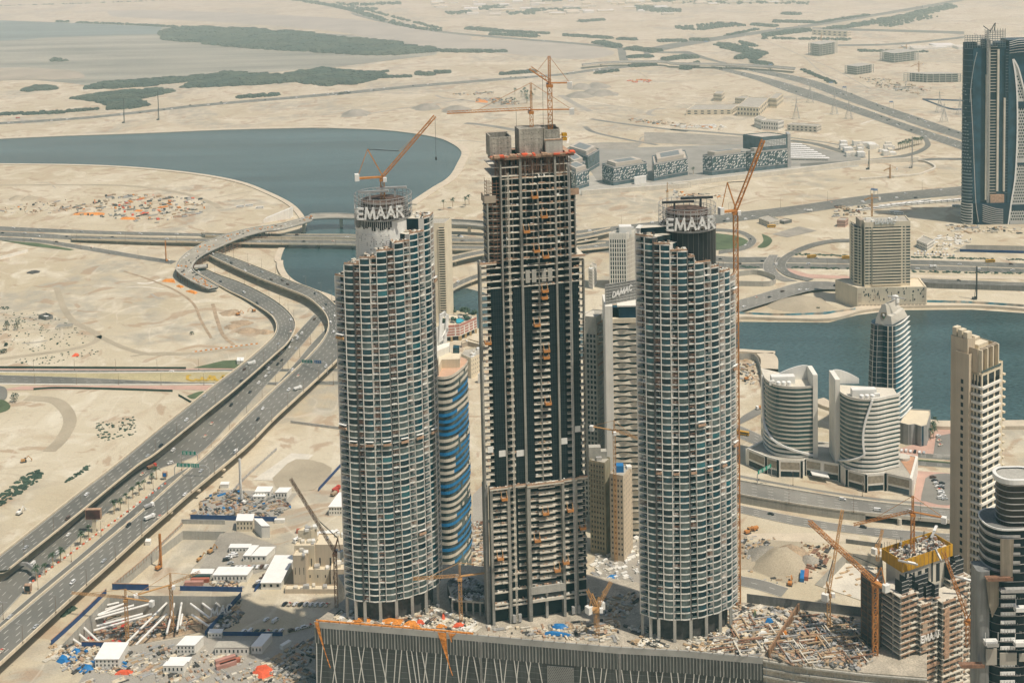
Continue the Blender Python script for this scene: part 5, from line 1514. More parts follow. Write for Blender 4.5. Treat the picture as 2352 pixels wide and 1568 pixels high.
for(pts,h,m)in((((60,1320),(110,1200),(410,1190),(420,1080),(60,1090)),5.5,CREAM),(((300,1095),(405,1095),(410,1050),(310,1040)),9,GLA),(((20,1180),(240,1090),(250,1020),(20,1080)),10,WHITEW)):
 q=[G(ZP(*p),zr)for p in pts];mb=MB();mb.prism([(p.x,p.y)for p in q],zr-.3,zr+h);mb.build('penthouse',m,t)
a,b=G(ZP(40,1090),zr),G(ZP(205,985),zr);zw=zr+22
mb=MB();d=(b-a);n=Vector((d.y,-d.x,0)).normalized()*.8;mb.frame((a.x,a.y,zr),d*Vector((1,1,0)),-n,Vector((0,0,zw-zr)));pw=mb.build('sign_wall',WHITEP,t);pw['_o']=t['_o']
dd=Vector((d.x,d.y,0)).normalized();mid=(a+b)/2
letters('D',lambda u:(Vector((mid.x,mid.y,zw-8))+n*1.2+dd*u,dd),15,pw,WHITE,.2,.8,.2,.12)
# --- low cream blocks beside it
def block(name,label,cat,roof_px,zf,base_pt,top_row,m,roof=None,kit=3,par=1.0,win=None,group=None):
 bp=G(zf(*base_pt));zt=ZAT(bp,zf(0,top_row)[1])
 pl=[G(zf(*p),zt)for p in roof_px];pl=[Vector((p.x,p.y,0))for p in pl]
 t=thing(name,label,cat,(bp.x,bp.y,0),group);body(t,pl,0,zt,m,'wall',par,roof)
 roof_kit(t,pl,zt-par,kit)
 if win:
  c=center(pl)
  for(i,nx,nz,wf,hf,wm)in win:
   put(t,'window',grid(pl[i],pl[(i+1)%len(pl)],zt*.1,zt*.94,nx,nz,wf,hf,.07,c),wm)
 return t,pl,zt
block('cream_block','low cream block with roof machinery between the curved tower and the tall tower','building',((430,965),(590,1040),(830,925),(820,862),(660,858),(480,885)),ZP,(575,1372),1035,CREAM,GREYROOF,8,win=((1,8,4,.2,.35,SHADE),(0,2,5,.25,.3,BEIGE)))
block('white_shed','white cube shaped plant room beside the low cream block','building',((705,1300),(830,1310),(835,1285),(740,1275)),ZP,(712,1455),1300,WHITEP,None,0)
block('site_wall_building','low tan building with a long flat roof by the waterside car park','building',((440,790),(540,760),(820,830),(815,800),(560,720),(430,765)),ZP,(440,870),790,TAUPE,CREAM,2)
# --- white tower with deep window slots
ZW=zoom(2340,880,3.565)
A,B,C=G(ZW(352,990)),G(ZW(597,992)),G(ZW(768,915));zt=ZAT(B,ZW(0,185)[1])
t=thing('slot_tower','white office tower with a grid of tall dark window slots','tower',tuple(B));pl=plan(A,B,C);c=center(pl)
body(t,pl,0,zt,WHITEW,par=2.5)
fh=(zt-4)/12
put(t,'window',grid(A,B,2,zt-fh*1.4,7,11,.56,.78,.06,c,.04,.98),GLBLACK)
put(t,'window_slot',grid(B,C,2,zt-fh*1.4,9,11,.30,.78,.06,c,.03,.98),TAUPE,0)
for i in range(8):
 f=.04+.94*i/7;p=A.lerp(B,f);mb=MB();mb.beam((p.x,p.y-.35,1),(p.x,p.y-.35,zt-.5),.9,.5);mb.build('pier',WHITEW,t)
for i in range(10):
 f=.02+.97*i/9;p=B.lerp(C,f);n=Vector(((C-B).y,-(C-B).x,0)).normalized()*.35;mb=MB();mb.beam((p.x+n.x,p.y+n.y,1),(p.x+n.x,p.y+n.y,zt-.5),.6,.8);mb.build('pier',WHITEW,t)
q=[pl[0].lerp(pl[2],f)for f in(.35,.75)];mb=MB();mb.bbox(q[0].x,q[1].x,q[0].y-4,q[1].y,zt-3,zt+6);mb.build('penthouse',WHITEP,t)
# --- tower of wave shaped balconies, sign on its lattice wall
A,B=G((1402,1232)),G((1510,1228));zt=ZAT(A,ZW(0,1215)[1]);C=B+Vector((3,26,0));pl=plan(A,B,C);c=center(pl)
t=thing('wave_balcony_tower','tower of cream wave shaped balconies with a white edge strip and a lattice sign wall','tower',tuple(A))
mb=MB();mb.prism([(p.x,p.y+1.5)for p in pl],0,zt-9,top=True);mb.build('core',GLA,t)
WAVE=mat('wave_band',(0.74,0.68,0.56),.85,0,.08,.1,streak=.05)
fh=3.95;k=0;z=2
wid=(B-A).length
while z<zt-13:
 mb=MB();n=26
 lo=lambda f:z-.2+.5*math.sin(f*4*PI+(PI if k%2 else 0)+.8)
 hi=lambda f:z+2.5+.5*math.sin(f*4*PI+(0 if k%2 else PI)+.8)
 ov=lambda f:-1.3-.8*math.sin(f*4*PI+(PI if k%2 else 0)+.8)
 for i in range(n):
  f0,f1=i/n,(i+1)/n
  a,b=A.lerp(B,f0)+Vector((0,ov(f0),0)),A.lerp(B,f1)+Vector((0,ov(f1),0))
  mb.face([a+Vector((0,0,lo(f0))),b+Vector((0,0,lo(f1))),b+Vector((0,0,hi(f1))),a+Vector((0,0,hi(f0)))])
  a2,b2=A.lerp(B,f0)+Vector((0,1.5,0)),A.lerp(B,f1)+Vector((0,1.5,0))
  mb.face([a2+Vector((0,0,lo(f0))),b2+Vector((0,0,lo(f1))),b+Vector((0,0,lo(f1))),a+Vector((0,0,lo(f0)))])
  mb.face([a+Vector((0,0,hi(f0)-1)),b+Vector((0,0,hi(f1)-1)),b2+Vector((0,0,hi(f1)-1)),a2+Vector((0,0,hi(f0)-1))])
 mb.build('balcony_band',WAVE,t);z+=fh;k+=1
mb=MB();mb.bbox(A.x-1.5,A.x+3.6,A.y-2.2,A.y+24,0,zt);mb.build('edge_strip',WHITEW,t)
mb=MB();mb.bbox(A.x+8,B.x,A.y-.5,A.y+20,zt-9,zt-1);mb.build('top_storey',GLBLUE,t)
mb=MB();mb.bbox(A.x+3.6,B.x,A.y-1.6,A.y+22,zt-12.2,zt-9.0);mb.build('terrace',CREAM,t)
mb=MB();mb.bbox(A.x+7,B.x,A.y-1,A.y+21,zt-1,zt);mb.build('roof_slab',WHITEW,t)
mb=MB();mb.bbox(A.x+27,A.x+40,A.y+8,A.y+18,zt,zt+11);mb.build('plant_room',STEEL,t)
pA,pB=Vector((A.x-1,A.y+1,0)),Vector((A.x+27,A.y+14,0));z1=ZAT(A,ZW(0,930)[1])
mb=MB();mb.face([(pA.x,pA.y,zt),(pB.x,pB.y,zt),(pB.x,pB.y,z1),(pA.x,pA.y,z1)])
mb.mi(1)
for i in range(12):
 p=pA.lerp(pB,i/11);mb.beam((p.x,p.y-.3,zt),(p.x,p.y-.3,z1),.35)
for i in range(8):
 z=zt+(z1-zt)*i/7;mb.beam((pA.x,pA.y-.3,z),(pB.x,pB.y-.3,z),.35)
sw=mb.build('lattice_sign_wall',[mat('lattice_grey',(0.33,.32,.29),.8,0,.15,.3),STEEL],t);sw['_o']=t['_o']
d=(pB-pA).normalized();pm=pA.lerp(pB,.42)
letters('DAMAC',lambda u:(Vector((pm.x,pm.y-.8,zt+(z1-zt)*.42+u*.2))+d*u,d),3.6,sw,WHITE,.2,.5,.18,.2)
# --- grey tower under construction between
A,B=G((1345,1195)),G((1376,1200));C=G((1400,1178));zt=ZAT(B,728);pl=plan(A,B,C);c=center(pl)
t=thing('raw_grey_tower','raw grey tower under construction wedged between the tall tower and the white edge strip','tower',tuple(B))
body(t,pl,0,zt,CONC,par=.5)
put(t,'window',grid(A,B,4,zt-12,4,36,.6,.6,.07,c),[GLB,DARK],0)
for k in range(38):
 z=6+k*(zt-8)/38;mb=MB();a,b=B.lerp(C,.1),C;n=Vector(((C-B).y,-(C-B).x,0)).normalized()*.8
 mb.face([b,b,b])if False else None
 mb.frame((a.x,a.y,z),b-a,n,Vector((0,0,.7)));mb.build('floor_edge',PLY if k>26 and k%2 else CONC,t)
for i in range(6):
 z=zt-1-i*3.6;mb=MB();mb.frame((A.x+i*1.5,A.y-1,z),Vector((9,0,0)),Vector((0,12,0)),Vector((0,0,.6)));mb.build('stepped_terrace',CONC_PALE,t)
 # --- pair of blocks in front of it
def simple(name,label,cat,A,B,C,top,m,wins,rooft=None,par=1.0,base=0.0,kit=2,lim=100):
 A,B,C=G(A,base),G(B,base),G(C,base);zt=ZAT(B,top);pl=plan(A,B,C);c=center(pl)
 t=thing(name,label,cat,tuple(B));body(t,[Vector((p.x,p.y,0))for p in pl],base,zt,m,'wall',par,rooft)
 for(side,nx,nz,wf,hf,wm,f0,f1)in wins:
  a,b=(A,B)if side==0 else(B,C)
  put(t,'window',grid(a,b,base+3,zt-2,nx,nz,wf,hf,.07,c,f0,f1),wm,lim)
 roof_kit(t,pl,zt-par,kit)
 return t,A,B,C,zt,c
TANC=mat('tan_scaffold_net',(0.36,0.32,0.22),.9,0,.2,.2,streak=.2)
t,A,B,C,zt,c=simple('netted_block','concrete block wrapped in pale scaffold netting beside the tall tower','building',(1357,1268),(1392,1276),(1405,1262),1062,TANC,((0,5,17,.5,.5,DARK,.05,.95),),lim=0)
mb=MB();scaffold(mb,[tuple((A.lerp(B,f)+Vector((0,-1.2,0)))[:2])for f in(0,.2,.4,.6,.8,1)],0,zt,3.4,.18);mb.build('facade_scaffold',TIMBER,t)
for(x0,x1,h)in((0,8,7),(8,12,4)):
 mb=MB();mb.bbox(A.x+x0,A.x+x1,A.y+3,A.y+8,zt-1,zt+h);mb.build('roof_core',CONC,t)
simple('tan_block','tan apartment block with square windows and a blue tank on its roof','building',(1403,1284),(1434,1290),(1454,1262),1092,BEIGE,((0,4,15,.45,.42,SHADE,.05,.98),(1,5,15,.4,.42,TAUPE,.05,.98)))
p=G((1428,1284));zz=ZAT(p,1090);mb=MB();mb.box((p.x,p.y+6,zz+2),(5,5,5));tag(mb.build('water_tank',BLUE),'bright blue water tank on the roof of the tan block','tank')
simple('white_block','small white office block seen through the gap beside the tall tower','building',(1352,660),(1362,664),(1371,650),620,WHITEW,((0,3,5,.5,.6,TAUPE,.1,.9),(1,3,5,.5,.6,TAUPE,.1,.9)))
# --- hotel on a cream podium by the canal
ZH=zoom(3300,840,3.409)
b0=G(ZH(440,1345));zp=ZAT(b0,ZH(0,1058)[1])
pl=[G(ZH(*p),zp)for p in((140,948),(440,1058),(1385,1045),(1290,925),(262,930))];pl=[Vector((p.x,p.y,0))for p in pl]
t=thing('canal_hotel','cream hotel slab with long balcony stripes on a punched stone podium','hotel',(b0.x,b0.y,0))
body(t,pl,0,zp,CREAM,'podium',1.0,CREAM);c=center(pl)
qs=[]
for i in range(60):
 f=uni(.08,.97);z=zp*uni(.3,.9);a,b=pl[1].lerp(pl[2],f),pl[1].lerp(pl[2],f+random.choice([.008,.008,.02]));qs.append(wallquad(a,b,z,z+uni(.8,2.6),.07,c))
put(t,'podium_window',qs,[DARK,SHADE])
put(t,'arcade_opening',grid(pl[1],pl[2],.5,zp*.2,18,1,.6,.9,.07,c,.01,.99),TAUPE)
put(t,'podium_panel',grid(pl[1],pl[2],zp*.3,zp*.75,3,3,.9,.8,.06,c,.01,.06)+grid(pl[1],pl[2],zp*.4,zp*.7,2,2,.8,.8,.06,c,.23,.33)+grid(pl[1],pl[2],zp*.25,zp*.9,1,4,.9,.8,.06,c,.93,.99),BEIGE)
def hp(x,y):return G(ZH(x,y),zp)
W0,W1,W2,W3=hp(335,925),hp(398,1005),hp(500,1030),hp(540,1040)
E1=hp(1162,1018)
zt=ZAT(W3,ZH(0,170)[1]);zl=ZAT(W1,ZH(0,235)[1])
bk=Vector((2,24,0))
m1=[W3,E1,E1+bk,W3+bk];m2=[W0,W1,W2,W2+Vector((0,16,0)),W0+Vector((2,8,0))]
body(t,[Vector((p.x,p.y,0))for p in m2],zp-1,zl,CREAM,'stair_wing');mb=MB();mb.bbox(W2.x-1,W3.x+1,W2.y+4,W2.y+20,zp-1,zt+1);mb.build('recess_wall',TAUPE,t)
body(t,[Vector((p.x,p.y,0))for p in m1],zp-1,zt,CREAM,'hotel_slab');c=center(m1);c2=center(m2)
nf=20;fh=(zt-6-zp)/nf
for k in range(nf):
 z=zp+.8+k*fh
 for(f0,f1,nm)in((.01,.09,'balcony_opening'),(.105,.145,'window'),(.17,.80,'balcony_opening'),(.835,.875,'window'),(.905,.995,'balcony_opening')):
  a,b=W3.lerp(E1,f0),W3.lerp(E1,f1);mb=MB();mb.face(wallquad(a,b,z+fh*.5,z+fh*.92,.07,c));mb.build(nm,GLB,t)
 a,b=W3.lerp(E1,.165),W3.lerp(E1,.805);mb=MB();mb.frame((a.x,a.y-1.4,z),b-a,Vector((0,1.3,0)),Vector((0,0,fh*.5)));mb.build('balcony_band',CREAM,t)
 for f0,f1 in((.03,.45),(.6,.85)):
  a,b=W1.lerp(W2,f0),W1.lerp(W2,f1);mb=MB();mb.face(wallquad(a,b,z+fh*.3,z+fh*.9,.08,c2));mb.build('window',DARK,t)
 a,b=W0.lerp(W1,.35),W0.lerp(W1,.7);mb=MB();mb.face(wallquad(a,b,z+fh*.3,z+fh*.85,.08,c2));mb.build('window',SHADE,t)
roof_kit(t,[Vector((p.x,p.y,0))for p in m1],zt-1,8,WHITEP)
sg=MB();a,b=W3.lerp(E1,.2),W3.lerp(E1,.7);sg.beam((a.x,a.y-.3,zt+.2),(b.x,b.y-.3,zt+.2),.4);sg=sg.build('roof_sign',STEEL,t);sg['_o']=t['_o']
d=(E1-W3).normalized();pm=W3.lerp(E1,.44)
letters('DAMAC',lambda u:(Vector((pm.x,pm.y-.6,zt-2))+d*u,d),5.0,sg,WHITEP,.2,.5,.18,.2)
# --- dark glass tower with a shield crest
ZM=zoom(3420,1150,3.479)
bc=G((2052,1010));zr=ZAT(bc,ZM(0,528)[1])
fp=[(225,492),(270,513),(320,520),(390,520),(460,535),(520,535),(560,526),(610,500),(655,470),(700,432),(735,396)]
top=[G(ZM(*p),zr)for p in fp];cx=(top[0]+top[-1])/2
bkq=[top[-1]+Vector((-5,6,0)),(top[-1]+top[0])/2+Vector((0,14,0)),top[0]+Vector((2,6,0))]
topf=[Vector((p.x,p.y,0))for p in top+bkq];cc=Vector((*center(topf),0))
scl=lambda f:1.0+.17*math.sin(min(1,(1-f)*1.25)*PI/2)
t=thing('crest_tower','dark blue glass tower with curved white floor edges and a shield crest','tower',(cc.x,cc.y,0))
nf=22;core=MB()
rings=[]
for k in range(nf+1):
 f=k/nf;rings.append([cc+(p-cc)*scl(f)+Vector((0,0,f*zr))for p in topf])
N=len(topf)
for k in range(nf):
 for i in range(N):
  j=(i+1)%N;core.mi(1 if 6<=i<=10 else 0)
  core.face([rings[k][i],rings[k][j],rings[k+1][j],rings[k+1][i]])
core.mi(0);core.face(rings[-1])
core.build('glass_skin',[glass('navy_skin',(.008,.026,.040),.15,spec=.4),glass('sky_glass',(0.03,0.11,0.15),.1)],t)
for k in range(1,nf+1):
 mb=MB();r_=rings[k];ctr=Vector((cc.x,cc.y,r_[0].z))
 for i in range(N-4):
  j=i+1
  ex=lambda q:.1 if q<6 else .25+2.4*((q-6)/4)**.8
  a,b=r_[i],r_[j];da,db=(a-ctr).normalized(),(b-ctr).normalized()
  oa,ob=a+da*ex(i),b+db*ex(j);th=Vector((0,0,.18 if i<6 else .42))
  mb.face([a,b,ob,oa]);mb.face([oa-th,ob-th,ob,oa]);mb.face([a-th,oa-th,ob-th,b-th])
 mb.build('floor_edge',WHITEP if k%1==0 else STEEL,t)
for i in(1,2,4,5):
 mb=MB()
 for k in range(nf):
  a,b=rings[k][i],rings[k+1][i];d=(a-Vector((cc.x,cc.y,a.z))).normalized()*.2;mb.beam(a+d,b+d,.6 if i>3 else .3,.4)
 mb.build('vertical_rib',STEEL if i<3 else CONC_PALE,t)
yb=topf[3].y-.5
def fpnt(x,y):return VY(ZM(x,y),yb)
sil=[(282,500),(290,430),(325,350),(372,240),(405,228),(428,240),(450,385),(500,402),(515,535),(420,522)]
SAIL=mat('sail_panel',(0.34,.34,.315),.6,.1,.06,.2);SAIL2=mat('sail_side',(0.55,.52,.45),.6,.1,.05,.2)
mb=MB();mb.face([fpnt(*p)for p in sil])
def bp2(x,y):return VY(ZM(x,y),yb+19)
fc=[fpnt(*p)for p in((405,228),(428,240),(450,385),(500,402),(515,535))];bc_=[bp2(*p)for p in((600,150),(612,250),(640,275),(676,292),(732,398))];mid_=[(a*.5+b*.5)+Vector((0,0,-.9))for a,b in zip(fc,bc_)]
mb.mi(1)
for A_l,B_l in((fc,mid_),(mid_,bc_)):
 for k in range(4):mb.face([A_l[k],A_l[k+1],B_l[k+1],B_l[k]])
ft=[fpnt(*p)for p in((325,350),(372,240),(405,228))];bt_=[bp2(*p)for p in((500,260),(545,160),(600,150))]
for k in range(2):mb.face([ft[k],ft[k+1],bt_[k+1],bt_[k]])
mb.face([fpnt(*p)for p in((282,500),(290,430),(325,350))]+[bp2(500,260),bp2(480,400)])
mb.build('sail_roof',[SAIL,SAIL2],t)
mb=MB();q=bp2(562,150);mb.lathe([(3.2,-3),(3.2,0),(2.4,2.2),(.1,3.2)],tuple(q),12);mb.build('roof_dome',WHITEP,t)
mb=MB();a=fpnt(400,135)+Vector((4,3,0));b=fpnt(635,172)+Vector((4,3,0));mb.beam(a,b,1.0);mb.beam((a+b)/2,(a+b)/2-Vector((0,0,7)),.8);mb.build('roof_beam',STEEL,t)
sh=[(358,350),(398,344),(436,350),(432,390),(418,418),(398,438),(376,418),(362,390)]
mb=MB();mb.face([fpnt(*p)+Vector((0,-.5,0))for p in sh]);mb.mi(1);mb.face([fpnt(398+(x-398)*.8,388+(y-388)*.8)+Vector((0,-.65,0))for x,y in sh]);mb.mi(2);mb.face([fpnt(*p)+Vector((0,-.8,0))for p in((385,405),(412,405),(398,425))]);mb.mi(3);mb.face([fpnt(*p)+Vector((0,-.8,0))for p in((378,362),(398,358),(410,375),(402,396),(385,380))])
mb.build('shield_crest',[mat('crest_bronze',(.22,.15,.07),.6),mat('crest_dark',(.12,.13,.12),.6),mat('crest_green',(.05,.2,.09),.6),WHITEP],t)
# fan shaped hall at its foot
b0=G(F_(1610,1478));zf=ZAT(b0,F_(0,1340)[1])
pl=[Vector((p.x,p.y,0))for p in[G(F_(*p),zf)for p in((1515,1325),(1575,1340),(1618,1335),(1660,1350),(1700,1342),(1725,1262),(1722,1240),(1570,1232))]]
t=thing('fan_hall','low fan shaped hall with folded grey walls at the foot of the crest tower','building',(b0.x,b0.y,0))
body(t,pl,0,zf,mat('hall_grey',(.33,.33,.31),.7,0,.1,.2),'wall',.8,CREAM)
for i in range(4):
 a,b=pl[i],pl[i+1];mb=MB();mb.face(wallquad(a.lerp(b,.1),a.lerp(b,.45),.5,zf-.5,.1,center(pl)));mb.build('dark_fold',GLBLUE if i==3 else CONC_DARK,t)
random.seed(52)
# --- pair of white curved towers
ZT=zoom(3040,1460,3.92)
bp=G(I_(880,180));ZPD=ZAT(bp,I_(0,62)[1])
GREENG=glass('green_grey_glass',(0.04,0.085,0.085),0.15)
STONE=mat('panel_stone',(0.60,.56,.48),.75,0,.05,.15,streak=.05)
def pod(x,y):return G(I_(x,y),ZPD)
podpts=[pod(490,-15),pod(620,40),pod(700,62),pod(860,68),pod(880,52),pod(1115,92),pod(1160,125),pod(1290,160),pod(1420,150),pod(1600,190),pod(1640,40),pod(1515,20),pod(1100,-50),pod(620,-80)]
podp=[Vector((p.x,p.y,0))for p in podpts]
PT=thing('curved_podium','pale stone podium with framed openings joining the two white curved towers','building',(bp.x,bp.y,0))
body(PT,podp,0,ZPD,WHITEW,'podium_wall',.8,GREYROOF);c=center(podp)
for i in range(9):
 a,b=podp[i],podp[i+1];L=(b-a).length
 nx=max(1,int(L/11))
 put(PT,'stone_panel',grid(a,b,ZPD*.42,ZPD*.9,nx,1,.78,.85,.08,c),mat('carved_panel',(.36,.31,.24),.85,0,.25,.5))
 put(PT,'shop_window',grid(a,b,.4,ZPD*.36,nx,1,.78,.9,.08,c),[GLB,GLBLUE])
 for k in range(nx+1):
  p=a.lerp(b,k/nx);mb=MB();mb.box((p.x+(p.x-c[0])*.004,p.y+(p.y-c[1])*.012,ZPD/2-.3),(1.3,1.0,ZPD-.6));mb.build('pilaster',WHITEW,PT)
mb=MB();q=[Vector((p.x,p.y,ZPD-.6))for p in(pod(1520,60),pod(1600,175),pod(1632,45),pod(1560,28))];mb.face(q);mb.build('terracotta_roof',mat('terracotta',(.50,.28,.17),.9,0,.12,.2),PT)
q=pod(1540,50);mb=MB();mb.tube((q.x,q.y,ZPD-.6),(q.x,q.y,ZPD+1.2),5.0,n=20);mb.build('round_skylight',STONE,PT)
mb=MB();a=G(I_(930,170),4);b=G(I_(1045,190),4);mb.frame(a,b-a,Vector((0,9,0)),Vector((0,0,.7)));mb.build('entrance_canopy',WHITEP,PT)
def curved_tower(name,label,front,rail_i,wall,top_row,wall_row,flip,curve,tanks):
 """front: roof edge as seen; rail_i: where the white flank ends; wall: roof level ends of the tall slab"""
 zr=ROOFZ
 fr=smooth_line([G(ZT(*p),zr)for p in front],n=3);fr=[Vector((p.x,p.y,0))for p in fr]
 L=len(fr);wb=[Vector((0,17,0))+fr[-1],Vector((0,17,0))+fr[0]]
 wb=[fr[-1]+Vector((1,17,0)),fr[0]+Vector((1,17,0))]
 pl=fr+wb;c=center(pl);cc=Vector((c[0],c[1],0))
 t=thing(name,label,'tower',tuple(cc))
 mb=MB();mb.prism([tuple((cc+(p-cc)*.993)[:2])for p in pl],ZPD-1,zr-.8,top=False);mb.mi(1);mb.face([tuple((cc+(p-cc)*.993)[:2])+(zr-.8,)for p in pl]);mb.build('glass_core',[GREENG,CONC_PALE],t)
 nf=16;fh=(zr-ZPD)/nf
 cut=lambda f:curve(f)
 for k in range(nf+1):
  z=ZPD+k*fh-.3
  f=k/nf;cu=cut(f)
  for part in(0,1):
   mb=MB()
   for i in range(L-1):
    m=(i+.5)/(L-1)
    white=(m<cu)if not flip else(m>1-cu)
    if white!=(part==0):continue
    a,b=fr[i],fr[i+1];da,db=(a-cc).normalized(),(b-cc).normalized();o=1.0 if white else .25
    hgt=fh*(.48 if white else .33)
    if k==nf:hgt=2.2 if white else 1.4
    A,B=a+da*o,b+db*o
    mb.face([A+Vector((0,0,z)),B+Vector((0,0,z)),B+Vector((0,0,z+hgt)),A+Vector((0,0,z+hgt))])
    mb.face([A+Vector((0,0,z+hgt)),B+Vector((0,0,z+hgt)),b-db*.6+Vector((0,0,z+hgt)),a-da*.6+Vector((0,0,z+hgt))])
    mb.face([a-da*.6+Vector((0,0,z)),b-db*.6+Vector((0,0,z)),B+Vector((0,0,z)),A+Vector((0,0,z))])
   if mb.f:mb.build('white_floor_band' if part==0 else 'stone_floor_band',WHITEW if part==0 else STONE,t)
 S=[]
 for k in range(31):
  f=k/30;cu=cut(f);m=cu if not flip else 1-cu
  x=max(0,min(L-1.001,m*(L-1)));i=int(x);p=fr[i].lerp(fr[i+1],x-i);d=(p-cc).normalized()
  S.append(p+d*1.3+Vector((0,0,ZPD+f*(zr-ZPD)+.8)))
 mb=MB()
 for a,b in zip(S,S[1:]):mb.beam(a,b,1.5,1.2,up=(0,-1,0))
 mb.build('sweeping_rib',WHITE,t)
 # tall slab at the far end with its sail shaped top
 (wx0,wx1)=wall
 e=fr[-1]if not flip else fr[0];sg=1 if not flip else-1
 mb=MB();mb.bbox(min(e.x-sg*.3,e.x+sg*3.3),max(e.x-sg*.3,e.x+sg*3.3),e.y-1.2,e.y+18,ZPD-12,zr+10)
 mb.build('end_slab',WHITEW,t)
 mb=MB();far=(cc.x-(e.x))*1.2;n=14;yb=e.y+18.1
 for i in range(n):
  x0,x1=e.x+far*i/n,e.x+far*(i+1)/n
  hf=lambda g:zr+10-8.5*max(0,(g-.12))**1.25+.8*math.sin(g*3)
  h0,h1=hf(i/n),hf((i+1)/n)
  mb.face([(x0,yb,zr-1),(x1,yb,zr-1),(x1,yb,h1),(x0,yb,h0)]);mb.face([(x0,yb+1,zr-1),(x0,yb+1,h0),(x1,yb+1,h1),(x1,yb+1,zr-1)]);mb.face([(x0,yb,h0),(x1,yb,h1),(x1,yb+1,h1),(x0,yb+1,h0)])
 mb.build('sail_wall',WHITEP,t)
 mb=MB();mb.bbox(cc.x-9,cc.x+9,cc.y+.5,cc.y+6.5,zr-.8,zr+5);mb.bbox(cc.x+9*-sg-2,cc.x+9*-sg+2,cc.y-1.5,cc.y+.5,zr-.8,zr+2.6);mb.build('plant_room',WHITEP,t)
 for k in range(3):
  mb=MB();x=cc.x-4.5+k*4.0+tanks;mb.lathe([(1.7,0),(1.7,3),(1.4,3.35),(0.01,3.5)],(x,cc.y-2.6,zr-.8),14);mb.build('water_tank',WHITE,t,smooth=False)
 z=zr+1
 return t
e0=G(ZT(862,1425),ZPD);ROOFZ=ZAT(e0,ZT(0,348)[1])
curved_tower('curved_white_tower','white curved tower whose sweeping rib swings from upper left to lower right',[(52,150),(75,215),(150,280),(250,325),(400,350),(560,360),(700,354),(832,345)],0,(832,925),345,130,False,lambda f:.10+.09*(1-f)+.78*max(0,(.42-f)/.42)**1.9-.04*f,0)
curved_tower('curved_white_tower','white curved tower whose sweeping rib swings from upper right to lower left',[(1243,420),(1300,465),(1400,512),(1550,545),(1700,552),(1830,548),(2000,515),(2180,480)],0,(1210,1245),520,190,True,lambda f:.38+.10*math.sin(f*PI)+.55*max(0,(.24-f)/.24)**1.5+.05*(1-f),1.5)
# --- tall beige tower in front
bt=G((2194,1560));yz=lambda y:ZAT(bt,ZM(0,y)[1])
def at(x,y):return VY(ZM(x,y),bt.y)
zT=yz(820);zter=yz(1190)
ua=R(38);BU=Vector((math.cos(ua),math.sin(ua),0));BV=Vector((-math.sin(ua),math.cos(ua),0))
B0=at(1765,1190);B0=Vector((B0.x,B0.y,0))
t=thing('beige_tower','tall beige residential tower with stepped open frame top and pale balcony bands','tower',tuple(B0))
def bq(u,v):return B0+BU*u+BV*v
W_R,D_L=18.5,8.0
def rect(u0,u1,v0,v1):return[bq(u0,v0),bq(u1,v0),bq(u1,v1),bq(u0,v1)]
main=rect(0,W_R,0,18);c=center(main)
body(t,main,0,zter-1,CREAM,'wall',.5,CREAM)
left=rect(-3.2,10,6,14);body(t,left,0,ZAT(bq(-3,6),ZM(0,930)[1]),BEIGE,'side_wing',1.0,CREAM);cl2=center(left)
core=rect(0,W_R-1,2.6,17);ZCR=ZAT(bq(9,5),ZM(0,790)[1]);ZBK=ZAT(bq(-1.5,16),ZM(0,672)[1]);body(t,core,zter-2,ZCR,BEIGE,'crown_wall',3,CREAM)
back=rect(-1.5,6,8,18.5);body(t,back,0,ZBK,BEIGE,'back_slab',1,CREAM)
right=rect(W_R,W_R+9,4,24);body(t,right,0,ZAT(bq(W_R+4,4),ZM(0,1050)[1]),CREAM,'east_wing',.8,CREAM);c3=center(right);c3=(c3[0],c3[1]+10)
body(t,rect(W_R+2,W_R+9,7,24),ZAT(bq(W_R+4,4),ZM(0,1060)[1]),ZAT(bq(W_R+4,7),ZM(0,800)[1]),CREAM,'roof_room',1,CREAM)
fl=4.45;n=int((zter-10)/fl);a,b=bq(0,0),bq(W_R,0);lft=bq(0,D_L)
for k in range(n):
 z=zter-9.5-k*fl
 mb=MB();o=-(BV)*1.0
 mb.frame(bq(-.6,-1.0)+Vector((0,0,z)),BU*(W_R+.2),BV*1.0,Vector((0,0,1.3)));mb.frame(bq(-1.0,-1.0)+Vector((0,0,z)),BU*1.0,BV*11,Vector((0,0,1.3)));mb.build('balcony_band',WHITEW,t)
 for f0,f1 in((.06,.30),(.38,.62),(.72,.94)):
  mb=MB();mb.face(wallquad(a.lerp(b,f0),a.lerp(b,f1),z+1.5,z+3.9,.06,c));mb.build('window',GLB,t)
 for f0,f1 in((.1,.28),(.42,.55),(.70,.83)):
  mb=MB();mb.face(wallquad(a.lerp(lft,f0),a.lerp(lft,f1),z+1.5,z+3.8,.06,c));mb.build('window',SHADE,t)
 p,q=bq(W_R,4),bq(W_R+9,4)
 mb=MB();mb.face(wallquad(p.lerp(q,.3),p.lerp(q,.75),z+1.0,z+3.9,.06,c3));mb.build('window',GLB,t)
 mb=MB();mb.frame(bq(W_R+9,3.2)+Vector((0,0,z)),BU*1.8,BV*8,Vector((0,0,1.0)));mb.build('balcony',CREAM,t)
 p,q=bq(-3.2,6),bq(-3.2,14)
 mb=MB();mb.face(wallquad(p.lerp(q,.42),p.lerp(q,.62),z+1.2,z+3.7,.06,cl2));mb.build('window',DARK,t)
for i,u in enumerate((.6,6,11.5,16.8)):
 mb=MB();mb.frame(bq(u,.4)+Vector((0,0,zter-1)),BU*.9,BV*2.1,Vector((0,0,ZCR-zter+.6)));mb.build('open_frame',CREAM,t)
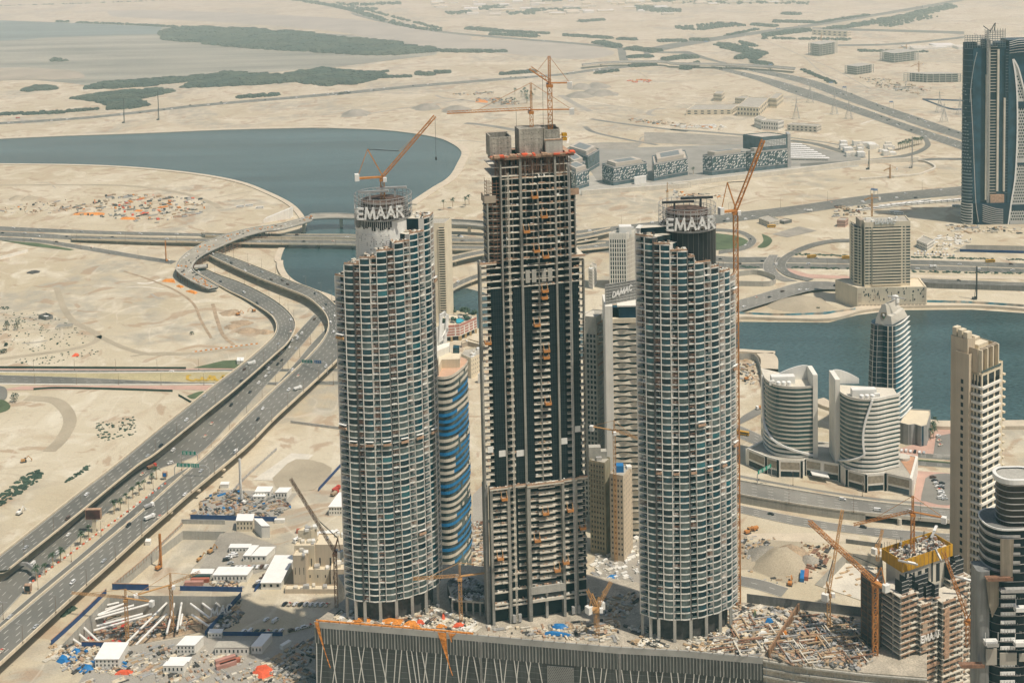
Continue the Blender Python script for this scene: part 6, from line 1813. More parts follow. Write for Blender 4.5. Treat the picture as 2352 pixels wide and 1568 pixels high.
for i,u in enumerate((1.8,7.2,12.7)):
 mb=MB();mb.frame(bq(u-.2,1.6)+Vector((0,0,zter+13)),BU*4.5,BV*.4,Vector((0,0,ZCR-zter-14)));mb.build('screen_panel',TAUPE,t)
for i in range(3):
 mb=MB();mb.frame(bq(-1+0,8.5+i*3.4)+Vector((0,0,ZBK)),BU*4.5,BV*2.6,Vector((0,0,3.5+i*.6)));mb.build('roof_box',CREAM,t)
for u,v,w_,d_2,h in((6,6,10,5,3),(8,12,9,4.6,4)):
 mb=MB();mb.frame(bq(u,v)+Vector((0,0,ZCR-3)),BU*w_,BV*d_2,Vector((0,0,h)));mb.build('roof_room',CREAM,t)
mb=MB();mb.frame(bq(-.3,-.3)+Vector((0,0,zter-.4)),BU*(W_R+.6),BV*.2,Vector((0,0,1.4)));mb.build('glass_rail',RAILG,t)
for f0,f1 in((.06,.28),(.38,.66),(.74,.96)):
 mb=MB();mb.face(wallquad(a.lerp(b,f0),a.lerp(b,f1),zter-8,zter-2.2,.06,c));mb.build('tall_window',GLB,t)
for f0,f1 in((.08,.22),(.36,.46),(.6,.7),(.82,.95)):
 mb=MB();mb.face(wallquad(a.lerp(lft,f0),a.lerp(lft,f1),zter-8,zter-2.2,.06,c));mb.build('tall_window',SHADE,t)
 # --- concrete tower being cast under the yellow climbing formwork
ZY=zoom(3420,2000,2.145);YD=660.0
c0=VY(ZY(405,620),YD);ya=R(27)
YU=Vector((math.cos(ya),math.sin(ya),0));YV=Vector((-math.sin(ya),math.cos(ya),0));YB=Vector((c0.x,c0.y,0))
yq=lambda u,v,z=0:YB+YU*u+YV*v+Vector((0,0,z))
yzz=lambda y,p=YB:ZAT(p,ZY(0,y)[1])
t=thing('formwork_tower','concrete frame tower being cast beneath a bright yellow climbing formwork','building',tuple(yq(10,0)))
def ybox(nm,u0,u1,v0,v1,z0,z1,m):
 mb=MB();mb.frame(yq(u0,v0,z0),YU*(u1-u0),YV*(v1-v0),Vector((0,0,z1-z0)));return mb.build(nm,m,t)
zy1,zy0=yzz(520),yzz(622)
ybox('core_wall',1,35,1,13,60,zy1-2,CONC_PALE)
for u0 in(3,8.5,12,17,21.5,25):ybox('wall_slot',u0,u0+random.choice([1.2,1.2,2.6]),.9,1.0,zy0-uni(8,14),zy0-uni(0,3),DARK)
for u0,u1,v0,v1 in((0,36,0,.3),(0,.3,.3,15.4),(35.7,36,.3,15.4),(.3,35.7,15.1,15.4)):ybox('yellow_formwork',u0,u1,v0,v1,zy0,zy1,YELLOW)
mb=MB();u=.2
while u<35.5:mb.beam(yq(u,-.12,zy0),yq(u,-.12,zy1),.12);u+=3.05
mb.build('formwork_joint',TIMBER,t)
mb=MB()
for i in range(130):
 mb.mi(random.choice([0,1,2,3,3]));p=yq(uni(1,35),uni(1,14.5),zy1-2+uni(0,2));mb.box(p,(uni(.4,3),uni(.3,1.2),uni(.3,1.6)),ya+uni(-.3,.3))
mb.build('deck_material',[SHADE,RUSTY,CONC_PALE,STEEL],t)
mb=MB()
for i in range(34):p=yq(uni(.5,30),random.choice([.6,14.6,uni(1,14)]),zy1-2);mb.beam(p,p+Vector((0,0,uni(2.5,5.5))),.18)
mb.build('starter_bar',DSTEEL,t)
def frame_vol(u0,u1,v0,v1,ztop,n,net=None):
 """bare floors and columns"""
 ybox('inner_core',u0+1.5,u1-.5,v0+2.2,v1,30,ztop-1,DARK)
 for k in range(n):
  z=ztop-3.1*k
  mb=MB();mb.mi(0);mb.frame(yq(u0-.9,v0-1.1,z-.6),YU*(u1-u0+.9),YV*(v1-v0),Vector((0,0,.6)))
  if rnd()<.9:mb.mi(1);mb.frame(yq(u0-.9,v0-1.15,z-.5),YU*(u1-u0)*uni(.5,1),YV*.15,Vector((0,0,uni(.7,1.4))))
  for q in range(5):
   mb.mi(random.choice([0,1,2,3]));p=yq(uni(u0,u1),v0+uni(-.5,.3),z+.3);mb.box(p,(uni(.4,1.6),.6,uni(.3,1)),ya)
  mb.build('floor',[CONC_PALE,PLY,TAUPE,SHADE],t)
 nb=max(2,int((u1-u0)/4.5))
 for i in range(nb+1):
  u=u0+(u1-u0)*i/nb;ybox('column',u-.35,u+.35,v0-.3,v0+.5,25,ztop,CONC)
 for v in(v0+5,):ybox('column',u0-.35,u0+.35,v,v+.8,25,ztop,CONC)
z1=yzz(815,yq(-6,-7));z2=yzz(880,yq(8,-9));z3=yzz(830,yq(25,-11))
frame_vol(-8,3.5,-7.5,8,z1,26);frame_vol(4,15,-9.5,1,z2,24);frame_vol(17,31,-12,0,z3,24);frame_vol(31,44,-4,12,yzz(680,yq(34,-4)),24)
for(u0,u1,v,z,h)in((-6,-1,-6,z1,6.5),(-1,3,-4,z1,6.5),(3.5,7,-8,z2+3,8),(6,15,-3,z2+4,8),(9,13,-8,z2+2,6),(13,16,-10,z2+2,7),(31,33,-3,yzz(680,yq(34,-4)),8),(34,36,-2,yzz(680,yq(34,-4)),8),(37,43,-1,yzz(680,yq(34,-4)),8),(40,44,3,yzz(680,yq(34,-4)),8)):
 mb=MB();mb.mi(0);mb.frame(yq(u0,v,z),YU*(u1-u0),YV*.35,Vector((0,0,h)));mb.frame(yq(u0,v,z),YU*.35,YV*5,Vector((0,0,h)))
 mb.mi(1)
 for q in range(4):mb.frame(yq(u0,v-.12,z+h*q/3.1),YU*(u1-u0),YV*.12,Vector((0,0,.3)))
 mb.mi(2);mb.frame(yq(u0-.5,v-1.2,z-.3),YU*(u1-u0+.5),YV*1.2,Vector((0,0,.3)));mb.build('wall_formwork',[DARK,STEEL,PLY],t)
ybox('dark_wing',-14,-8.5,6,16,0,yzz(690,yq(-14,6)),SHADE);
mb=MB();scaffold(mb,[tuple(yq(u,v)[:2])for u,v in((-14.4,15),(-14.4,10),(-14.4,5.6),(-11,5.6),(-8.5,5.6))],20,yzz(660,yq(-14,6)),3.1,.22);mb.build('wing_scaffold',RUSTY,t)
NETM=mat('brown_debris_net',(.28,.17,.09),.95,0,.2,.3,streak=.3)
ybox('debris_net',-14.6,-10.5,5.0,5.2,20,yzz(985,yq(-14,6)),NETM);ybox('debris_net',17.2,20.5,-13.1,-12.9,z3-31,z3-3,PLY);ybox('debris_net',4.2,7.6,-10.6,-10.4,z2-24,z2-9,TAUPE);ybox('debris_net',35,41,-5.2,-5.0,60,yzz(860,yq(36,-5)),PLY)
ybox('base_floor',-9,16,-11,8,yzz(1500,yq(-6,-10)),yzz(1480,yq(-6,-10)),PLY)
q0,q1=yq(3.8,-10.6),yq(15.2,-10.6);zs=yzz(1215,q0)
mb=MB();mb.beam(q0+Vector((0,0,zs-.3)),q1+Vector((0,0,zs-.3)),.4);sg=mb.build('facade_sign',STEEL,t);sg['_o']=t['_o'];pm=(q0+q1)/2-YV*.5
letters('EMAAR',lambda u:(pm+YU*u+Vector((0,0,zs)),YU),3.3,sg,WHITE,.2,.4,.2)
for(u,v,z,du,dv_,dz)in((-2,1,zy1+.5,9,-5,-2.5),(29.5,9,zy1+1,7,3,4),(22,-1,zy1+2,1.5,-3,-6),(26,-10,z3+11,9,-6,-3)):
 mb=MB();mb.beam(yq(u,v,z),yq(u+du,v+dv_,z+dz),1.2,.7);mb.mi(1);mb.beam(yq(u+du*.5,v+dv_*.5,z+dz*.5+.5),yq(u+du*.9,v+dv_*.9,z+dz*.9+.5),1.4,.3);mb.build('placing_boom',[STEEL,WHITE],t)
 # --- dark rounded tower under construction at the corner
RD=575.0
t=thing('dark_rounded_tower','dark glazed tower under construction with rounded corners, hanging drapes and white panels','tower',tuple(VY(ZY(1250,1500),RD)))
def rx(x,y,d=0):p=VY(ZY(x,y),RD+d);return p
rz_=lambda y:rx(1250,y).z
def rounded(cx,cy,hx,hy,r,n=6):
 out=[]
 for sx,sy,a0 in((1,1,0),(-1,1,90),(-1,-1,180),(1,-1,270)):
  for i in range(n+1):
   a=R(a0+90*i/n);out.append((cx+sx*(hx-r)+r*math.cos(a),cy+sy*(hy-r)+r*math.sin(a)))
 return out
x0=rx(1150,800).x;x1=rx(1560,800).x
pl=rounded((x0+x1)/2,RD+10,(x1-x0)/2,10,8);zt=rz_(260);c=center(pl)
mb=MB();mb.prism(pl,-.2,zt);mb.build('glass_body',[GLBLACK],t)
pl2=rounded((rx(1280,100).x+rx(1600,100).x)/2,RD+9,(rx(1600,100).x-rx(1280,100).x)/2,6,5.5);z2_=rz_(-140)
mb=MB();mb.prism(pl2,zt-2,z2_);mb.build('upper_body',[glass('bronze_glass',(.028,.026,.022),.3,spec=.25)],t)
z=zt+2
while z<z2_:ring(t,'floor_band',pl2,z,z+.3,.4,STEEL);z+=2.9
mb=MB();mb.face([(p[0],p[1],z2_+.1)for p in pl2]);mb.build('roof_floor',CONC,t)
mb=MB();mb.face([(p[0],p[1],zt+.1)for p in pl]);mb.build('roof_floor',CONC_DARK,t)
ring(t,'roof_rim',pl2,z2_-1.5,z2_+.8,1.6,WHITEP)
ring(t,'roof_rim',pl,zt,zt+.8,.5,WHITEP)
z=zt-4;k=0
while z>2:
 ring(t,'floor_edge',pl,z,z+.25,.3,CONC_DARK if k%3 else STEEL);
 if z>rz_(640):
  ring(t,'white_spandrel',pl,z+.6,z+1.7,.35,STEEL,idx=set(range(12,21)))
 xs=rx(1310,900).x
 if z<rz_(780):
  for dx in(0,):
   mb=MB();mb.bbox(xs-3.4,xs+3.4,RD-.75,RD-.55,z+.8,z+2.5);mb.mi(1)
   for q in range(5):mb.bbox(xs-3+q*1.4,xs-2.9+q*1.4,RD-.85,RD-.75,z+.8,z+uni(1.4,2.5))
   mb.build('white_panel',[WHITE,CONC_DARK],t)
  mb=MB()
  for q in range(9):xx=uni(x0+6,x1);mb.beam((xx,RD-.8,z+.3),(xx,RD-.8,z+uni(1,1.6)),.14)
  mb.build('edge_post',STEEL,t)
 z-=4.1;k+=1
mb=MB();xa=rx(1050,700).x;xb=rx(1112,700).x;pl3=rounded((xa+xb+3)/2,RD+5,(xb-xa+3)/2,5,2.0);mb.prism(pl3,0,rz_(610));mb.build('edge_fin',mat('edge_fin_grey',(.26,.26,.25),.5,.1,.15,.1,streak=.3),t)
DRAPE=mat('beige_drape',(.33,.28,.21),.95,0,.1,.3,streak=.35)
for pts in(((1235,315),(1352,320),(1340,640),(1235,630)),((1110,655),(1225,660),(1222,880),(1165,990),(1135,860))):
 mb=MB();n=10
 mb.face([rx(*p)+Vector((0,-1.6-RD*0,0))for p in pts]);mb.build('hanging_drape',DRAPE,t)
for(u0,u1,y0,y1)in((1115,1210,1260,1400),(1235,1380,1295,1400),(1400,1560,1300,1370)):
 a,b=rx(u0,y1),rx(u1,y0);mb=MB();mb.bbox(a.x,b.x,RD-1.2,RD-.7,a.z,b.z);mb.build('blank_panel',mat('primer_panel',(.42,.39,.33),.8,0,.08,.1,streak=.1),t)
for(u0,u1,y)in((1105,1320,640),(880,1080,1380),(1100,1200,1200),(1220,1460,740)):
 a,b=rx(u0,y),rx(u1,y);mb=MB();mb.bbox(a.x,b.x,RD-5,RD-.5,a.z-.4,a.z);mb.bbox(a.x,b.x,RD-5,RD-4.8,a.z,a.z+1.2)
 for q in range(8):x=a.x+(b.x-a.x)*q/7;mb.beam((x,RD-5,a.z),(x,RD-5,a.z+1.8),.12)
 mb.build('cantilever_deck',RUSTY if u0 in(880,1105)else STEEL,t)
for(u,y)in((1410,920),(1405,1215),(1150,1205)):
 a=rx(u,y);mb=MB();mb.bbox(a.x-3,a.x+3,RD-3.4,RD-.6,a.z-.3,a.z+1.6);mb.bbox(a.x-3,a.x-2.8,RD-3.4,RD-3.2,a.z,a.z+6);mb.bbox(a.x+2.8,a.x+3,RD-3.4,RD-3.2,a.z,a.z+6);mb.build('work_cradle',WHITEP,t)
 # --- tall blue towers at the edge, still topped with scaffolding
ZJ=zoom(3796,80,1.823)
jb=G(ZJ(240,1490));JD=jb.y
jp=lambda x,y,d=0:VY(ZJ(x,y),JD+d)
jz=lambda y:jp(250,y).z
NVY=glass('navy_glass',(0.010,0.030,0.055),0.25,spec=.3);NVB=glass('steel_blue_glass',(0.02,0.06,0.095),0.25,spec=.3)
PERF=mat('perforated_white',(.55,.54,.50),.7,0,.08,.1)
def jtower(label,xl,xr,parts):
 t=thing('scaffold_topped_tower',label,'tower',(jp((xl+xr)/2,1490).x,JD,0));return t
t=jtower('tall navy glass tower with white sail curves and a scaffolded top beside the bus park',105,440,None)
def jbox(t,nm,x0,x1,y0,y1,d0,d1,m):
 a,b=jp(x0,y0),jp(x1,y1);mb=MB();mb.bbox(a.x,b.x,JD+d0,JD+d1,max(-.1,b.z),a.z);return mb.build(nm,m,t)
lc=jp(165,1000).x;rr=(jp(215,1000).x-jp(112,1000).x)/2
mb=MB();mb.lathe([(rr*1.06,0),(rr*1.06,jz(1350)),(rr,jz(1330)),(rr*1.02,jz(700)),(rr*.95,jz(170))],(lc,JD+rr,0),28);mb.build('round_flank',NVY,t)
FLN=MB();k=0;z=8
while z<jz(180):
 FLN.lathe([(rr*1.06,0),(rr*1.06,.5)],(lc,JD+rr,z),20,R(170),R(300));z+=7.4
qs=[]
for k in range(46):
 z=9+k*(jz(330)-9)/46
 for i in range(10):
  f=k/46;edge=.95-.55*math.sin(min(1,f*1.05)*PI*.5)**2-.1*f
  g=(i+.5*(k%2))/10
  if k>40 or g>edge+.12:continue
  if f>.3 and(i%2 or f>.62 and rnd()<.5):continue
  a=R(178+98*g);r_=rr*1.075
  P0=Vector((lc+r_*math.cos(a),JD+rr+r_*math.sin(a),z));T=Vector((-math.sin(a),math.cos(a),0))*1.25
  qs.append([P0-T,P0+T,P0+T+Vector((0,0,1.6)),P0-T+Vector((0,0,1.6))])
put(t,'light_panel',qs,[mat('grey_blue_panel',(.20,.24,.26),.7,0,.1,.2)],0)
qs=[]
for k in range(7):
 for i in range(10):
  g=(i+.5*(k%2))/10;a=R(180+95*g);r_=rr*1.1;P0=Vector((lc+r_*math.cos(a),JD+rr+r_*math.sin(a),3+k*3.6));T=Vector((-math.sin(a),math.cos(a),0))*1.0
  qs.append([P0-T,P0+T,P0+T+Vector((0,0,2)),P0-T+Vector((0,0,2))])
mb=MB();mb.lathe([(rr*1.09,1),(rr*1.09,28)],(lc,JD+rr,0),20,R(172),R(280));mb.build('perforated_band',PERF,t)
put(t,'perforation',qs,DARK,0)
jbox(t,'glass_panel',176,226,205,1335,-.5,18,NVB);jbox(t,'glass_panel',226,272,195,1330,1.5,18,NVY);jbox(t,'recess',272,300,150,1330,6,20,NVY)
jbox(t,'white_fin',268,273,400,1310,-1.5,1,CONC_PALE);jbox(t,'white_fin',293,297,150,1280,1,4,CONC);jbox(t,'white_fin',356,361,215,1250,.5,3,CONC_PALE);jbox(t,'white_fin',402,407,570,1250,0,3,CONC_PALE)
jbox(t,'balcony_core',297,360,190,1275,4,20,NVY);jbox(t,'glass_panel',360,412,170,1330,3,20,NVB);jbox(t,'glass_panel',412,440,215,1335,1,20,NVY)
z=jz(1265)
while z<jz(190):
 if not(jz(590)<z<jz(545)):
  a,b=jp(299,700),jp(354,700);mb=MB();mb.bbox(a.x,b.x,JD+1.5,JD+4,z,z+.9);mb.build('balcony_band',CONC,t)
  a,b=jp(413,700),jp(436,700);FLN.bbox(a.x,b.x,JD+.3,JD+1,z,z+.5)
 z+=3.9
FLN.build('floor_banding',mat('blue_grey_line',(.10,.14,.17),.6),t)
jbox(t,'podium',200,440,1335,1488,-2,20,NVY)
for k in range(9):
 mb=MB()
 for i in range(16):
  x=lambda i:245+150*i/16;y=lambda i:1360+k*13+22*math.sin(i/16*2.2-.6+k*.08)
  mb.beam(jp(x(i),y(i),-2.4),jp(x(i+1),y(i+1),-2.4),.9)
 mb.build('wave_louvre',STEEL,t)
jbox(t,'podium_roof',300,400,1275,1335,-1,6,PLY)
def curve_rib(pts,w=1.4,dy=-1.2,m=WHITEP,tt=None):
 c=smooth_line([jp(x,y)+Vector((0,dy,0))for x,y in pts]);mb=MB()
 for a,b in zip(c,c[1:]):mb.beam(a,b,w,.8,up=(0,-1,0))
 mb.build('sail_rib',m,tt or t)
curve_rib(((203,235),(180,330),(160,470),(150,600)),.9,-1,mat('grey_rib',(.30,.33,.34),.6));curve_rib(((152,500),(168,800),(178,1050),(190,1320),(210,1468)),.9,-2.5,STEEL)
mb=MB()
for(xa,xb,ya_,yb_)in((115,265,120,205),(262,410,75,200)):
 ps=[jp(xa,yb_,0),jp(xb,yb_,0),jp(xb,yb_,16),jp(xa,yb_,16)];z0,z1=jz(yb_),jz(ya_)
 nn=8
 ring_=[ps[0].lerp(ps[1],i/nn)for i in range(nn+1)]+[ps[1].lerp(ps[2],i/4)for i in range(1,5)]+[ps[2].lerp(ps[3],i/nn)for i in range(1,nn+1)]
 scaffold(mb,ring_,z0,z1,2.8,.42)
mb.build('roof_scaffold',mat('blue_grey_scaffold',(.13,.16,.18),.7),t)
mb=MB();mb.lattice(jp(283,1330,-1),jp(283,80,-1),2.2,5,.3);mb.build('hoist_mast',STEEL,t)
for(x0,y0,x1,y1)in((300,85,335,25),(338,85,332,25),(330,80,338,22),(250,45,305,85),(185,100,240,128)):
 mb=MB();mb.beam(jp(x0,y0,6),jp(x1,y1,6),.9);mb.build('roof_derrick',WHITEP if x0 in(338,185)else DSTEEL,t)
t2=jtower('second tall navy tower cut by the frame with a white perforated sail facade',430,600,None)
jbox(t2,'glass_panel',436,800,215,1485,0,30,NVB);jbox(t2,'upper_body',440,800,150,215,3,30,NVY)
shape=[(468,290),(480,380),(494,520),(497,700),(495,900),(482,1150),(455,1330),(432,1490),(800,1490),(800,700),(548,540),(522,430),(495,340)]
mb=MB();mb.face([jp(x,y)+Vector((0,-1.0,0))for x,y in shape]);mb.build('perforated_sail',PERF,t2)
shw=[jp(x,y)for x,y in shape];poly2=[(p.x,p.z)for p in shw]
qs=[];z=5;k=0
while z<jz(400):
 x=jp(436,1000).x+(k%2)*1.4
 while x<jp(700,1000).x:
  if inpoly(x-.5,z,poly2)and inpoly(x+2.2,z+2,poly2)and not(jz(640)<z<jz(590))and not(jz(1070)<z<jz(1030))and not jz(1385)<z<jz(1340):
   qs.append([Vector((x,JD-1.15,z)),Vector((x+1.8,JD-1.15,z)),Vector((x+1.8,JD-1.15,z+2.1)),Vector((x,JD-1.15,z+2.1))])
  x+=2.9
 z+=3.9;k+=1
put(t2,'perforation',qs,GLBLACK,0)
for y0,y1 in((595,640),(1040,1050),(1345,1380)):jbox(t2,'plant_floor',496 if y0<1300 else 455,800,y0,y1,-1.4,-.9,NVY)
curve_rib([(462,285),(478,380),(491,520),(495,700),(492,900),(478,1150),(450,1330),(428,1490)],1.8,-1.8,WHITE,t2);curve_rib([(468,285),(500,345),(524,430),(550,545),(575,700)],1.8,-1.8,WHITE,t2)
jbox(t2,'plinth',430,800,1485,1530,-3,30,CONC_DARK)
for k,y in enumerate((150,165,182,200,220,240)):
 mb=MB();a,b=jp(440,y+12-k*2),jp(800,y-30);mb.beam(a+Vector((0,-.8,0)),jp(500,y-8)+Vector((0,-3,0)),.8);mb.beam(jp(500,y-8)+Vector((0,-3,0)),b+Vector((0,-6,0)),.8);mb.build('crown_band',WHITEP if k<3 else STEEL,t2)
 # --- low office blocks with scattered white fins
ZO=zoom(2280,500,2.45)
OFG=glass('office_glass',(0.085,.125,.145),.25,spec=.35);OROOF=mat('office_roof',(.50,.45,.38),.85,0,.1,.05);OROOF2=mat('office_roof_brown',(.36,.30,.25),.9,0,.1,.05)
def office(label,A,B,C,top,seed,nx,nz,rough_roof=True,fins=True,split=None):
 random.seed(seed)
 b=G(ZO(*B));zt=ZAT(b,ZO(0,top)[1]);A,C=G(ZO(*A)),G(ZO(*C));pl=[Vector((p.x,p.y,0))for p in plan(A,b,C)];c=center(pl)
 t=thing('office_block',label,'office building',tuple(b),'office blocks with white shading fins')
 body(t,pl,0,zt,OFG,'glass_wall',1.2,OROOF if rough_roof else OROOF2)
 for(p,q,n)in((A,b,max(2,int(nx*(A-b).length/(C-b).length))),(b,C,nx)):
  fs=[]
  for k in range(nz):
   for i in range(n):
    if rnd()<.22:continue
    f=(i+.5+uni(-.25,.25))/n;h=.5/n*uni(.6,1.1);z=zt*.24+(zt*.68)*(k+.5+uni(-.2,.2))/nz;dz=zt*.68/nz*.36
    w=wallquad(p.lerp(q,max(0,f-h)),p.lerp(q,min(1,f+h)),z-dz,z+dz,1.0,c)
    w2=[w[0],w[1],w[2]]if rnd()<.5 else[w[0],w[2],w[3]]
    fs.append(w2)
  if fins:put(t,'fin_screen',fs,[WHITE,WHITEP],0)
  mb=MB()
  for w in[wallquad(p,q,zt*.19,zt*.22,.3,c),wallquad(p,q,zt*.92,zt,.4,c)]:mb.face(w)
  mb.build('spandrel',STEEL,t)
  gs=grid(p,q,zt*.24,zt*.92,n*2,nz,.9,.84,.12,c)
  put(t,'glazing',gs,[OFG,OFG,GREENG],0)
 ins=[Vector((p.x+(c[0]-p.x)*.22,p.y+(c[1]-p.y)*.22,0))for p in pl]
 mb=MB();mb.prism([(p.x,p.y)for p in ins],zt-1.2,zt+4.5);mb.build('roof_storey',OROOF,t)
 ins2=[Vector((p.x+(c[0]-p.x)*.45,p.y+(c[1]-p.y)*.45,zt+4.7))for p in pl]
 mb=MB();mb.face(ins2);mb.build('roof_skylight',mat('skylight',(.20,.22,.22),.5),t)
 return t,A,b,C,zt
office('office block with white fins and a rounded west end beside the tall tower',(318,560),(425,597),(755,545),412,61,22,5)
office('office block with white fins second along the row',(805,470),(822,552),(1155,490),378,62,20,5)
office('office block with a brown chamfered roof third along the row',(1302,488),(1392,497),(1722,458),298,63,18,5,False)
t,A,b,C,zt=office('tallest office block with a raised slab at the east end of the row',(1725,452),(1775,458),(2132,420),262,64,20,5,False)
A2,B2,C2=b.lerp(C,.28)+Vector((-6,0,0)),b.lerp(C,.3),C;z2=ZAT(b.lerp(C,.5),ZO(0,112)[1])
pl=[Vector((p.x,p.y,0))for p in plan(A2+Vector((-18,26,0)),B2,C2)];body(t,pl,zt-1,z2,OFG,'upper_slab',1.2,OROOF)
put(t,'window',grid(B2,C2,zt+6,z2-5,14,5,.62,.6,.3,center(pl),.05,.93),GLB,70)
put(t,'sun_shade',[[q[0],q[1],q[1]+Vector((0,0,1.2)),q[0]+Vector((0,0,1.2))]for q in grid(B2,C2,zt+6,z2-5,14,5,.8,.95,.6,center(pl),.05,.93)],WHITE,70)
mb=MB();mb.frame((C.x,C.y-1,0),Vector((5,1,0)),Vector((1,20,0)),Vector((0,0,z2+1)));mb.build('end_wall',STEEL,t)
random.seed(66)
for(A,B,C,top)in(((-60,580),(60,640),(188,600),465),((-60,470),(40,540),(150,500),390),((-40,400),(175,470),(290,400),300)):
 office('set back office block with plain bands beside the tall tower' if top==300 else('small office block with few fins beside the tall tower' if top==465 else 'flat roofed office block between its neighbours beside the tall tower'),A,B,C,top,70+top,9,4,False,top!=300)
 # dark glazed wing and white canopy of the row
mb=MB();p=G(ZO(690,570));zc=9;a,b2=G(ZO(632,585)),G(ZO(748,570));mb.frame((a.x,a.y,0),b2-a,Vector((0,6,0)),Vector((0,0,11)));tag(mb.build('entrance_pavilion',WHITEP),'white cube pavilion with palms before the first office block','pavilion')
# long white striped canopies
for k in range(8):
 y=985+k*13.2;a,b2=G(C_(772,y)),G(C_(865+k*26,y+4));mb=MB();mb.frame((a.x,a.y,4),b2-a,Vector((0,7.5,0)),Vector((0,0,.6)))
 for q in range(6):p=a.lerp(b2,(q+.5)/6);mb.beam((p.x,p.y+3,0),(p.x,p.y+3,4),.5)
 tag(mb.build('parking_canopy',WHITE),'long white parking canopy in the striped rows behind the tallest office block','canopy','white parking canopies')
 # ---------------------------------------------------------------- tower cranes
random.seed(81)
def crane(label,base,topz,tip,kind='hammer',m=ORANGE,w=1.7,t=.15,tail=None,apex=11,cat='crane',hook=None,group=None):
 """lattice mast from base to topz, jib to tip"""
 b=Vector(base);top=Vector((b.x,b.y,topz));tip=Vector(tip)
 r=thing('tower_crane',label,cat,tuple(b),group)
 mb=MB();mb.lattice(b,top,w,w*1.6,t);mb.build('mast',m,r)
 d=tip-top;dh=Vector((d.x,d.y,0)).normalized()
 mb=MB();mb.box(top+Vector((0,0,.6)),(w*1.5,w*1.5,1.4));mb.build('slewing_ring',m,r)
 cabp=top+dh*1.2+Vector((dh.y*2,-dh.x*2,1.0));mb=MB();mb.box(cabp,(1.8,1.8,2.4));mb.build('cab',WHITE,r)
 tl=tail or max(8.0,d.length*.24);pv=top+Vector((0,0,2.2))
 if kind=='hammer':
  ap=top+Vector((0,0,apex));e=pv-dh*tl
  mb=MB();mb.lattice(top+Vector((0,0,1)),ap,w*.5,2.5,t*.9);mb.build('cat_head',m,r)
  mb=MB();mb.tri_lattice(pv,tip,w*.7,w*.75,w*1.1,t*.85);mb.build('jib',m,r)
  mb=MB();mb.beam(pv,e,w*.7,.5);mb.build('counter_jib',m,r)
  mb=MB();mb.box(e+Vector((0,0,-1.2)),(2.6,2.6,3.4),math.atan2(dh.y,dh.x));mb.build('counterweight',WHITEP,r)
  mb=MB();mb.beam(ap,pv.lerp(tip,.62)+Vector((0,0,1.5)),.2);mb.beam(ap,e,.2);mb.build('pendant',m,r)
  if hook:
   h=pv.lerp(tip,hook[0]);mb=MB();mb.beam(h,h-Vector((0,0,hook[1])),.16);mb.box(h-Vector((0,0,hook[1])),(.9,.9,1.6));mb.build('hook_line',DSTEEL,r)
 else:
  e=pv-dh*tl;ap=pv-dh*tl*.55+Vector((0,0,apex))
  mb=MB();mb.lattice(pv,tip,w*.75,w*1.2,t*.85);mb.build('jib',m,r)
  mb=MB();mb.beam(pv,e,w*1.1,.9);mb.build('machinery_deck',m,r)
  mb=MB();mb.box(e+Vector((0,0,.6)),(2.4,3.4,3.8),math.atan2(dh.y,dh.x));mb.build('counterweight',WHITEP,r)
  mb=MB();mb.beam(pv+dh*.5,ap,.6);mb.beam(e,ap,.35);mb.build('a_frame',m,r)
  mb=MB();mb.beam(ap,pv.lerp(tip,.32)+Vector((0,0,3.5)),.35);mb.mi(1);mb.beam(pv.lerp(tip,.32)+Vector((0,0,3.5)),pv.lerp(tip,.93),.16);mb.build('luffing_rope',[DSTEEL,CRANEY],r)
  if hook:mb=MB();mb.beam(tip,tip-Vector((0,0,hook[1])),.16);mb.box(tip-Vector((0,0,hook[1])),(.9,.9,1.8));mb.build('hook_line',DSTEEL,r)
 return r
def crane_px(label,basep,z,topp,tipp,dy=0,**k):
 b=G(basep,z)if not isinstance(basep,Vector)else basep
 return crane(label,b,ZAT(b,topp[1]),VY(tipp,b.y+dy),**k)
c1=Vector((LT['crown'].x,LT['crown'].y,LT['zs']+2));crane('orange luffing crane rising from the drum of the first curved tower over the lake',c1,ZAT(c1,B_(0,1215)[1]),VY(B_(655,780),c1.y+6),kind='luff',hook=(1,24),apex=16,tail=14,w=2.0,t=.2)
q=cl_(29.5,9,zat(ZC1,110));crane('orange crane with the short raised jib on the highest core of the tall tower',cl_(42.5,9,zat(ZC1,140)),ZAT(cl_(42.5,9,0),B_(0,585)[1]),VY(B_(1288,465),q.y+4),apex=17,tail=11,w=2.4,t=.24,hook=(.35,45))
crane('yellow crane with a very long level jib on the tall tower',cl_(32,9,zat(ZC1,105)),ZAT(cl_(32,9,0),B_(0,765)[1]),VY(B_(735,765),q.y+3),apex=17,tail=22,m=ORANGE,w=1.8,t=.18,hook=(.18,24))
crane_px('orange luffing crane climbing the full height of the black drum tower',I_(432,1030),PZ,C_(412,1440),C_(600,940),6,kind='luff',m=ORANGE,tail=9,apex=16,w=2.4,t=.24)
crane_px('small orange crane standing behind the black drum tower',(1534,545),0,C_(-130,1290),C_(-50,1275),0,m=CRANEY,tail=9,apex=12)
crane_px('pale orange crane before the wave balcony tower',H_(1872,745),0,E_(1862,1400),E_(2036,1442),-8,m=CRANEY,tail=16,apex=9)
crane_px('yellow luffing crane with raised jib on the mall deck between the towers',H_(1748,1240),PZ,H_(1750,1080),H_(1840,880),6,kind='luff',m=CRANEY,tail=6,apex=9)
crane_px('stubby yellow folded crane boom beside the deck crane',H_(1735,1180),PZ,H_(1735,1085),H_(1678,935),-2,kind='luff',m=CRANEY,tail=4,apex=6)
crane_px('dark masted crane with a level yellow jib between the towers',H_(830,1150),PZ,H_(830,872),H_(505,868),-6,m=CRANEY,tail=30,apex=10)
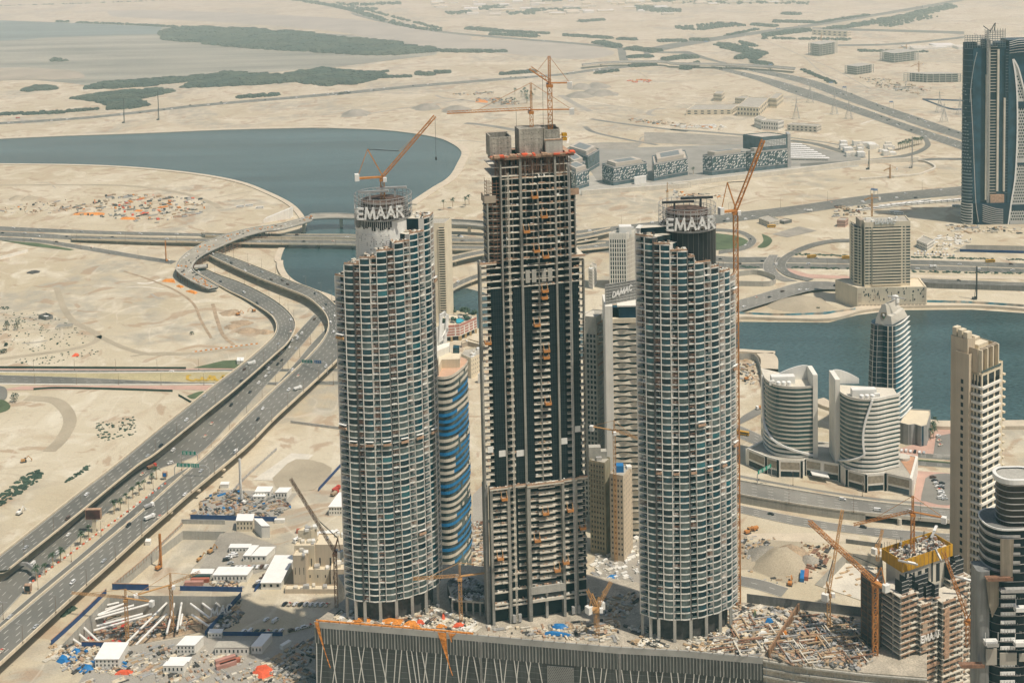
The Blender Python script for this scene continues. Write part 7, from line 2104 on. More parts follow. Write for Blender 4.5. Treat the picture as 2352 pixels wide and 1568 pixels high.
crane_px('grey masted luffing crane at the corner of the mall roof',G_(2262,1050),PZ,G_(2255,705),G_(1952,190),30,kind='luff',m=RUSTY,tail=6,apex=9)
crane_px('pale orange crane standing in the strutted pit with a jib to the east',G_(1160,1210),-12,G_(1150,925),G_(1345,818),10,m=CRANEY,tail=22,apex=10)
crane_px('orange crane standing in the strutted pit with a jib over the viaduct',G_(858,1290),-12,G_(850,1015),G_(480,962),10,m=CRANEY,tail=18,apex=8)
crane('orange crane on the yellow formwork with a long jib over the road',yq(14,7,zy1-2),ZAT(yq(14,7),I_(0,440)[1]),VY(I_(1210,505),yq(14,7).y+14),apex=11,tail=16,m=ORANGE,t=.18)
bm=VY(ZY(172,1568),YD-6);crane('bright orange mast climbing the netted wing with a long lettered jib',(bm.x,bm.y,20),ZAT(bm,ZY(0,735)[1]),VY(I_(908,478),YD+40),kind='luff',m=ORANGE,tail=8,apex=10,w=2.4,t=.24)
bm=VY(ZY(965,1250),YD-14);crane('orange luffing crane crossing in front of the frame tower',(bm.x,bm.y,bm.z),ZAT(bm,ZY(0,1060)[1]),VY(ZY(760,440),YD-6),kind='luff',m=ORANGE,tail=7,apex=9,w=1.9)
crane_px('slender orange luffing crane on the cluttered deck',I_(1040,1190),PZ,I_(1042,985),I_(1132,398),20,kind='luff',m=CRANEY,tail=6,apex=8)
crane_px('thin orange crane jib standing behind the netted wing',I_(1368,740),0,I_(1372,690),I_(1402,530),4,kind='luff',m=CRANEY,tail=4,apex=5)
for i,(x,yb,yt_,tx,ty)in enumerate(((990,300,245,1010,270),(1645,490,435,1620,450),(1562,360,318,1540,325),(1452,1200,1140,1440,1150),(1330,1480,1340,1310,1345))):
 crane_px('distant thin crane '+('above the raw frame building farthest out','by the long row of raw flats','on the second far frame building','in the dug basin by the retaining wall','beside the bus park')[i],C_(x,yb),0,C_(x,yt_),C_(tx-30,ty),0,m=CRANEY,apex=8,tail=10,t=.3)
 # ---------------------------------------------------------------- clutter, cabins, yards
def clutter(name,pts,z,n,s,mats,label='',h=1.0):
 """small building materials lying thick over an area"""
 w_=gp(pts,z);xs=[p.x for p in w_];ys=[p.y for p in w_];mb=MB();k=0;tr=0;n=int(n*.62);ang=random.choice([.2,.6,1.0])
 while k<n and tr<n*20:
  tr+=1;x,y=uni(min(xs),max(xs)),uni(min(ys),max(ys))
  if not inpoly(x,y,w_):continue
  k+=1;r_=rnd();q=_pn(Vector((x*.06,y*.06,z)));mi_=int(abs(q*2.6+uni(0,.5))*len(mats))%len(mats);mb.mi(mi_);a=ang+(1.57 if q>.12 else 0)+uni(-.12,.12)
  if r_<.22:
   l,wd=s*uni(2.5,6),s*.22
   for b_ in range(int(uni(3,7))):
    o_=b_*wd*1.5;mb.box((x-math.sin(a)*o_,y+math.cos(a)*o_,z+s*.2+s*uni(0,.15)),(l*uni(.85,1),wd,s*.3),a)
  elif r_<.42:
   w2,d2=s*uni(1.2,2.6),s*uni(.8,1.5)
   for b_ in range(int(uni(1,4))):mb.box((x+uni(-.1,.1),y+uni(-.1,.1),z+s*(.12+.26*b_)),(w2,d2,s*.22),a+uni(-.05,.05))
  elif r_<.75:h_=s*uni(.4,1.2)*h;mb.box((x,y,z+h_/2),(s*uni(.5,1.5),s*uni(.4,1.1),h_),a)
  else:mb.box((x,y,z+s*.12),(s*uni(.2,.8),s*uni(.2,.7),s*.25),uni(0,3))
 o=mb.build(name,mats,None);o['kind']='stuff'
 if label:o['label']=label
 return o
MX=[CONC_PALE,TIMBER,CREAM,STEEL,SHADE,PLY,BROWN,CONC]
DK=[STEEL,SHADE,CONC_DARK,TIMBER,BROWN,PLY,CONC]
for pts,n,s,ms,lb in((h_((20,1090),(450,1060),(600,1020),(740,1070),(980,1150),(950,1225),(480,1190),(0,1150)),620,1.25,[WHITEP,CONC_PALE,CREAM,WHITEW,SHADE,PLY],'pale crates and boards heaped along the mall roof edge'),(h_((1000,1180),(1300,1195),(1700,1140),(1900,1150),(1880,1300),(1400,1260),(1000,1215)),420,1.2,MX,'building materials round the foot of the tall tower'),(h_((1900,1180),(2352,1215),(2352,1330),(1880,1300))+i_((300,1210),(560,1370),(0,1330)),900,1.3,[CONC_PALE,CREAM,WHITEW,TIMBER,SHADE,CONC],'pale building blocks covering the deck below the black drum tower'),(i_((230,1130),(430,1050),(830,1070),(640,1360),(560,1370),(300,1220)),700,1.5,MX,'timber and formwork spread over the deck corner'),(i_((850,1090),(1250,1140),(1270,1470),(820,1420),(650,1380)),1000,1.5,DK,'dark formwork and steel covering the far end of the mall deck'),(h_((1640,1000),(2000,960),(2040,1080),(1900,1130),(1650,1100)),260,1.2,MX,'bags and panels between the towers')):
 clutter('building_materials',pts,PZ-.3,n,s,ms,lb)
for pts,z,n,s,ms,lb in((g_((1330,360),(1480,265),(1900,300),(1960,380),(1850,460),(1290,450)),0,750,1.4,DK+[BLUE,RUSTY],'dense yard of dark steel and blue sheeting'),(g_((340,1320),(640,1310),(880,1350),(900,1500),(500,1500),(320,1400)),0,520,1.5,MX+[BLUE],'crowded store of panels beside the blue tarpaulins'),(g_((900,1320),(1190,1310),(1700,1400),(2000,1440),(1900,1564),(520,1564),(900,1500)),0,650,1.3,MX,'loose building materials between the site cabins'),(g_((1850,1380),(2110,1260),(2120,1564),(1800,1564)),0,420,1.3,DK,'grey scrap lying in the shadow of the mall wall'),(g_((1400,1180),(1620,1000),(1640,1080),(1600,1180),(1480,1230)),0,160,1.4,DK,'dark panels stored by the pit fence'),(g_((560,1130),(1300,1140),(1250,1210),(860,1300),(480,1300)),-13,800,1.6,DK+[RUSTY,PLY,RED],'reinforcement and formwork on the pit floor'),(g_((1440,870),(1625,890),(1625,935),(1400,925)),0,120,1.4,MX,'materials behind the blue hoarding'),(a_((520,1390),(700,1310),(1080,1310),(1370,1340),(1400,1440),(1040,1500),(500,1440)),0,480,2.6,DK+[ORNET,REDTARP],'far yard of dark stacks and orange cabins on the peninsula'),(a_((0,1390),(480,1340),(600,1400),(300,1440),(0,1430)),0,160,2.2,MX+[ORNET],'thin scatter of stores on the peninsula'),(b_((930,665),(1180,660),(1230,710),(940,690)),0,160,3.2,DK+[ORNET],'far site yard with orange stacks'),(b_((760,635),(1050,615),(1060,632),(800,645)),0,80,3,MX+[ORNET],'far row of stores'),(b_((1960,535),(2110,540),(2100,560),(1960,555)),0,60,3,[ORNET,REDTARP,WHITEP],'small orange yard far out'),(c_((1240,520),(1500,540),(1750,600),(1650,640),(1400,600)),0,260,3.2,MX,'far building yard of pale stacks'),(c_((1100,1390),(1330,1380),(1300,1440),(1070,1460)),0,110,2.4,MX+[RUSTY],'site stores beside the bus park'),(c_((0,840),(340,845),(340,880),(0,860)),0,90,3.2,[WHITEP,CONC_PALE,ORNET],'row of far site huts'),(b_((1950,795),(2352,835),(2352,860),(1960,815)),0,110,3,MX+[ORNET],'row of far stores along the new road'),(f_((1630,100),(1900,60),(2000,100),(1900,170),(1620,165)),0,170,2.2,[WHITEP,WHITEW,CONC_PALE,TAUPE],'site offices and stores across the highway'),(f_((1800,0),(2352,20),(2352,60),(1850,50)),0,160,2.4,MX,'materials round the foot of the blue towers'),(f_((440,900),(560,920),(600,1080),(440,1060)),0,110,1.6,MX+[RUSTY],'stores in the dug plot by the promenade'),(c_((0,1290),(340,1310),(330,1340),(0,1330)),0,90,2.2,MX+[ORNET],'scattered materials on the basin floor'),(h_((740,890),(900,850),(1010,960),(980,1010),(800,1010)),PZ+8,300,1.4,[STEEL,CONC_DARK,SHADE,WHITEP],'dark stacks on the raised deck between the towers'),(h_((920,490),(1000,480),(1000,800),(900,800)),0,320,1.5,MX+[RUSTY],'stores in the gap behind the tall tower'),(h_((1730,700),(2040,560),(2040,900),(1730,900)),0,240,1.6,[WHITEP,WHITEW,CONC_PALE,STEEL],'pale roofs and stores behind the towers'),(i_((450,600),(660,620),(480,760),(440,700)),0,90,1.4,DK,'scaffold tubes lying beside the sand heap'),(i_((900,640),(1100,650),(1000,800),(880,780)),0,140,1.5,[RUSTY,TIMBER,SHADE,CONC_PALE],'rusty steel beside the pale excavation'),(g_((1990,640),(2120,640),(2150,700),(2020,720)),0,40,1.2,MX,'roof plant and stores')):
 clutter('building_materials',pts,z,n,s,ms,lb)
clutter('building_materials',i_((640,1390),(820,1432),(1290,1486),(1330,1400),(1290,1250),(1000,1300)),PZ-.3,500,1.4,DK+[PLY,TIMBER],'timber and steel heaped beside the netted wing')
clutter('building_materials',i_((440,560),(1100,600),(1140,700),(900,900),(440,900)),0,160,.9,MX,'thin litter of materials over the sandy plot')
mb=MB()
for i in range(150):
 f=rnd();p=G(I_(uni(250,1280),uni(1120,1440)),PZ)
 if not inpoly(p.x,p.y,ROOFPOLY):continue
 a=random.choice([.18,.18,1.75])+uni(-.06,.06);l=uni(5,15);mb.mi(int(uni(0,4)));mb.box((p.x,p.y,PZ+uni(.3,2.2)),(l,uni(.3,.8),uni(.25,.6)),a)
o=mb.build('formwork_beam',[TIMBER,RUSTY,STEEL,CONC_PALE]);o['kind']='stuff';o['label']='long formwork beams lying across the deck corner'
a,b=G(I_(632,1385),PZ),G(I_(832,1075),PZ);mb=MB();d=(b-a);n=Vector((d.y,-d.x,0)).normalized()*.8;mb.frame((a.x,a.y,PZ),d,n,Vector((0,0,4.2)))
for q in range(16):p=a.lerp(b,q/15);mb.box((p.x+n.x,p.y+n.y,PZ+2),(.5,.5,4.6))
tag(mb.build('formwork_wall',mat('rust_timber',(.27,.16,.09),.9,0,.25,.3)),'long rusty brown formwork wall crossing the cluttered deck','formwork')
for(x,y,w_,m,lb)in((745,1240,22,ORNET,'orange sheet flung over stores in the middle of the deck corner'),(960,1275,14,ORNET,'small orange sheet by the slender crane'),(600,1240,40,WHITEP,'white covered heap of bags on the deck corner'),(620,1290,24,WHITEP,'second white bag heap below the first'),(640,1150,30,BLUE,'blue covered pallet near the black drum tower'),(545,1105,12,GRASS,'green covered pallet near the black drum tower')):
 q=gp(i_((x-w_,y+12),(x-w_*.6,y-14),(x+w_*.7,y-12),(x+w_,y+10)),PZ);c=Vector((*center(q),PZ));mb=MB();inn=[v.lerp(c,.45)+Vector((0,0,uni(1.5,2.4)))for v in q]
 for i in range(4):j=(i+1)%4;mb.face([q[i],q[j],inn[j],inn[i]])
 mb.face(inn);tag(mb.build('covered_pile',m),lb,'tarpaulin')
 # raised deck block between the first two towers
bp_=[G(H_(*p),PZ+8)for p in((735,885),(770,1005),(1005,1020),(1010,900),(880,830))]
t=thing('raised_deck','raised concrete deck on columns between the first curved tower and the tall tower','deck',tuple(bp_[1]));mb=MB();mb.prism([(p.x,p.y)for p in bp_],PZ+7,PZ+8);mb.build('slab',CONC,t)
for i in range(6):p=bp_[1].lerp(bp_[2],i/5)+Vector((0,1,0));mb=MB();mb.bbox(p.x-.5,p.x+.5,p.y-.5,p.y+.5,PZ-.5,PZ+7);mb.build('column',CONC,t)
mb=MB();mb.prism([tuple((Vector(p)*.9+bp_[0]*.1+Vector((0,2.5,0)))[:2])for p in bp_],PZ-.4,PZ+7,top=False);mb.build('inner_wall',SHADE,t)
# cabins and sheds
def shed(name,label,cat,quad,h,m=WHITEW,roof=WHITE,z=0.0,group=None,wins=0,pitch=0):
 w_=[G(p,z)for p in quad];o=w_[0]
 t=thing(name,label,cat,tuple(o),group);mb=MB();mb.prism([(p.x,p.y)for p in w_],z-.2,z+h-.25,top=False);mb.build('wall',m,t)
 c=center(w_);ex=[(p.x+(p.x-c[0])*.05,p.y+(p.y-c[1])*.05)for p in w_];mb=MB();mb.prism(ex,z+h-.25,z+h,bottom=True);mb.build('roof',roof,t)
 if wins:
  qs=grid(w_[0],w_[1],z+.9,z+h-.5,wins,max(1,int(h//3)),.35,.5,.06,c);put(t,'window',qs,DARK)
 return t
def quad(zf,x0,y0,x1,y1,sk):return[zf(x0,y1),zf(x1,y1),zf(x1+sk,y0),zf(x0+sk,y0)]
ROOFS=[('long white roofed shed with blue banners beside the tan villa block','shed',quad(G_,1755,755,1890,935,95),5,3),('white marquee like shed with many windows in the lower yard','shed',quad(G_,1435,830,1660,885,40),5,9),('white low cabin with a flat roof west of the marquee shed','cabin',quad(G_,1285,828,1425,860,16),3.4,5),('square white tent roof beside the car park','shed',quad(G_,1690,690,1790,750,60),4.5,3),('second white tent roof nearer the viaduct','shed',quad(G_,1635,680,1685,748,55),4.5,2),('angled white roofed office among the lower cabins','cabin',quad(G_,1190,1310,1310,1372,60),6,5),('long grey white cabin below the mall shadow','cabin',quad(G_,1445,1335,1670,1378,26),5,8),('steep white roofed shed in the mall shadow','shed',quad(G_,1690,1285,1760,1368,70),5,3),('large block of pale stacked site cabins beside the blue tarpaulins','cabin',quad(G_,640,1355,800,1465,65),6,6),('white cabin pair with brown edges at the lower edge','cabin',quad(G_,1098,1470,1235,1500,26),5,5),('white cabin behind the lower pair','cabin',quad(G_,1130,1430,1270,1462,20),4,5),('pale cabin row along the upper yard hoarding','cabin',quad(G_,1715,285,1815,320,20),5,5),('second pale cabin row in the upper yard','cabin',quad(G_,1850,292,1930,325,30),5,4),('third white cabin in the upper yard','cabin',quad(G_,1700,320,1780,335,10),3,3),('long white cabin along the road of the middle yard','cabin',quad(G_,1540,665,1675,690,14),4,6),('tall white gabled shed by the first curved tower','shed',quad(G_,2210,345,2300,440,70),7,5),('cream cube substation in the middle yard','building',quad(G_,1590,500,1700,545,10),8,5),('white office with a red topped parapet in the middle yard','building',quad(G_,1760,540,1815,590,-50),9,0),('white kiosk beside the viaduct grass','cabin',quad(D_,1592,915,1636,938,4),4,0),('small white rooms beside the viaduct fence','cabin',quad(G_,975,620,1010,640,8),3,0),('flat roofed hut at the head of the upper yard','cabin',quad(G_,1480,240,1535,258,8),3.5,0),('white pavilion roof in the grey pit yard','cabin',quad(G_,1400,1235,1490,1262,12),3.5,4)]
for lb,ct,qd,h,wn in ROOFS:shed('site_'+ct.replace('building','office'),lb,ct,qd,h,WHITEW if 'cream' not in lb else CREAM,WHITE if wn!=8 else GREYROOF,0,None,wn)
for(x0,y0,x1,y1,sk,h)in((1900,790,2320,960,0,5),(1970,765,2120,900,0,16),(2120,720,2330,900,10,17),(2005,690,2180,760,20,17)):
 pass
t=thing('villa_block','tan stepped building with recessed terraces beside the long white shed','building',tuple(G(G_(1980,920))))
for(x0,y0,x1,y1,sk,z0,h,m)in((1915,930,2330,962,5,0,3,BEIGE),(1975,880,2060,925,20,0,22,BEIGE),(2060,850,2215,900,30,0,10,CREAM),(2120,790,2330,870,30,0,24,BEIGE),(1985,830,2120,875,30,0,24,CREAM),(2225,860,2335,920,10,0,12,BEIGE),(2010,770,2100,800,40,0,27,CREAM)):
 w_=gp(quad(G_,x0,y0,x1,y1,sk));body(t,[Vector((p.x,p.y,0))for p in w_],-.2,h,m,'wing',.8,CREAM);roof_kit(t,[Vector((p.x,p.y,0))for p in w_],h-.8,5)
 put(t,'window',grid(w_[0],w_[1],2,h-1,3,1,.15,.25,.07,center(w_)),SHADE)
CM=[mat('rust_red_container',(.40,.13,.08),.7,0,.15,.3),mat('pink_container',(.46,.24,.19),.7,0,.15,.3),WHITEP,mat('green_container',(.05,.09,.08),.6),BLUE]
def container(p,z,m,rz,label,n=1.0):
 p=G(p,z);t=thing('shipping_container',label,'container',tuple(p),'shipping containers',rz);t['_o']=(0,0,0)
 mb=MB();mb.box((0,0,1.35),(12*n,2.5,2.6));k=14
 for i in range(k):mb.box((-6*n+12*n*(i+.5)/k,0,1.35),(.25,2.62,2.4))
 mb.build('shell',m,t);mb=MB();mb.box((6.03*n,-.6,1.35),(.1,1.1,2.3));mb.box((6.03*n,.6,1.35),(.1,1.1,2.3));mb.build('door',m,t)
for x,y,m,r,lb in((1305,905,1,0,'pink shipping container behind the blue hoarding'),(1345,885,0,0,'rust red shipping container behind the blue hoarding'),(1350,862,3,0,'dark green container with white lettering marks in the lower yard'),(1520,1455,1,.5,'pink container lying aslant among the lower cabins'),(1545,1440,0,.5,'red container lying aslant among the lower cabins'),(1515,1420,1,.5,'brown container behind the aslant red one'),(1880,485,2,0,'white container with a red end by the upper yard'),(2050,552,0,0,'red container stack beside the parked coaches'),(1920,1320,2,.9,'white and red container in the mall shadow')):
 container(G_(x,y),0,CM[m],r,lb,1 if m!=2 else .6)
for x,y,m,lb in((862,858,4,'blue ended container beside the sand heap'),(890,848,0,'brown container beside the sand heap')):container(I_(x,y),0,CM[m],1.3,lb,.9)
container(F_(1130-1548/.342*0,-20),0,CM[0],.1,'orange brick coloured container by the bus park')
# tarpaulins
def tarp(pts,z,m,label,h=1.6):
 w_=gp(pts,z);c=Vector((*center(w_),z));mb=MB();n=len(w_)
 inn=[w.lerp(c,.45)+Vector((0,0,h*uni(.6,1.2)))for w in w_];tp=c+Vector((0,0,h*1.1))
 for i in range(n):j=(i+1)%n;mb.face([w_[i],w_[j],inn[j],inn[i]]);mb.face([inn[i],inn[j],tp])
 tag(mb.build('tarpaulin',m),label,'tarpaulin')
for pts,z,m,lb in((g_((375,1420),(410,1375),(460,1380),(480,1420),(440,1445)),0,BLUE,'largest blue tarpaulin draped over stores by the viaduct corner'),(g_((480,1350),(500,1330),(540,1335),(545,1360),(515,1372)),0,BLUE,'small blue tarpaulin near the pit corner'),(g_((540,1480),(570,1440),(620,1445),(635,1475),(590,1485)),0,BLUE,'blue tarpaulin beside the pale stacked cabins'),(g_((1690,1500),(1710,1450),(1790,1435),(1840,1470),(1840,1520),(1760,1550)),0,REDTARP,'salmon red tarpaulin over a heap in the lower yard'),(h_((1435,1190),(1450,1165),(1530,1168),(1560,1195),(1500,1205)),PZ,BLUE,'blue sheet heap at the foot of the tall tower'),(h_((1385,1240),(1400,1218),(1580,1238),(1590,1255)),PZ,BLUE,'long blue sheet along the roof edge below the tall tower'),(h_((90,1150),(150,1125),(240,1135),(220,1160)),PZ,ORNET,'orange netting heap on the west end of the roof edge'),(h_((270,1160),(330,1130),(450,1135),(420,1175)),PZ,ORNET,'wide orange netting heap on the roof edge'),(h_((430,1180),(470,1150),(530,1150),(560,1190)),PZ,ORNET,'crumpled orange netting beside the red heap'),(h_((530,1165),(535,1140),(575,1145),(590,1170)),PZ,REDTARP,'red orange bundle on the roof edge'),(h_((770,1190),(790,1165),(855,1165),(860,1185)),PZ,REDTARP,'red orange sheet near the end of the netting'),(h_((650,1190),(670,1175),(740,1185),(735,1197)),PZ,ORNET,'flat orange netting beside the long tail'),(h_((700,1140),(705,1100),(722,1100),(722,1140)),PZ,REDTARP,'upright red bundle on the crowded roof'),(g_((760,1510),(800,1480),(900,1485),(880,1510)),0,REDTARP,'orange red sheet at the lower edge of the yards'),(h_((1790,870),(1830,838),(1890,842),(1860,875)),0,BLUE,'blue edged canopy behind the towers'),(d_((1085,380),(1110,362),(1170,365),(1180,390)),0,ORNET,'orange netting on the sand below the curving ramp'),(d_((1245,445),(1280,435),(1330,455),(1310,465)),0,ORNET,'second orange netting below the curving ramp'),(d_((1180,412),(1200,402),(1240,415),(1215,424)),0,ORNET,'small orange netting below the curving ramp'),(d_((478,885),(500,868),(530,868),(530,882)),0,REDTARP,'lone red orange sheet on the open sand'),(a_((490,1445),(500,1432),(705,1432),(700,1446)),0,ORNET,'long orange roofed store on the peninsula'),(a_((900,1420),(915,1410),(960,1412),(955,1424)),0,ORNET,'orange tent on the peninsula'),(a_((805,1475),(820,1460),(920,1464),(910,1478)),0,ORNET,'orange sheet at the near side of the peninsula yard'),(b_((925,690),(930,670),(1010,672),(1010,692)),0,ORNET,'far orange stacks in the site yard')):
 tarp(pts,z,m,lb)
 # hoardings, sheet piles, struts
def fence(name,label,pts,z,h,m,cap=None,posts=0,th=.3):
 c=smooth_line(gp(pts,z),n=4)if len(pts)>2 else gp(pts,z)
 t=thing(name,label,'fence',tuple(c[0]));mb=MB();mb.wallstrip([(p.x,p.y)for p in c],z-.2,z+h,th);mb.build('panel',m,t)
 if cap:mb=MB();mb.wallstrip([(p.x,p.y)for p in c],z+h,z+h+.4,th*1.6);mb.build('capping',cap,t)
 if posts:
  S=arclen(c);s=0
  while s<S[-1]:p,d=along(c,S,s);mb=MB();mb.box((p.x,p.y,z+h/2),(.5,.5,h+.8));mb.build('post',cap or m,t);s+=posts
for lb,pts,z,h,m,cap,ps in(('blue hoarding along the viaduct side of the strutted pit',g_((345,1308),(520,1150),(715,962)),0,3.2,NAVY,PLY,0),('blue hoarding at the near edge of the strutted pit',g_((550,1322),(800,1325)),0,3.4,NAVY,PLY,0),('blue hoarding below the sand excavation',g_((755,935),(1000,940)),0,4,NAVY,PLY,0),('blue hoarding before the pink containers',g_((1210,942),(1628,950)),0,3.2,NAVY,None,0),('blue hoarding beside the dark stacks of the pit',g_((1380,1248),(1620,985)),0,3.4,NAVY,None,0),('navy hoarding at the foot of the upper yard',g_((1280,462),(1860,478)),0,3.4,NAVY,None,0),('navy hoarding in the mall shadow',g_((1480,1245),(1900,1248)),0,2.6,NAVY,None,0),('blue fence beside the long white shed',g_((1712,950),(1875,765)),0,2.6,NAVY,None,0),('pale blue fence climbing beside the wide concrete slab',g_((2140,275),(2300,100)),0,2.6,NAVY,None,0),('sheet pile wall along the sand excavation',g_((770,912),(1000,720),(1225,508)),0,2,CONC,PLY,3.2),('sheet pile wall at the head of the sand excavation',g_((1225,548),(1515,552)),-6,9,CONC,STEEL,4),('grey hoarding along the far edge of the cluttered deck',i_((490,1020),(830,1062),(1260,1112)),PZ,5,CONC_DARK,None,0),('wire fence on the plot beside the wide viaduct',g_((1530,330),(1640,200),(1860,0)),0,2.2,STEEL,None,6),('wire fence along the top of the plot',d_((1955,1330),(2300,1375)),0,2.2,STEEL,None,6),('dark hedge like wall along the pink pavement',d_((-60,962),(600,965),(1250,968)),0,2.2,GREEN,None,0),('low dark hedge below the cross road',d_((225,1108),(380,1100),(700,1105),(1160,1120)),0,2.0,GREEN,None,0),('dark hedge by the viaduct grass',d_((1200,1148),(1300,1205)),0,2,GREEN,None,0),('retaining wall at the head of the pale excavation',i_((1155,690),(1400,722)),-7,10,CONC_DARK,None,0),('blue hoarding round the far canal works',f_((1920,178),(2352,190)),0,3,NAVY,None,0),('blue advertising hoarding along the promenade',f_((440,600),(740,610),(1000,600),(1220,572)),2.5,2.6,mat('teal_hoarding',(.10,.25,.31),.6,0,.45,.12,col2=(.50,.42,.32)),None,0),('blue advertising hoarding on the far promenade',f_((1700,522),(2000,530),(2352,552)),2.5,3,MATS.get('teal_hoarding',NAVY),None,0),('blue line fence round an empty far plot',c_((1670,670),(1850,735),(1960,738)),0,3,NAVY,None,0),('blue line fence at the back of the empty far plot',c_((1670,672),(1960,682)),0,3,NAVY,None,0),('white boundary wall of a far plot',d_((0,233),(188,183)),0,4,WHITEW,None,0),('basin wall beside the road junction',f_((430,345),(560,335),(680,375),(640,412),(430,410)),0,6,CONC,None,0),('curved quay wall of the dug plot',f_((440,905),(540,910),(580,980),(600,1090)),0,6,CONC,None,0)):
 fence('hoarding' if 'hoarding' in lb else('hedge_wall' if 'hedge' in lb else 'site_fence'),lb,pts,z,h,m,cap,ps)
ST=[((645,1110),(835,1030)),((615,1140),(1030,1025)),((690,1075),(840,1030)),((720,1040),(800,1022)),((650,1180),(960,1098)),((630,1210),(1020,1100)),((660,1110),(900,1040)),((835,1308),(1120,1025)),((910,1310),(1120,1100)),((1120,1230),(1170,1030)),((1190,1210),(1220,1025)),((1210,1180),(1225,1100)),((1410,1128),(1280,1030)),((1440,1088),(1360,1028)),((1478,1048),(1450,1025)),((1400,1180),(1290,1105)),((685,1305),(565,1192)),((615,1305),(525,1230)),((545,1305),(485,1265))]
for i,((x0,y0),(x1,y1))in enumerate(ST):
 a,b=G(G_(x0,y0),-4.5-(i%3)),G(G_(x1,y1),-3.5-(i%2));mb=MB();mb.tube(a,b,.7,n=10);tag(mb.build('strut_pipe',WHITEP),'white steel strut pipe bracing the strutted pit','strut','strut pipes across the pit')
for i in range(7):a,b=G(G_(700+i*110,1230-i*12),-9),G(G_(790+i*110,1222-i*12),-9);mb=MB();mb.beam(a,b,.8,.5);mb.beam(a,a-Vector((0,0,4)),.5);tag(mb.build('steel_waler',RUSTY),'rusty steel beam standing in the strutted pit','beam','steel beams in the pit')
for i in range(40):
 p=G(I_(uni(1000,1390),uni(740,1000)),-6.9)
 if inpoly(p.x,p.y,PITS[2][0]):mb=MB();mb.box((p.x,p.y,-6.7),(uni(1.5,6),uni(1,2),.5),.4);o=tag(mb.build('slab_opening',TIMBER),'dark boarded opening in the pale excavation slab','opening','openings in the excavation slab')
 # heaps
def mound(p,r,h,m,label,group=None):
 c=G(p);mb=MB();n=18;mb.v.append((c.x,c.y,h));rs=[1+uni(-.18,.18)for _ in range(n)]
 for q,(f,z)in enumerate(((.35,.78),(.7,.35),(1,-.02))):
  for i in range(n):a=2*PI*i/n;k=r*f*rs[i]*uni(.94,1.06);mb.v.append((c.x+k*math.cos(a),c.y+k*math.sin(a)*.9,h*z*(1 if q==2 else uni(.85,1.12))))
 for i in range(n):
  j=(i+1)%n;mb.poly_idx((0,1+i,1+j))
  for q in(0,1):mb.poly_idx((1+q*n+i,1+(q+1)*n+i,1+(q+1)*n+j,1+q*n+j))
 tag(mb.build('soil_mound',m,smooth=True),label,'mound',group)
mound(I_(715,760),19,11,TRACK,'large brown sand heap behind the black drum tower');mound(I_(650,790),9,5,BROWN,'low brown spur in front of the large sand heap');mound(I_(780,790),9,4,TRACK,'pale spoil at the east foot of the large sand heap');mound(I_(615,700),13,5,GREYSOIL,'grey gravel heap beside the large sand heap');mound(I_(800,700),12,6,BROWN,'smaller brown ridge behind the large sand heap');mound(I_(910,745),8,4,GREYSOIL,'small gravel heap by the rusty steel')
for x,y,r in((1550,590,12),(1620,660,12),(1560,685,9),(1680,710,9),(1780,720,9),(1640,715,8)):mound(D_(x,y),r,3,BROWN,'brown soil heap by the works below the curving viaduct','soil heaps below the viaduct')
for x,y in((1640,592),(1740,585),(1625,648),(1725,628),(1790,635),(600,730),(800,745),(120,1335*0+770)):mound(B_(x,y),32,11,GREYSOIL,'grey gravel heap on the far building land','far gravel heaps')
for x,y in((120,1335),(200,1338)):mound(A_(x,y),14,5,TRACK,'sand heap on the peninsula','sand heaps on the peninsula')
mound(F_(860,540),34,8,TRACK,'broad sand slope beside the canal hotel');mound(D_(225,318),8,2.5,SHADE,'small black heap on the open sand')
# scrub on the sand
for pts,n,r in((d_((0,560),(330,600),(620,740),(560,800),(200,860),(0,800)),170,.9),(d_((0,925),(600,830),(700,860),(300,940)),60,.9),(d_((640,1330),(900,1280),(940,1400),(660,1460)),110,1.0),(g_((0,290),(250,120),(300,180),(120,300),(0,380)),150,1.5),(g_((430,215),(610,90),(600,120),(450,220)),40,1.3),(g_((440,1090),(480,1050),(520,1060),(400,1130)),30,1.2),(d_((0,545),(80,552),(60,570),(0,565)),16,1.2),(f_((760,190),(1180,205),(1180,212),(800,202)),60,1.6),(f_((1600,212),(2352,232),(2352,238),(1600,222)),90,1.6),(f_((440,275),(580,285),(580,292),(440,288)),24,1.6),(f_((780,282),(1180,290),(1180,298),(780,292)),50,1.6),(f_((1590,308),(2352,322),(2352,330),(1590,318)),80,1.6)):
 o=grove('desert_scrub',pts,n,r,GREEN,'low scattered desert scrub',.8)
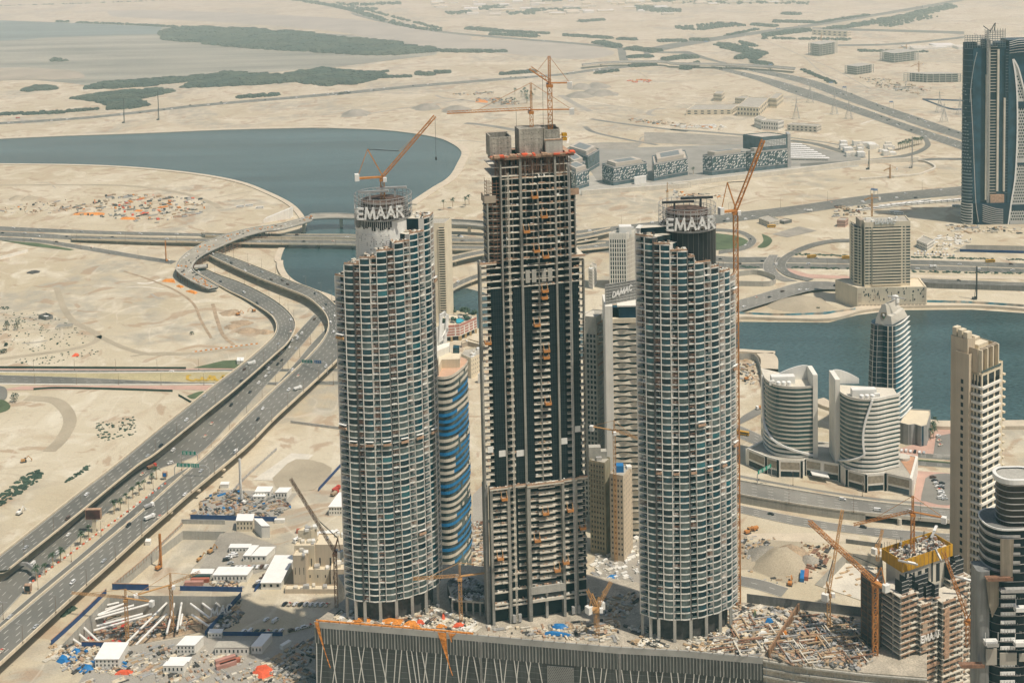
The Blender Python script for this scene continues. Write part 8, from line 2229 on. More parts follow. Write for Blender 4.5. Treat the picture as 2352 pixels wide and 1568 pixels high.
 # ---------------------------------------------------------------- vehicles
random.seed(91)
def carmat(n,c):return mat(n,c,.35,0,.02,.5,.5)
PAINTS={'white':carmat('white_car_paint',(.74,.74,.72)),'silver':carmat('silver_car_paint',(.42,.43,.43)),'dark':carmat('dark_car_paint',(.035,.037,.042)),'red roofed':carmat('cream_taxi_paint',(.66,.58,.46)),'brown':carmat('brown_car_paint',(.12,.07,.05))}
CGL=glass('car_glass',(.015,.02,.022),.1)
def prof(mb,pts,w,w2=None):
 """side profile swept across the width"""
 a=[(x,-w/2,z)for x,z in pts];b=[(x,w/2,z)for x,z in pts];n=len(pts)
 mb.face(a);mb.face(list(reversed(b)))
 for i in range(n):j=(i+1)%n;mb.face([a[j],a[i],b[i],b[j]])
TYRE=mat('tyre_rubber',(.02,.02,.02),.9)
def carproto(nm,paint,kind):
 if kind=='sedan':low=[(-2.3,.3),(2.25,.3),(2.3,.7),(1.3,.95),(-1.6,1.0),(-2.3,.9)];cab=[(1.0,.96),(.35,1.42),(-.95,1.44),(-1.75,1.0)];gl=[(.92,.99),(.33,1.38),(-.92,1.4),(-1.62,1.02)]
 elif kind=='suv':low=[(-2.4,.35),(2.35,.35),(2.4,.9),(1.4,1.1),(-2.3,1.15)];cab=[(1.2,1.1),(.6,1.8),(-2.1,1.82),(-2.35,1.15)];gl=[(1.1,1.14),(.56,1.7),(-2.0,1.72),(-2.2,1.18)]
 else:low=[(-2.6,.4),(2.6,.4),(2.6,1.1),(-2.6,1.1)];cab=[(2.55,1.1),(1.8,2.1),(-2.6,2.15),(-2.6,1.1)];gl=[(2.4,1.2),(1.75,1.9),(.6,1.92),(.6,1.2)]
 mb=MB();prof(mb,low,1.82);prof(mb,cab,1.6)
 mb.mi(1)
 for x in(-1.45,1.4):
  for y in(-.82,.82):mb.tube((x,y-.1,.34),(x,y+.1,.34),.34,n=8)
 if paint=='red roofed':mb.mi(2);mb.box((-.3,0,1.46),(1.3,1.5,.06))
 o=mb.build(nm,[PAINTS[paint],TYRE,RED],None)
 g=MB();prof(g,gl,1.66);g.face([(cab[0][0]+.03,-.7,cab[0][1]),(cab[0][0]+.03,.7,cab[0][1]),(cab[1][0]+.03,.68,cab[1][1]-.04),(cab[1][0]+.03,-.68,cab[1][1]-.04)])
 w_=g.build('window',CGL,o)
 return o
def hide(o):pass
KINDS=[('white','sedan',5),('white','suv',5),('silver','sedan',3),('dark','sedan',2),('dark','suv',2),('red roofed','sedan',2),('white','van',1),('brown','suv',1)]
WORD={'sedan':'car','suv':'off road car','van':'van'}
PROTO={};USED=set()
def put_car(p,d,where,group,kind=None,name='car'):
 k=kind or random.choice([q for q in KINDS for _ in range(q[2])])[:2]
 lb=f'{k[0]} {WORD[k[1]]} {where}'
 if k not in PROTO:
  o=carproto('van' if k[1]=='van' else name,*k);PROTO[k]=o;o['category']=WORD[k[1]]if k[1]=='van' else 'car'
 else:o=dup(PROTO[k],(0,0,0))
 o.location=p;o['label']=lb;o['group']=group
 dd=Vector(d);o.rotation_euler=(0,-math.asin(max(-.3,min(.3,dd.normalized().z))),math.atan2(dd.y,dd.x))
 return o
def traffic(key,n,where,group,rev=False,lanes=None,f0=0.0,f1=1.0,lift=.08):
 L,Rr,nl=LANES[key]
 for i in range(n):
  l=random.choice(lanes)if lanes else int(uni(0,nl));c=lerp_line(L,Rr,.05+.9*(l+.5)/nl);S=arclen(c)
  p,d=along(c,S,S[-1]*(f0+(f1-f0)*(i+uni(.1,.9))/n))
  put_car(p+Vector((0,0,lift)),-d if rev else d,where,group)
traffic('lv',17,'driving on the elevated carriageway beside the open sand','cars on the west carriageway');traffic('rv',26,'driving on the wide elevated carriageway','cars on the wide carriageway',True);traffic('rv',6,'on the ramp curling past the water','cars on the curling ramp',True,f0=.6,f1=.98)
traffic('mid',20,'on the road between the two elevated carriageways','cars on the middle road');traffic('mid',14,'queuing on the road between the two elevated carriageways','cars queuing on the middle road',f0=.10,f1=.3);traffic('serv',9,'on the service lane beside the palms','cars on the service lane')
traffic('hwa',6,'on the highway west of the lake','cars on the highway');traffic('hwb',4,'on the highway west of the lake','cars on the highway',True);traffic('hwa2',10,'on the far side of the lake bridge','cars on the lake bridge');traffic('hwb2',15,'on the near side of the lake bridge','cars on the lake bridge',True);traffic('ramp',4,'on the slip road below the highway','cars on the slip road');traffic('exr',3,'on the slip road behind the towers','cars behind the towers');traffic('exl',3,'on the low canal bridge','cars on the canal bridge')
traffic('xr',16,'on the highway across the desert basin','cars on the basin highway');traffic('hw2a',10,'on the far carriageway beyond the canal','cars beyond the canal');traffic('hw2b',10,'on the near carriageway beyond the canal','cars beyond the canal',True);traffic('jct',7,'at the junction beside the canal hotel','cars at the junction');traffic('quay',2,'on the quay road','cars on the quay road')
traffic('fgm',4,'on the raised road before the white curved towers','cars on the raised road');traffic('fgs',3,'on the lower road below the raised road','cars on the lower road');traffic('hwr',8,'on the far desert motorway','cars on the far motorway');traffic('hwq',8,'on the near side of the far desert motorway','cars on the far motorway',True);traffic('lag',8,'on the lagoon road','cars on the lagoon road');traffic('cr1',1,'on the upper cross road','cars on the cross road');traffic('loop',3,'on the grass loop','cars on the loop')
def row(zf,x0,y0,x1,y1,n,where,group,rot,skip=.15):
 for i in range(n):
  if rnd()<skip:continue
  p=G(zf(x0+(x1-x0)*i/max(1,n-1),y0+(y1-y0)*i/max(1,n-1)),.45);put_car(p,(math.cos(rot),math.sin(rot),0),where,group)
row(I_,1740,185,1820,330,8,'parked in the oval lot by the beige tower','cars parked in the oval lot',.15);row(I_,1800,210,1790,325,8,'parked in the oval lot by the beige tower','cars parked in the oval lot',.15);row(F_,1530,1515,1680,1530,6,'parked behind the terracotta terrace','cars parked behind the terrace',1.2,0);row(F_,1775,1420,1790,1480,3,'parked on the pink forecourt','cars on the forecourt',.6,0)
row(G_,1560,790,1790,785,9,'parked in the yard car park','cars in the yard car park',1.4,0);row(G_,1550,760,1590,690,4,'parked in the yard car park','cars in the yard car park',.3);row(G_,1915,1035,2200,1040,9,'parked in a row before the tan villa block','cars before the villa block',1.1,0);row(G_,1640,1222,1890,1218,7,'parked in the mall shadow','cars in the mall shadow',1.2,.1);row(G_,1790,1140,1850,1150,2,'standing on the shaded yard','cars on the shaded yard',1.0,0);row(G_,1960,1215,2090,1180,4,'parked beside the mall wall','cars beside the mall',.5,0);row(G_,1720,910,1830,800,6,'parked along the blue fence','cars along the blue fence',.8,.1);row(G_,1520,740,1575,700,4,'parked under the yard canopy','cars under the canopy',.2,0);row(F_,1620,195,1880,205,13,'parked in the dusty lot across the highway','cars in the dusty lot',1.3,.15);row(F_,1640,180,1860,188,10,'parked in the dusty lot across the highway','cars in the dusty lot',1.3,.3)
mb=MB()
for key,n in(('hwr',34),('hwq',34),('lag',40),('hwu',30),('des',14),('xr',20)):
 L,Rr,nl=LANES[key];S=arclen(L)
 for i in range(n):
  f=rnd();s_=S[-1]*f;p,d=along(L,S,s_);q,_d2=along(Rr,arclen(Rr),arclen(Rr)[-1]*f);p=p.lerp(q,(int(uni(0,nl))+.5)/nl);mb.mi(0 if rnd()<.7 else 1);mb.box((p.x,p.y,p.z+.8),(4.6,1.9,1.3),math.atan2(d.y,d.x));mb.box((p.x,p.y,p.z+1.6),(2.4,1.7,.5),math.atan2(d.y,d.x))
o=mb.build('car',[PAINTS['white'],PAINTS['dark']]);o['kind']='stuff';o['label']='far specks of traffic on the desert roads'
# buses and trucks
def bus(nm,label,p,rz,m,L=11.0,group=None,cat='bus'):
 t=bpy.data.objects.get(nm+'_proto')if False else None
 key=(nm,L,m.name)
 if key in PROTO:o=dup(PROTO[key],(0,0,0),0,label,group)
 else:
  o=thing(nm,label,cat,(0,0,0),group)
  mb=MB();mb.box((0,0,1.75),(L,2.5,2.7));mb.box((0,0,3.2),(L*.5,1.7,.25));mb.build('body',m,o)
  mb=MB();mb.box((0,0,2.2),(L*.92,2.54,.95));mb.box((L/2,0,2.1),(.06,2.2,1.3));mb.build('window',CGL,o)
  if nm!='coach' or L>11:
   for x in(-L*.3,L*.34):
    mb=MB();mb.tube((x,-1.27,.5),(x,1.27,.5),.5,n=10);mb.build('wheel',TYRE,o)
  PROTO[key]=o
 o.location=p;o.rotation_euler=(0,0,rz)
for(x0,y0,x1,y1,n)in((1250,1418,1440,1395,6),(1350,1405,1640,1368,10),(1400,1392,1700,1355,9),(1500,1385,1940,1350,12),(1540,1378,1900,1350,7)):
 for i in range(n):bus('coach','white coach parked among the rows of the bus park',G(C_(x0+(x1-x0)*i/(n-1),y0+(y1-y0)*i/(n-1)),.3),R(200),WHITE,11,'coaches in the bus park')
for x,y in((1480,1432),(1510,1440),(1900,1390)):bus('coach','white coach drawn up in the middle of the bus park',G(C_(x,y),.3),R(-8),WHITE,12,'coaches drawn up in the bus park')
for i in range(9):bus('coach','white coach parked side by side in the yard before the first curved tower',G(G_(2015+i*27,605-i*3),.2),R(52),WHITE,11,'coaches side by side in the yard')
for i,(z_,x,y,r_,lb)in enumerate(((F_,460,1408,-25,'yellow bus on the road behind the black drum tower'),(F_,925,220,2,'yellow bus on the highway near the curving junction'),(F_,1160,226,2,'yellow bus on the highway beside the canal hotel'),(F_,2125,250,2,'yellow bus on the highway at the eastern end'),(C_,655,1527,5,'yellow bus under the flat filling station canopy'))):bus('bus',lb,G(z_(x,y),.45),R(r_),mat('bus_yellow',(.60,.33,.03),.5),11)
for x,y in((1615,1395),(1675,1388),(1745,1402)):bus('coach','white coach standing alone on the peninsula',G(A_(x,y),.1),R(8),WHITE,11,'coaches on the peninsula')
def truck(label,p,rz,bodym,cabm):
 o=thing('truck',label,'truck',tuple(p),None,rz);o['_o']=(0,0,0)
 mb=MB();mb.box((2.9,0,1.7),(2.0,2.4,2.4));mb.build('cab',cabm,o);mb=MB();prof(mb,[(-3.8,1.1),(1.6,1.1),(1.7,2.6),(-4.0,2.7)],2.4);mb.build('load_body',bodym,o)
 mb=MB();mb.box((3.92,0,2.1),(.06,2.1,.9));mb.build('windscreen',CGL,o)
 for x in(-2.8,-1.5,2.8):mb=MB();mb.tube((x,-1.2,.55),(x,1.2,.55),.55,n=10);mb.build('wheel',TYRE,o)
for zf,x,y,z,r_,bm_,cm_,lb in((G_,1020,120,.3,50,RUSTY,RED,'red and brown tipper truck on the middle road'),(G_,1000,385,9.1,48,STEEL,WHITE,'pale concrete truck on the wide elevated carriageway'),(G_,1005,462,9.1,48,WHITEP,WHITE,'white flatbed truck on the wide elevated carriageway'),(D_,1690,935,8.6,40,WHITEP,WHITE,'white box truck on the west elevated carriageway'),(D_,2000,1105,9.1,45,WHITEP,WHITE,'white box truck on the wide carriageway near the curve'),(I_,530,540,0,200,ORANGE,CRANEY,'orange tipper truck on the sand behind the black drum tower'),(G_,2260,270,0,60,RED,RED,'red lorry parked beside the first curved tower'),(G_,2250,300,0,60,BROWN,RED,'brown lorry parked behind the red one'),(F_,580,1235,.3,200,ORANGE,WHITE,'orange and white lorry beside the white curved tower'),(F_,1740,285,.5,180,WHITEP,WHITE,'white lorry on the highway beyond the canal'),(C_,910,1420,.5,5,WHITEP,WHITE,'white box lorry on the basin highway'),(A_,120,797,.5,5,RED,RED,'red lorry far off on the lagoon road')):truck(lb,G(zf(x,y),z),R(r_),bm_,cm_)
def digger(label,p,rz,m=CRANEY,boom=1.0,rig=0):
 o=thing('piling_rig' if rig else 'excavator',label,'machine',tuple(p),None,rz);o['_o']=(0,0,0)
 for y in(-1.2,1.2):mb=MB();prof(mb,[(-1.9,0),(1.9,0),(2.2,.5),(1.9,.9),(-1.9,.9),(-2.2,.5)],.6);mb.v=[(a,b+y,c)for a,b,c in mb.v];mb.build('track',DSTEEL,o)
 mb=MB();mb.box((-.6,0,1.8),(3.2,2.5,1.5));mb.build('engine_house',m,o);mb=MB();mb.box((1.2,.7,2.2),(1.3,1.0,1.8));mb.build('cab',CGL,o)
 mb=MB()
 if rig:mb.lattice((2.4,0,.5),(2.4,0,rig),.9,1.4,.25);mb.beam((0,0,2),(2.4,0,rig*.6),.4)
 else:mb.beam((1.2,-.4,2.2),(3.6*boom,-.4,4.8*boom),.5);mb.beam((3.6*boom,-.4,4.8*boom),(6*boom,-.4,2),.4);mb.box((6*boom,-.4,1.4),(.9,1,1))
 mb.build('boom',m,o)
for zf,x,y,r_,m,rg,lb in((G_,1065,800,60,ORANGE,24,'tall orange piling rig standing in the sand excavation'),(G_,1395,590,200,CRANEY,0,'yellow excavator at the head of the sand excavation'),(G_,160,80,20,CRANEY,0,'lone yellow excavator on the open sand'),(G_,130,430,70,WHITEP,0,'pale digger on the sand below the scrub'),(G_,1415,690,60,CRANEY,0,'yellow loader beside the long cabin'),(G_,1345,745,60,CRANEY,0,'yellow loader in the sand excavation'),(D_,1600,605,40,ORANGE,0,'orange digger by the heaps below the viaduct'),(D_,1705,582,190,ORANGE,0,'orange loader above the heaps below the viaduct'),(I_,495,560,30,ORANGE,0,'orange excavator loading the tipper truck'),(I_,780,905,70,ORANGE,0,'orange digger at the end of the unfinished road'),(F_,490,1040,20,ORANGE,0,'orange digger in the dug plot by the promenade'),(F_,2018,500,0,DSTEEL,36,'dark piling rig on the canal works'),(C_,1300,1140,0,DSTEEL,30,'dark piling rig in the desert basin'),(C_,1590,1130,0,STEEL,50,'grey crawler crane in the desert basin'),(G_,1635,360,140,WHITEP,34,'white mobile crane in the dark steel yard'),(D_,1120,245,120,ORANGE,26,'mobile crane beside the unfinished ramp'),(A_,1060,808,0,DSTEEL,60,'tall thin rig on the lakeside sand'),(A_,828,828,0,DSTEEL,50,'shorter thin rig on the lakeside sand')):digger(lb,G(zf(x,y),-6 if 'sand excavation' in lb else 0),R(r_),m,1,rg)
# ---------------------------------------------------------------- street lamps, palms, signs
def lampproto(h,arms):
 o=thing('street_lamp','','street lamp');mb=MB();mb.tube((0,0,0),(0,0,h),.16,.09,6);mb.box((0,0,.4),(.5,.5,.8));mb.build('pole',mat('lamp_brown',(.20,.13,.08),.6),o)
 mb=MB()
 for s in arms:mb.beam((0,0,h),(0,s*2.6,h+.5),.12);mb.box((0,s*2.9,h+.45),(.4,.9,.2))
 mb.build('lamp_arm',STEEL,o);return o
LP={}
def lamps(key,side,every,h,arms,label,group,s0=8,z=0.0,off=0.4):
 L,Rr,_n=LANES[key];E={'l':L,'r':Rr}.get(side)or lerp_line(L,Rr,.5)
 E=offset_line(E,{'l':-off,'r':off,'c':0}[side]*-1 if side=='l' else{'r':off,'c':0}[side]);S=arclen(E);s=s0
 while s<S[-1]:
  p,d=along(E,S,s);k=(h,arms);rz=math.atan2(d.y,d.x)
  if k not in LP:LP[k]=o=lampproto(h,arms);o['label']=label;o['group']=group
  else:o=dup(LP[k],(0,0,0),0,label,group)
  o.location=p+Vector((0,0,z));o.rotation_euler=(0,0,rz);s+=every
lamps('lv','r',33,11,(1,),'lamp on the parapet of the west elevated carriageway','lamps along the west carriageway',z=1);lamps('rv','r',33,11,(1,),'lamp on the outer parapet of the wide carriageway','lamps along the wide carriageway',z=1);lamps('serv','l',36,11,(1,-1),'lamp on the palm median beside the service lane','lamps on the palm median')
lamps('cr1','l',40,11,(-1,),'lamp on the upper side of the cross road','lamps along the cross road');lamps('cr2','r',40,11,(1,),'lamp on the lower side of the cross road','lamps below the cross road');lamps('hwb2','r',70,12,(1,),'lamp on the lake bridge','lamps on the lake bridge');lamps('xr','l',80,14,(-1,),'lamp along the basin highway','lamps on the basin highway');lamps('fgm','r',45,12,(1,),'lamp on the raised road before the white curved towers','lamps on the raised road');lamps('hw2b','r',60,12,(1,),'lamp along the highway beyond the canal','lamps beyond the canal');lamps('ramp','r',50,11,(1,),'lamp on the slip road','lamps on the slip road');lamps('fgu','l',50,11,(-1,),'lamp on the frontage road of the white curved towers','lamps on the frontage road')
def palmproto(h,r):
 o=thing('palm_tree','','palm tree');mb=MB();mb.tube((0,0,-.2),(.2,.1,h),.32,.22,7);mb.build('trunk',TIMBER,o);mb=MB()
 for i in range(26):
  a=uni(0,2*PI);e=uni(-.3,1.1);l=r*uni(.8,1.15);p0=Vector((.2,.1,h));d=Vector((math.cos(a)*math.cos(e),math.sin(a)*math.cos(e),math.sin(e)));sd=Vector((-math.sin(a),math.cos(a),0))*.38
  p1=p0+d*l*.55;p2=p0+d*l-Vector((0,0,l*.45));mb.face([p0-sd*.3,p0+sd*.3,p1+sd,p1-sd]);mb.face([p1-sd,p1+sd,p2+sd*.2,p2-sd*.2])
 mb.build('crown',mat('palm_green',(.055,.085,.045),.8,0,.2,.5),o);return o
PAL=[None]
def palm(p,label,group,s=1.0):
 if PAL[0]is None:PAL[0]=o=palmproto(7.5,3.6);o['label']=label;o['group']=group
 else:o=dup(PAL[0],(0,0,0),0,label,group)
 o.location=p;o.rotation_euler=(0,0,uni(0,6));o.scale=(s*uni(.85,1.15),)*3
for x,y in((245,870),(305,835),(358,785),(408,750),(543,635),(597,590),(768,425),(810,400),(848,358),(895,322),(935,300),(970,265),(1020,222),(1052,195)):palm(G(G_(x,y),.2),'date palm on the sandy median between the carriageways','palms on the median')
for x,y in((1740,1380),(1755,1360),(1735,1410),(1725,1440),(1745,1430)):palm(G(F_(x,y),.2),'palm beside the pink forecourt by the fan hall','palms on the forecourt')
for i in range(16):palm(G(B_(uni(1180,1340),uni(630,700)),0),'young palm on the far laid out streets','palms on the far streets',1.5)
for i in range(14):palm(G(C_(1510+i*12,1010-i*3),0),'palm along the far bend in the road','palms along the far bend',1.5)
for i in range(14):palm(G(C_(-350+i*80,1200-i*5),0),'palm before the office blocks','palms before the office blocks',1.2)
for x,y in((715,1405),(775,1390),(885,1370),(858,1385)):palm(G(B_(x,y),2),'palm on the dark waterside verge','palms on the verge',1.3)
for zf,x,y,r_,h in((D_,100,1190,5,8),(D_,45,700,4,9),(D_,120,705,5,10),(D_,25,860,5,4),(D_,40,812,2.5,3),(D_,1290,735,3,3),(F_,965,570,4,3),(F_,1065,1340,3,9),(F_,1075,1310,3,9)):
 p=G(zf(x,y));t=thing('desert_tree',{100:'bushy dark tree beside the roundabout',45:'slender dark tree at the edge of the open sand',120:'taller slender tree on the open sand',25:'spreading bush at the frame edge',40:'small bush beside the spreading one',1290:'lone pale bush in the middle of the sand',965:'bush on the broad sand slope',1065:'bare grey tree between the white curved towers',1075:'second bare tree between the white curved towers'}[x],'tree',tuple(p))
 mb=MB();mb.tube(p,p+Vector((0,0,h*.6)),.3,.15,6)
 for q in range(5):mb.tube(p+Vector((0,0,h*.4)),p+Vector((uni(-r_,r_)*.5,uni(-r_,r_)*.5,h*uni(.6,.9))),.14,.06,5)
 mb.build('trunk',TIMBER,t);mb=MB()
 for q in range(160 if x<1000 else 60):
  a=uni(0,2*PI);k=r_*uni(.1,1)**.6*.75;z=h*uni(.25,1.05);k*=1.15-abs(z/h-.5);c=p+Vector((k*math.cos(a),k*math.sin(a),z));u=Vector((uni(-1,1),uni(-1,1),uni(-1,1)))*.55;v=Vector((uni(-1,1),uni(-1,1),uni(-1,1)))*.55
  mb.face([c-u,c-v,c+u,c+v])
 mb.build('crown',GREEN,t)
SIGNG=mat('sign_green',(.01,.26,.17),.5);SIGNB=mat('sign_blue',(.01,.14,.40),.5)
def gantry(label,a,b,h,panels,m):
 """sign beam on two legs with bent corners"""
 a,b=Vector(a),Vector(b);t=thing('sign_gantry',label,'road sign',tuple(a));d=(b-a);mb=MB()
 U=Vector((0,0,1));mb.tube(a,a+U*(h-2),.3,n=8);mb.tube(a+U*(h-2),a+d*.08+U*h,.3,n=8);mb.tube(a+d*.08+U*h,b-d*.08+U*h,.3,n=8);mb.tube(b-d*.08+U*h,b+U*(h-2),.3,n=8);mb.tube(b,b+U*(h-2),.3,n=8);mb.build('frame',STEEL,t)
 dn=d.normalized();n=Vector((dn.y,-dn.x,0))
 if n.y>0:n=-n
 for f0,f1,pm in panels:
  p,q=a+d*f0+U*(h-1.3)+n*.4,a+d*f1+U*(h-1.3)+n*.4;mb=MB();mb.frame(p,q-p,n*-.15,U*2.8);o=mb.build('sign_panel',pm,t);o['_o']=t['_o']
  mb=MB();L=(q-p).length
  for k in range(3):
   for r_ in range(3):
    s0=(.08+.3*k);e=q-p;mb.face([p+e*s0+n*.04+U*(.5+r_*.75),p+e*(s0+uni(.12,.24))+n*.04+U*(.5+r_*.75),p+e*(s0+.2)+n*.04+U*(.8+r_*.75),p+e*s0+n*.04+U*(.8+r_*.75)])
  mb.build('sign_writing',WHITE,o)
gantry('bent white gantry with two green signs over the wide carriageway',G(G_(1175,175),9),G(G_(1405,182),9),9,((.08,.46,SIGNG),(.48,.72,SIGNG)),0)
gantry('gantry with one green sign over the middle road',G(G_(1215,90),.3),G(G_(1330,95),.3),9,((.12,.9,SIGNG),),0)
gantry('gantry with a green and a blue sign where the carriageways part',G(D_(2015,990),.3),G(D_(2200,1000),9),11,((.1,.48,SIGNG),(.56,.8,SIGNB)),0)
gantry('long green sign gantry on the raised frontage road',G(I_(560,230),6),G(I_(655,178),6),9,((.02,.96,SIGNG),),0)
for i,(x,y)in enumerate(((1055,590),(1145,622),(648,466),(1460,724),(1335,1330),(1355,1333),(215,305),(700,215))):
 a=G(C_(x-14,y+8));b=G(C_(x+14,y+8));gantry('blue road sign over the far motorway',a,b,14,((.05,.95,SIGNB),),0);tag([o for o in COL.objects if o.name.startswith('sign_gantry')][-1],group='blue signs over the far motorway')
def billboard(label,p,w_,h,z,m,dark):
 t=thing('billboard',label,'billboard',tuple(p));mb=MB();mb.bbox(p.x-.8*w_/8,p.x+.8*w_/8,p.y,p.y+1.6,p.z-.2,p.z+z);mb.build('post',CREAM,t)
 mb=MB();mb.bbox(p.x-w_/2,p.x+w_/2,p.y-.6,p.y+2,p.z+z,p.z+z+h);mb.build('frame',m,t);mb=MB();mb.bbox(p.x-w_/2+.5,p.x+w_/2-.5,p.y-.75,p.y-.62,p.z+z+.6,p.z+z+h-.6);mb.build('screen',dark,t)
billboard('large brown framed screen billboard on a thick cream post',G(G_(632,555)),11,7.5,10,PLY,mat('dusk_screen',(.09,.035,.03),.4,0,.5,.2));billboard('small lit blue display by the palms',G(G_(1108,200)),3.4,4,2.4,PLY,SIGNB);billboard('small brown framed display at the foot of the median',G(G_(188,965)),4.2,4.6,1.6,PLY,DARK)
mb=MB()
for i in range(40):p=G(G_(100+3*i,770+i*.3+max(0,i-26)**1.5*.5),5);mb.bbox(p.x-.3,p.x+.5,p.y,p.y+1.2,p.z,p.z+2.2)if i%2==0 else mb.bbox(p.x-.3,p.x+.5,p.y,p.y+3,p.z,p.z+.3)
tag(mb.build('footbridge_stub',STEEL),'short railed footbridge stub reaching over the middle road','footbridge')
# barrier blocks on the median, cones of the closed lane
for i in range(46):
 f=i/45;p=G(G_(1110-950*f,215+700*f+12),.3);mb=MB();mb.box((p.x,p.y,.8),(1.5,.6,1.0),.8);tag(mb.build('lane_barrier',REDTARP if i%2==0 else WHITEP),('red' if i%2==0 else 'white')+' plastic barrier block along the sandy median','barrier','barrier blocks on the median')
for i in range(26):
 p=G(D_(1300+i*17,855-i*2.2-(i%3)),0);mb=MB();mb.box((p.x,p.y,.5),(2.4,.6,1.0),.3);tag(mb.build('road_barrier',ORNET if i%2 else WHITEP),('orange' if i%2 else 'white')+' barrier block on the sand beside the viaduct','barrier','barrier blocks on the sand')
 # ---------------------------------------------------------------- the unfinished curved ramp
viaduct('new','unfinished curved concrete ramp crossing the highway on falsework',b_((1030,1512),(860,1496),(700,1486))+b_((100,1442),(-150,1440))+a_((2060,1460),(1880,1508))+d_((1700,22),(1540,60),(1380,120),(1250,195),(1192,265),(1195,315),(1290,380),(1400,430)),b_((1030,1530),(860,1514),(700,1506))+b_((100,1470),(-150,1472))+a_((2080,1490),(1900,1542))+d_((1760,48),(1620,88),(1470,150),(1345,215),(1292,275),(1305,315),(1370,360),(1468,418)),[12,13,14,15,16,16,15,14,13,12,11,10,9,8,5],1,2.4,60,2.2,deck_m=mat('raw_deck',(.36,.33,.27),.9,0,.2,.1,fine=.2),side_m=CONC)
Ln,Rn,_=LANES['new'];t=thing('ramp_falsework','dense brown falsework propping the unfinished curved ramp','scaffold',tuple(Ln[-30]));mb=MB()
for i in range(len(Ln)-46,len(Ln)-8):
 for f in(.05,.5,.95):
  p=Ln[i].lerp(Rn[i],f);mb.beam((p.x,p.y,0),(p.x,p.y,p.z-2.4),.5)
 a,b=Rn[i],Rn[i+1]
 for z in(2.5,5,7.5):
  if z<a.z-2.4:mb.beam((a.x,a.y,z),(b.x,b.y,z),.3)
mb.build('prop',RUSTY,t)['kind']='stuff'
mb=MB()
for i in range(120):
 k=int(uni(len(Ln)-60,len(Ln)-1));p=Ln[k].lerp(Rn[k],uni(.1,.9));mb.mi(int(uni(0,4)));mb.box((p.x,p.y,p.z+.5),(uni(.8,4),uni(.6,2),uni(.3,1.2)),uni(0,3))
o=mb.build('building_materials',[ORNET,WHITEP,SHADE,ORNET]);o['kind']='stuff';o['label']='orange nets and stores on the unfinished ramp'
# ---------------------------------------------------------------- far buildings
def frame_far(label,A,B,C,top,nf):
 A,B,C=G(A),G(B),G(C);zt=ZAT(B,top);t=thing('frame_building',label,'building',tuple(B));pl=[Vector((p.x,p.y,0))for p in plan(A,B,C)];c=Vector((*center(pl),0))
 for k in range(nf):z=zt*(k+1)/nf;mb=MB();mb.prism([(p.x,p.y)for p in pl],z-.8,z,bottom=True);mb.build('floor',CONC,t)
 mb=MB();mb.prism([tuple((c+(p-c)*.8)[:2])for p in pl],0,zt-1);mb.build('inner_core',SHADE,t)
 for i in range(4):
  a,b=pl[i],pl[(i+1)%4]
  for q in range(6):p=a.lerp(b,q/6);mb=MB();mb.box((p.x,p.y,zt/2),(1.4,1.4,zt));mb.build('column',CONC,t)
for lb,A,B,C,tp,nf in(('raw concrete frame building farthest out in the desert',(905,368),(980,380),(1095,360),300,6),('second raw frame building in the desert beyond the motorway',(1385,408),(1480,424),(1640,405),360,5),('stepped raw frame building west of the row of flats',(1150,495),(1230,505),(1340,488),448,4),('long raw row of flats beside the blue towers',(1545,545),(1700,556),(1950,552),498,4)):frame_far(lb,C_(*A),C_(*B),C_(*C),C_(0,tp)[1],nf)
def simple2(name,label,A,B,C,top,m,nx=4,nz=3,wm=None):
 b=G(B);zt=ZAT(b,top);pl=[Vector((p.x,p.y,0))for p in plan(G(A),b,G(C))];t=thing(name,label,'building',tuple(b));body(t,pl,0,zt,m,'wall',.8);c=center(pl)
 if wm:put(t,'window',grid(pl[0],pl[1],1,zt-1,nx,nz,.45,.5,.12,c)+grid(pl[1],pl[2],1,zt-1,nx,nz,.45,.5,.12,c),wm,0)
for lb,A,B,C,tp,m in(('long pale warehouse beyond the interchange',(928,236),(1165,250),(1190,245),212,CREAM),('white angular office beyond the office blocks',(585,872),(700,880),(738,868),818,WHITEW),('white low wing beside the white angular office',(540,850),(590,866),(620,850),806,WHITEW),('pale framed hall with open bays beyond the office blocks',(760,880),(960,893),(990,880),848,CONC_PALE),('cream palace like range with the dark roof court',(80,775),(390,772),(440,735),735,CREAM),('cream palace wing with tall pillars',(425,780),(570,788),(640,720),722,CREAM),('cream palace gate block',(410,700),(480,705),(520,690),662,CREAM),('cream palace pavilion near the pylons',(640,725),(690,728),(735,690),662,CREAM),('cream palace block at the far side',(265,680),(320,684),(340,665),632,CREAM),('flat roofed filling station canopy',(570,1500),(640,1528),(710,1512),1490,CONC_PALE),('dark glass kiosk beside the filling station',(700,1500),(740,1508),(792,1496),1486,CONC_DARK),('brick red site building by the bus park',(1095,1525),(1150,1528),(1172,1510),1480,PINK),('white hall across the highway from the canal hotel',(1630,1560*0+1660),(1700,1690),(1745,1660),1640,WHITEW)):simple2('desert_building',lb,C_(*A),C_(*B),C_(*C),C_(0,tp)[1],m,7,2,SHADE)
def cubes(n,fx,fy,zf,sz,label,group,mats):
 for i in range(n):
  p=G(zf(fx(),fy()));w_,d_l,h=uni(*sz),uni(*sz),uni(4,8);mb=MB();mb.box((0,0,h/2),(w_,d_l,h));mb.mi(1);mb.box((0,0,h+.2),(w_*.9,d_l*.9,.4));t=mb.build('house',[random.choice(mats),random.choice([CONC_PALE,CREAM,WHITEP])]);t.location=p;tag(t,label,'house',group)
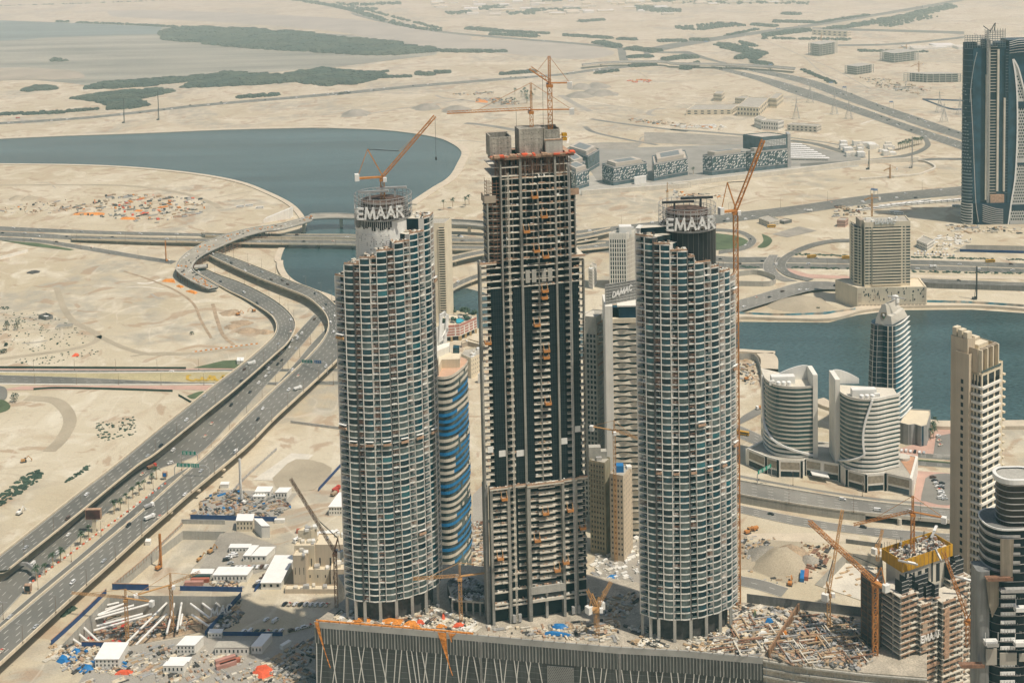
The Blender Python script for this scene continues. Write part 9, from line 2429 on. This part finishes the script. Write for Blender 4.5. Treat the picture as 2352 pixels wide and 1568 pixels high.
cubes(26,lambda:uni(1130,1470),lambda:uni(965,1055),C_,(7,15),'white cube villa in the dense cluster beyond the basin','white villas beyond the basin',[WHITEW,WHITEP]);cubes(60,lambda:uni(650,2300),lambda:uni(5,105),B_,(18,60),'low pale roof in the far desert town','low roofs of the far town',[CREAM,CONC_PALE,WHITEP]);cubes(24,lambda:uni(0,760),lambda:uni(-10,35),C_,(18,50),'low pale roof at the east of the far town','low roofs east of the far town',[CREAM,CONC_PALE]);cubes(9,lambda:uni(1560,1940),lambda:uni(305,335),C_,(20,60),'low white shed beyond the frame buildings','sheds beyond the frame buildings',[WHITEP])
for i,(x,yb,yt_)in enumerate(((822,800,655),(915,690,550),(1078,770,612),(1175,800,660),(1785,755,610),(1815,820,690),(1922,770,650))):
 p=G(C_(x,yb));h=min(70,ZAT(p,C_(0,yt_)[1]));t=thing('power_pylon','lattice power pylon standing in the desert by the motorway','pylon',tuple(p),'power pylons by the motorway');mb=MB()
 for sx,sy in((-1,-1),(1,-1),(1,1),(-1,1)):
  mb.beam(p+Vector((sx*6,sy*6,0)),p+Vector((sx*1.2,sy*1.2,h*.6)),.5);mb.beam(p+Vector((sx*1.2,sy*1.2,h*.6)),p+Vector((0,0,h)),.4)
  for k in range(6):f0,f1=k/6,(k+1)/6;w0,w1=6-4.8*f0,6-4.8*f1;mb.beam(p+Vector((sx*w0,sy*w0,h*.6*f0)),p+Vector((-sx*w1 if(sx==sy)else sx*w1,sy*w1 if sx==sy else-sy*w1,h*.6*f1)),.3)
 mb.build('lattice',STEEL,t);mb=MB()
 for z,l in((.62,9),(.76,11),(.9,8)):mb.beam(p+Vector((-l,0,h*z)),p+Vector((l,0,h*z)),.45)
 mb.build('cross_arm',STEEL,t)
 # gondolas hung on the curved towers
for T,ks,nm in((LT,[(1,.42),(3,.42),(5,.42),(7,.42),(9,.42),(11,.42),(0,.46),(0,.70),(12,.82),(9,.16)],'first curved tower'),(RT,[(2,.38),(4,.38),(6,.38),(8,.38),(10,.38),(12,.42),(12,.62),(12,.82),(7,.5)],'black drum tower')):
 for i,f in ks:
  z=T['zb']+(max(T['zt'])-T['zb'])*f;a,b=T['edge'](i,1.1,.1),T['edge'](i,1.1,.9);d=b-a;n=Vector((d.y,-d.x,0)).normalized()
  t=thing('work_cradle','orange work cradle hung outside the '+nm,'work cradle',(a.x,a.y,z),'work cradles on the '+nm);mb=MB();mb.frame((a.x,a.y,z),d,n*1.0,Vector((0,0,1.2)));mb.build('basket',PLY if f!=.7 else CRANEY,t);mb=MB();mb.frame((a.x,a.y,z+2.6),d,n*1.2,Vector((0,0,.15)))
  for q in(a,b):mb.beam((q.x,q.y,z),(q.x,q.y,z+2.6),.12)
  mb.build('canopy',WHITE,t)
  # things without a label yet keep none of the prototypes floating
for o in list(COL.objects):
 if o.parent is None and o.type=='EMPTY' and not o.get('label'):bpy.data.objects.remove(o)
a,b=G(G_(1425,1150),0),G(G_(1545,1120),0);t=thing('lettered_hoarding','white letters standing along the hoarding between the strutted pit and the shaded yard','sign',tuple(a));d=(b-a).normalized();mb=MB();mb.beam(a+Vector((0,0,3.4)),b+Vector((0,0,3.4)),.3)
for f in(0,.33,.66,1):q=a.lerp(b,f);mb.beam(q,q+Vector((0,0,3.4)),.25)
mb.build('frame',STEEL,t);pm=(a+b)/2;letters('MAC',lambda u:(pm+d*u+Vector((0,0,3.6)),d),4.6,t,WHITE,.2,.4,.25,.15)
# more wheel worn tracks over the far building land
random.seed(97)
for i in range(46):
 zf=random.choice([B_,B_,C_,D_,A_]);x,y=(uni(0,2300),uni(430,960))if zf is B_ else((uni(0,1900),uni(480,1300))if zf is C_ else((uni(0,1200),uni(150,900))if zf is D_ else(uni(0,2000),uni(800,1340))))
 if zf is B_ and(x<900 and y>840):continue
 if zf is A_ and 860<y<1250:continue
 dx,dy=uni(60,330)*random.choice([-1,1]),uni(-45,45)
 pts=[zf(x,y),zf(x+dx*.5+uni(-30,30),y+dy*.5+uni(-16,16)),zf(x+dx,y+dy)]
 strip('dirt_track',pts,uni(1.2,4.5),random.choice([TRACK,TRACK,TRACKG,KERB]),.10+.001*i)
p=G(D_(308,630));t=thing('fenced_enclosure','small dark walled enclosure alone on the open sand','enclosure',tuple(p));mb=MB();q=gp(d_((260,628),(310,640),(356,630),(310,612)));mb.wallstrip([(v.x,v.y)for v in q],0,4,.3,True);mb.build('wall',CONC_DARK,t);mb=MB();mb.box((p.x,p.y,1.6),(5,4,3));mb.box((p.x+5,p.y+3,1.2),(3,3,2.4));mb.build('hut',WHITEP,t)
p=G(D_(425,700));t=thing('pipe_rack','open rack of stacked pale pipes on the scrubby sand','rack',tuple(p));mb=MB()
for i in range(5):mb.beam(p+Vector((-8,i*2,2.4)),p+Vector((8,i*2+2,2.4)),.5);mb.beam(p+Vector((-8+i*4,i,0)),p+Vector((-8+i*4,i,2.4)),.3)
mb.build('frame',CONC,t)
a,b,c_q=G(A_(1770,1500)),G(A_(1950,1470)),G(A_(1945,1432));t=thing('white_ramp_wall','white wedge shaped wall by the water at the start of the unfinished ramp','wall',tuple(a));mb=MB();mb.prism([(a.x,a.y),(b.x,b.y),(b.x+2,b.y+14),(a.x+2,a.y+14)],-.2,[5,14,14,5]);mb.build('panel',WHITEW,t)
for zf,q,lb in((D_,((1360,195),(1470,190),(1480,205),(1370,212)),'dark portal slab over the underpass mouth below the unfinished ramp'),(D_,((1300,268),(1385,262),(1390,278),(1305,285)),'second dark portal slab nearer the open sand')):
 w_=[G(v,6)for v in P(zf,*q)];t=thing('underpass_portal',lb,'portal',tuple(w_[0]));mb=MB();mb.prism([(v.x,v.y)for v in w_],4.6,6,bottom=True);mb.build('roof_slab',CONC,t)
 for i in(0,1):mb=MB();v=w_[i];mb.bbox(v.x-.6,v.x+.6,v.y,v.y+6,0,4.6);mb.build('side_wall',SHADE,t)
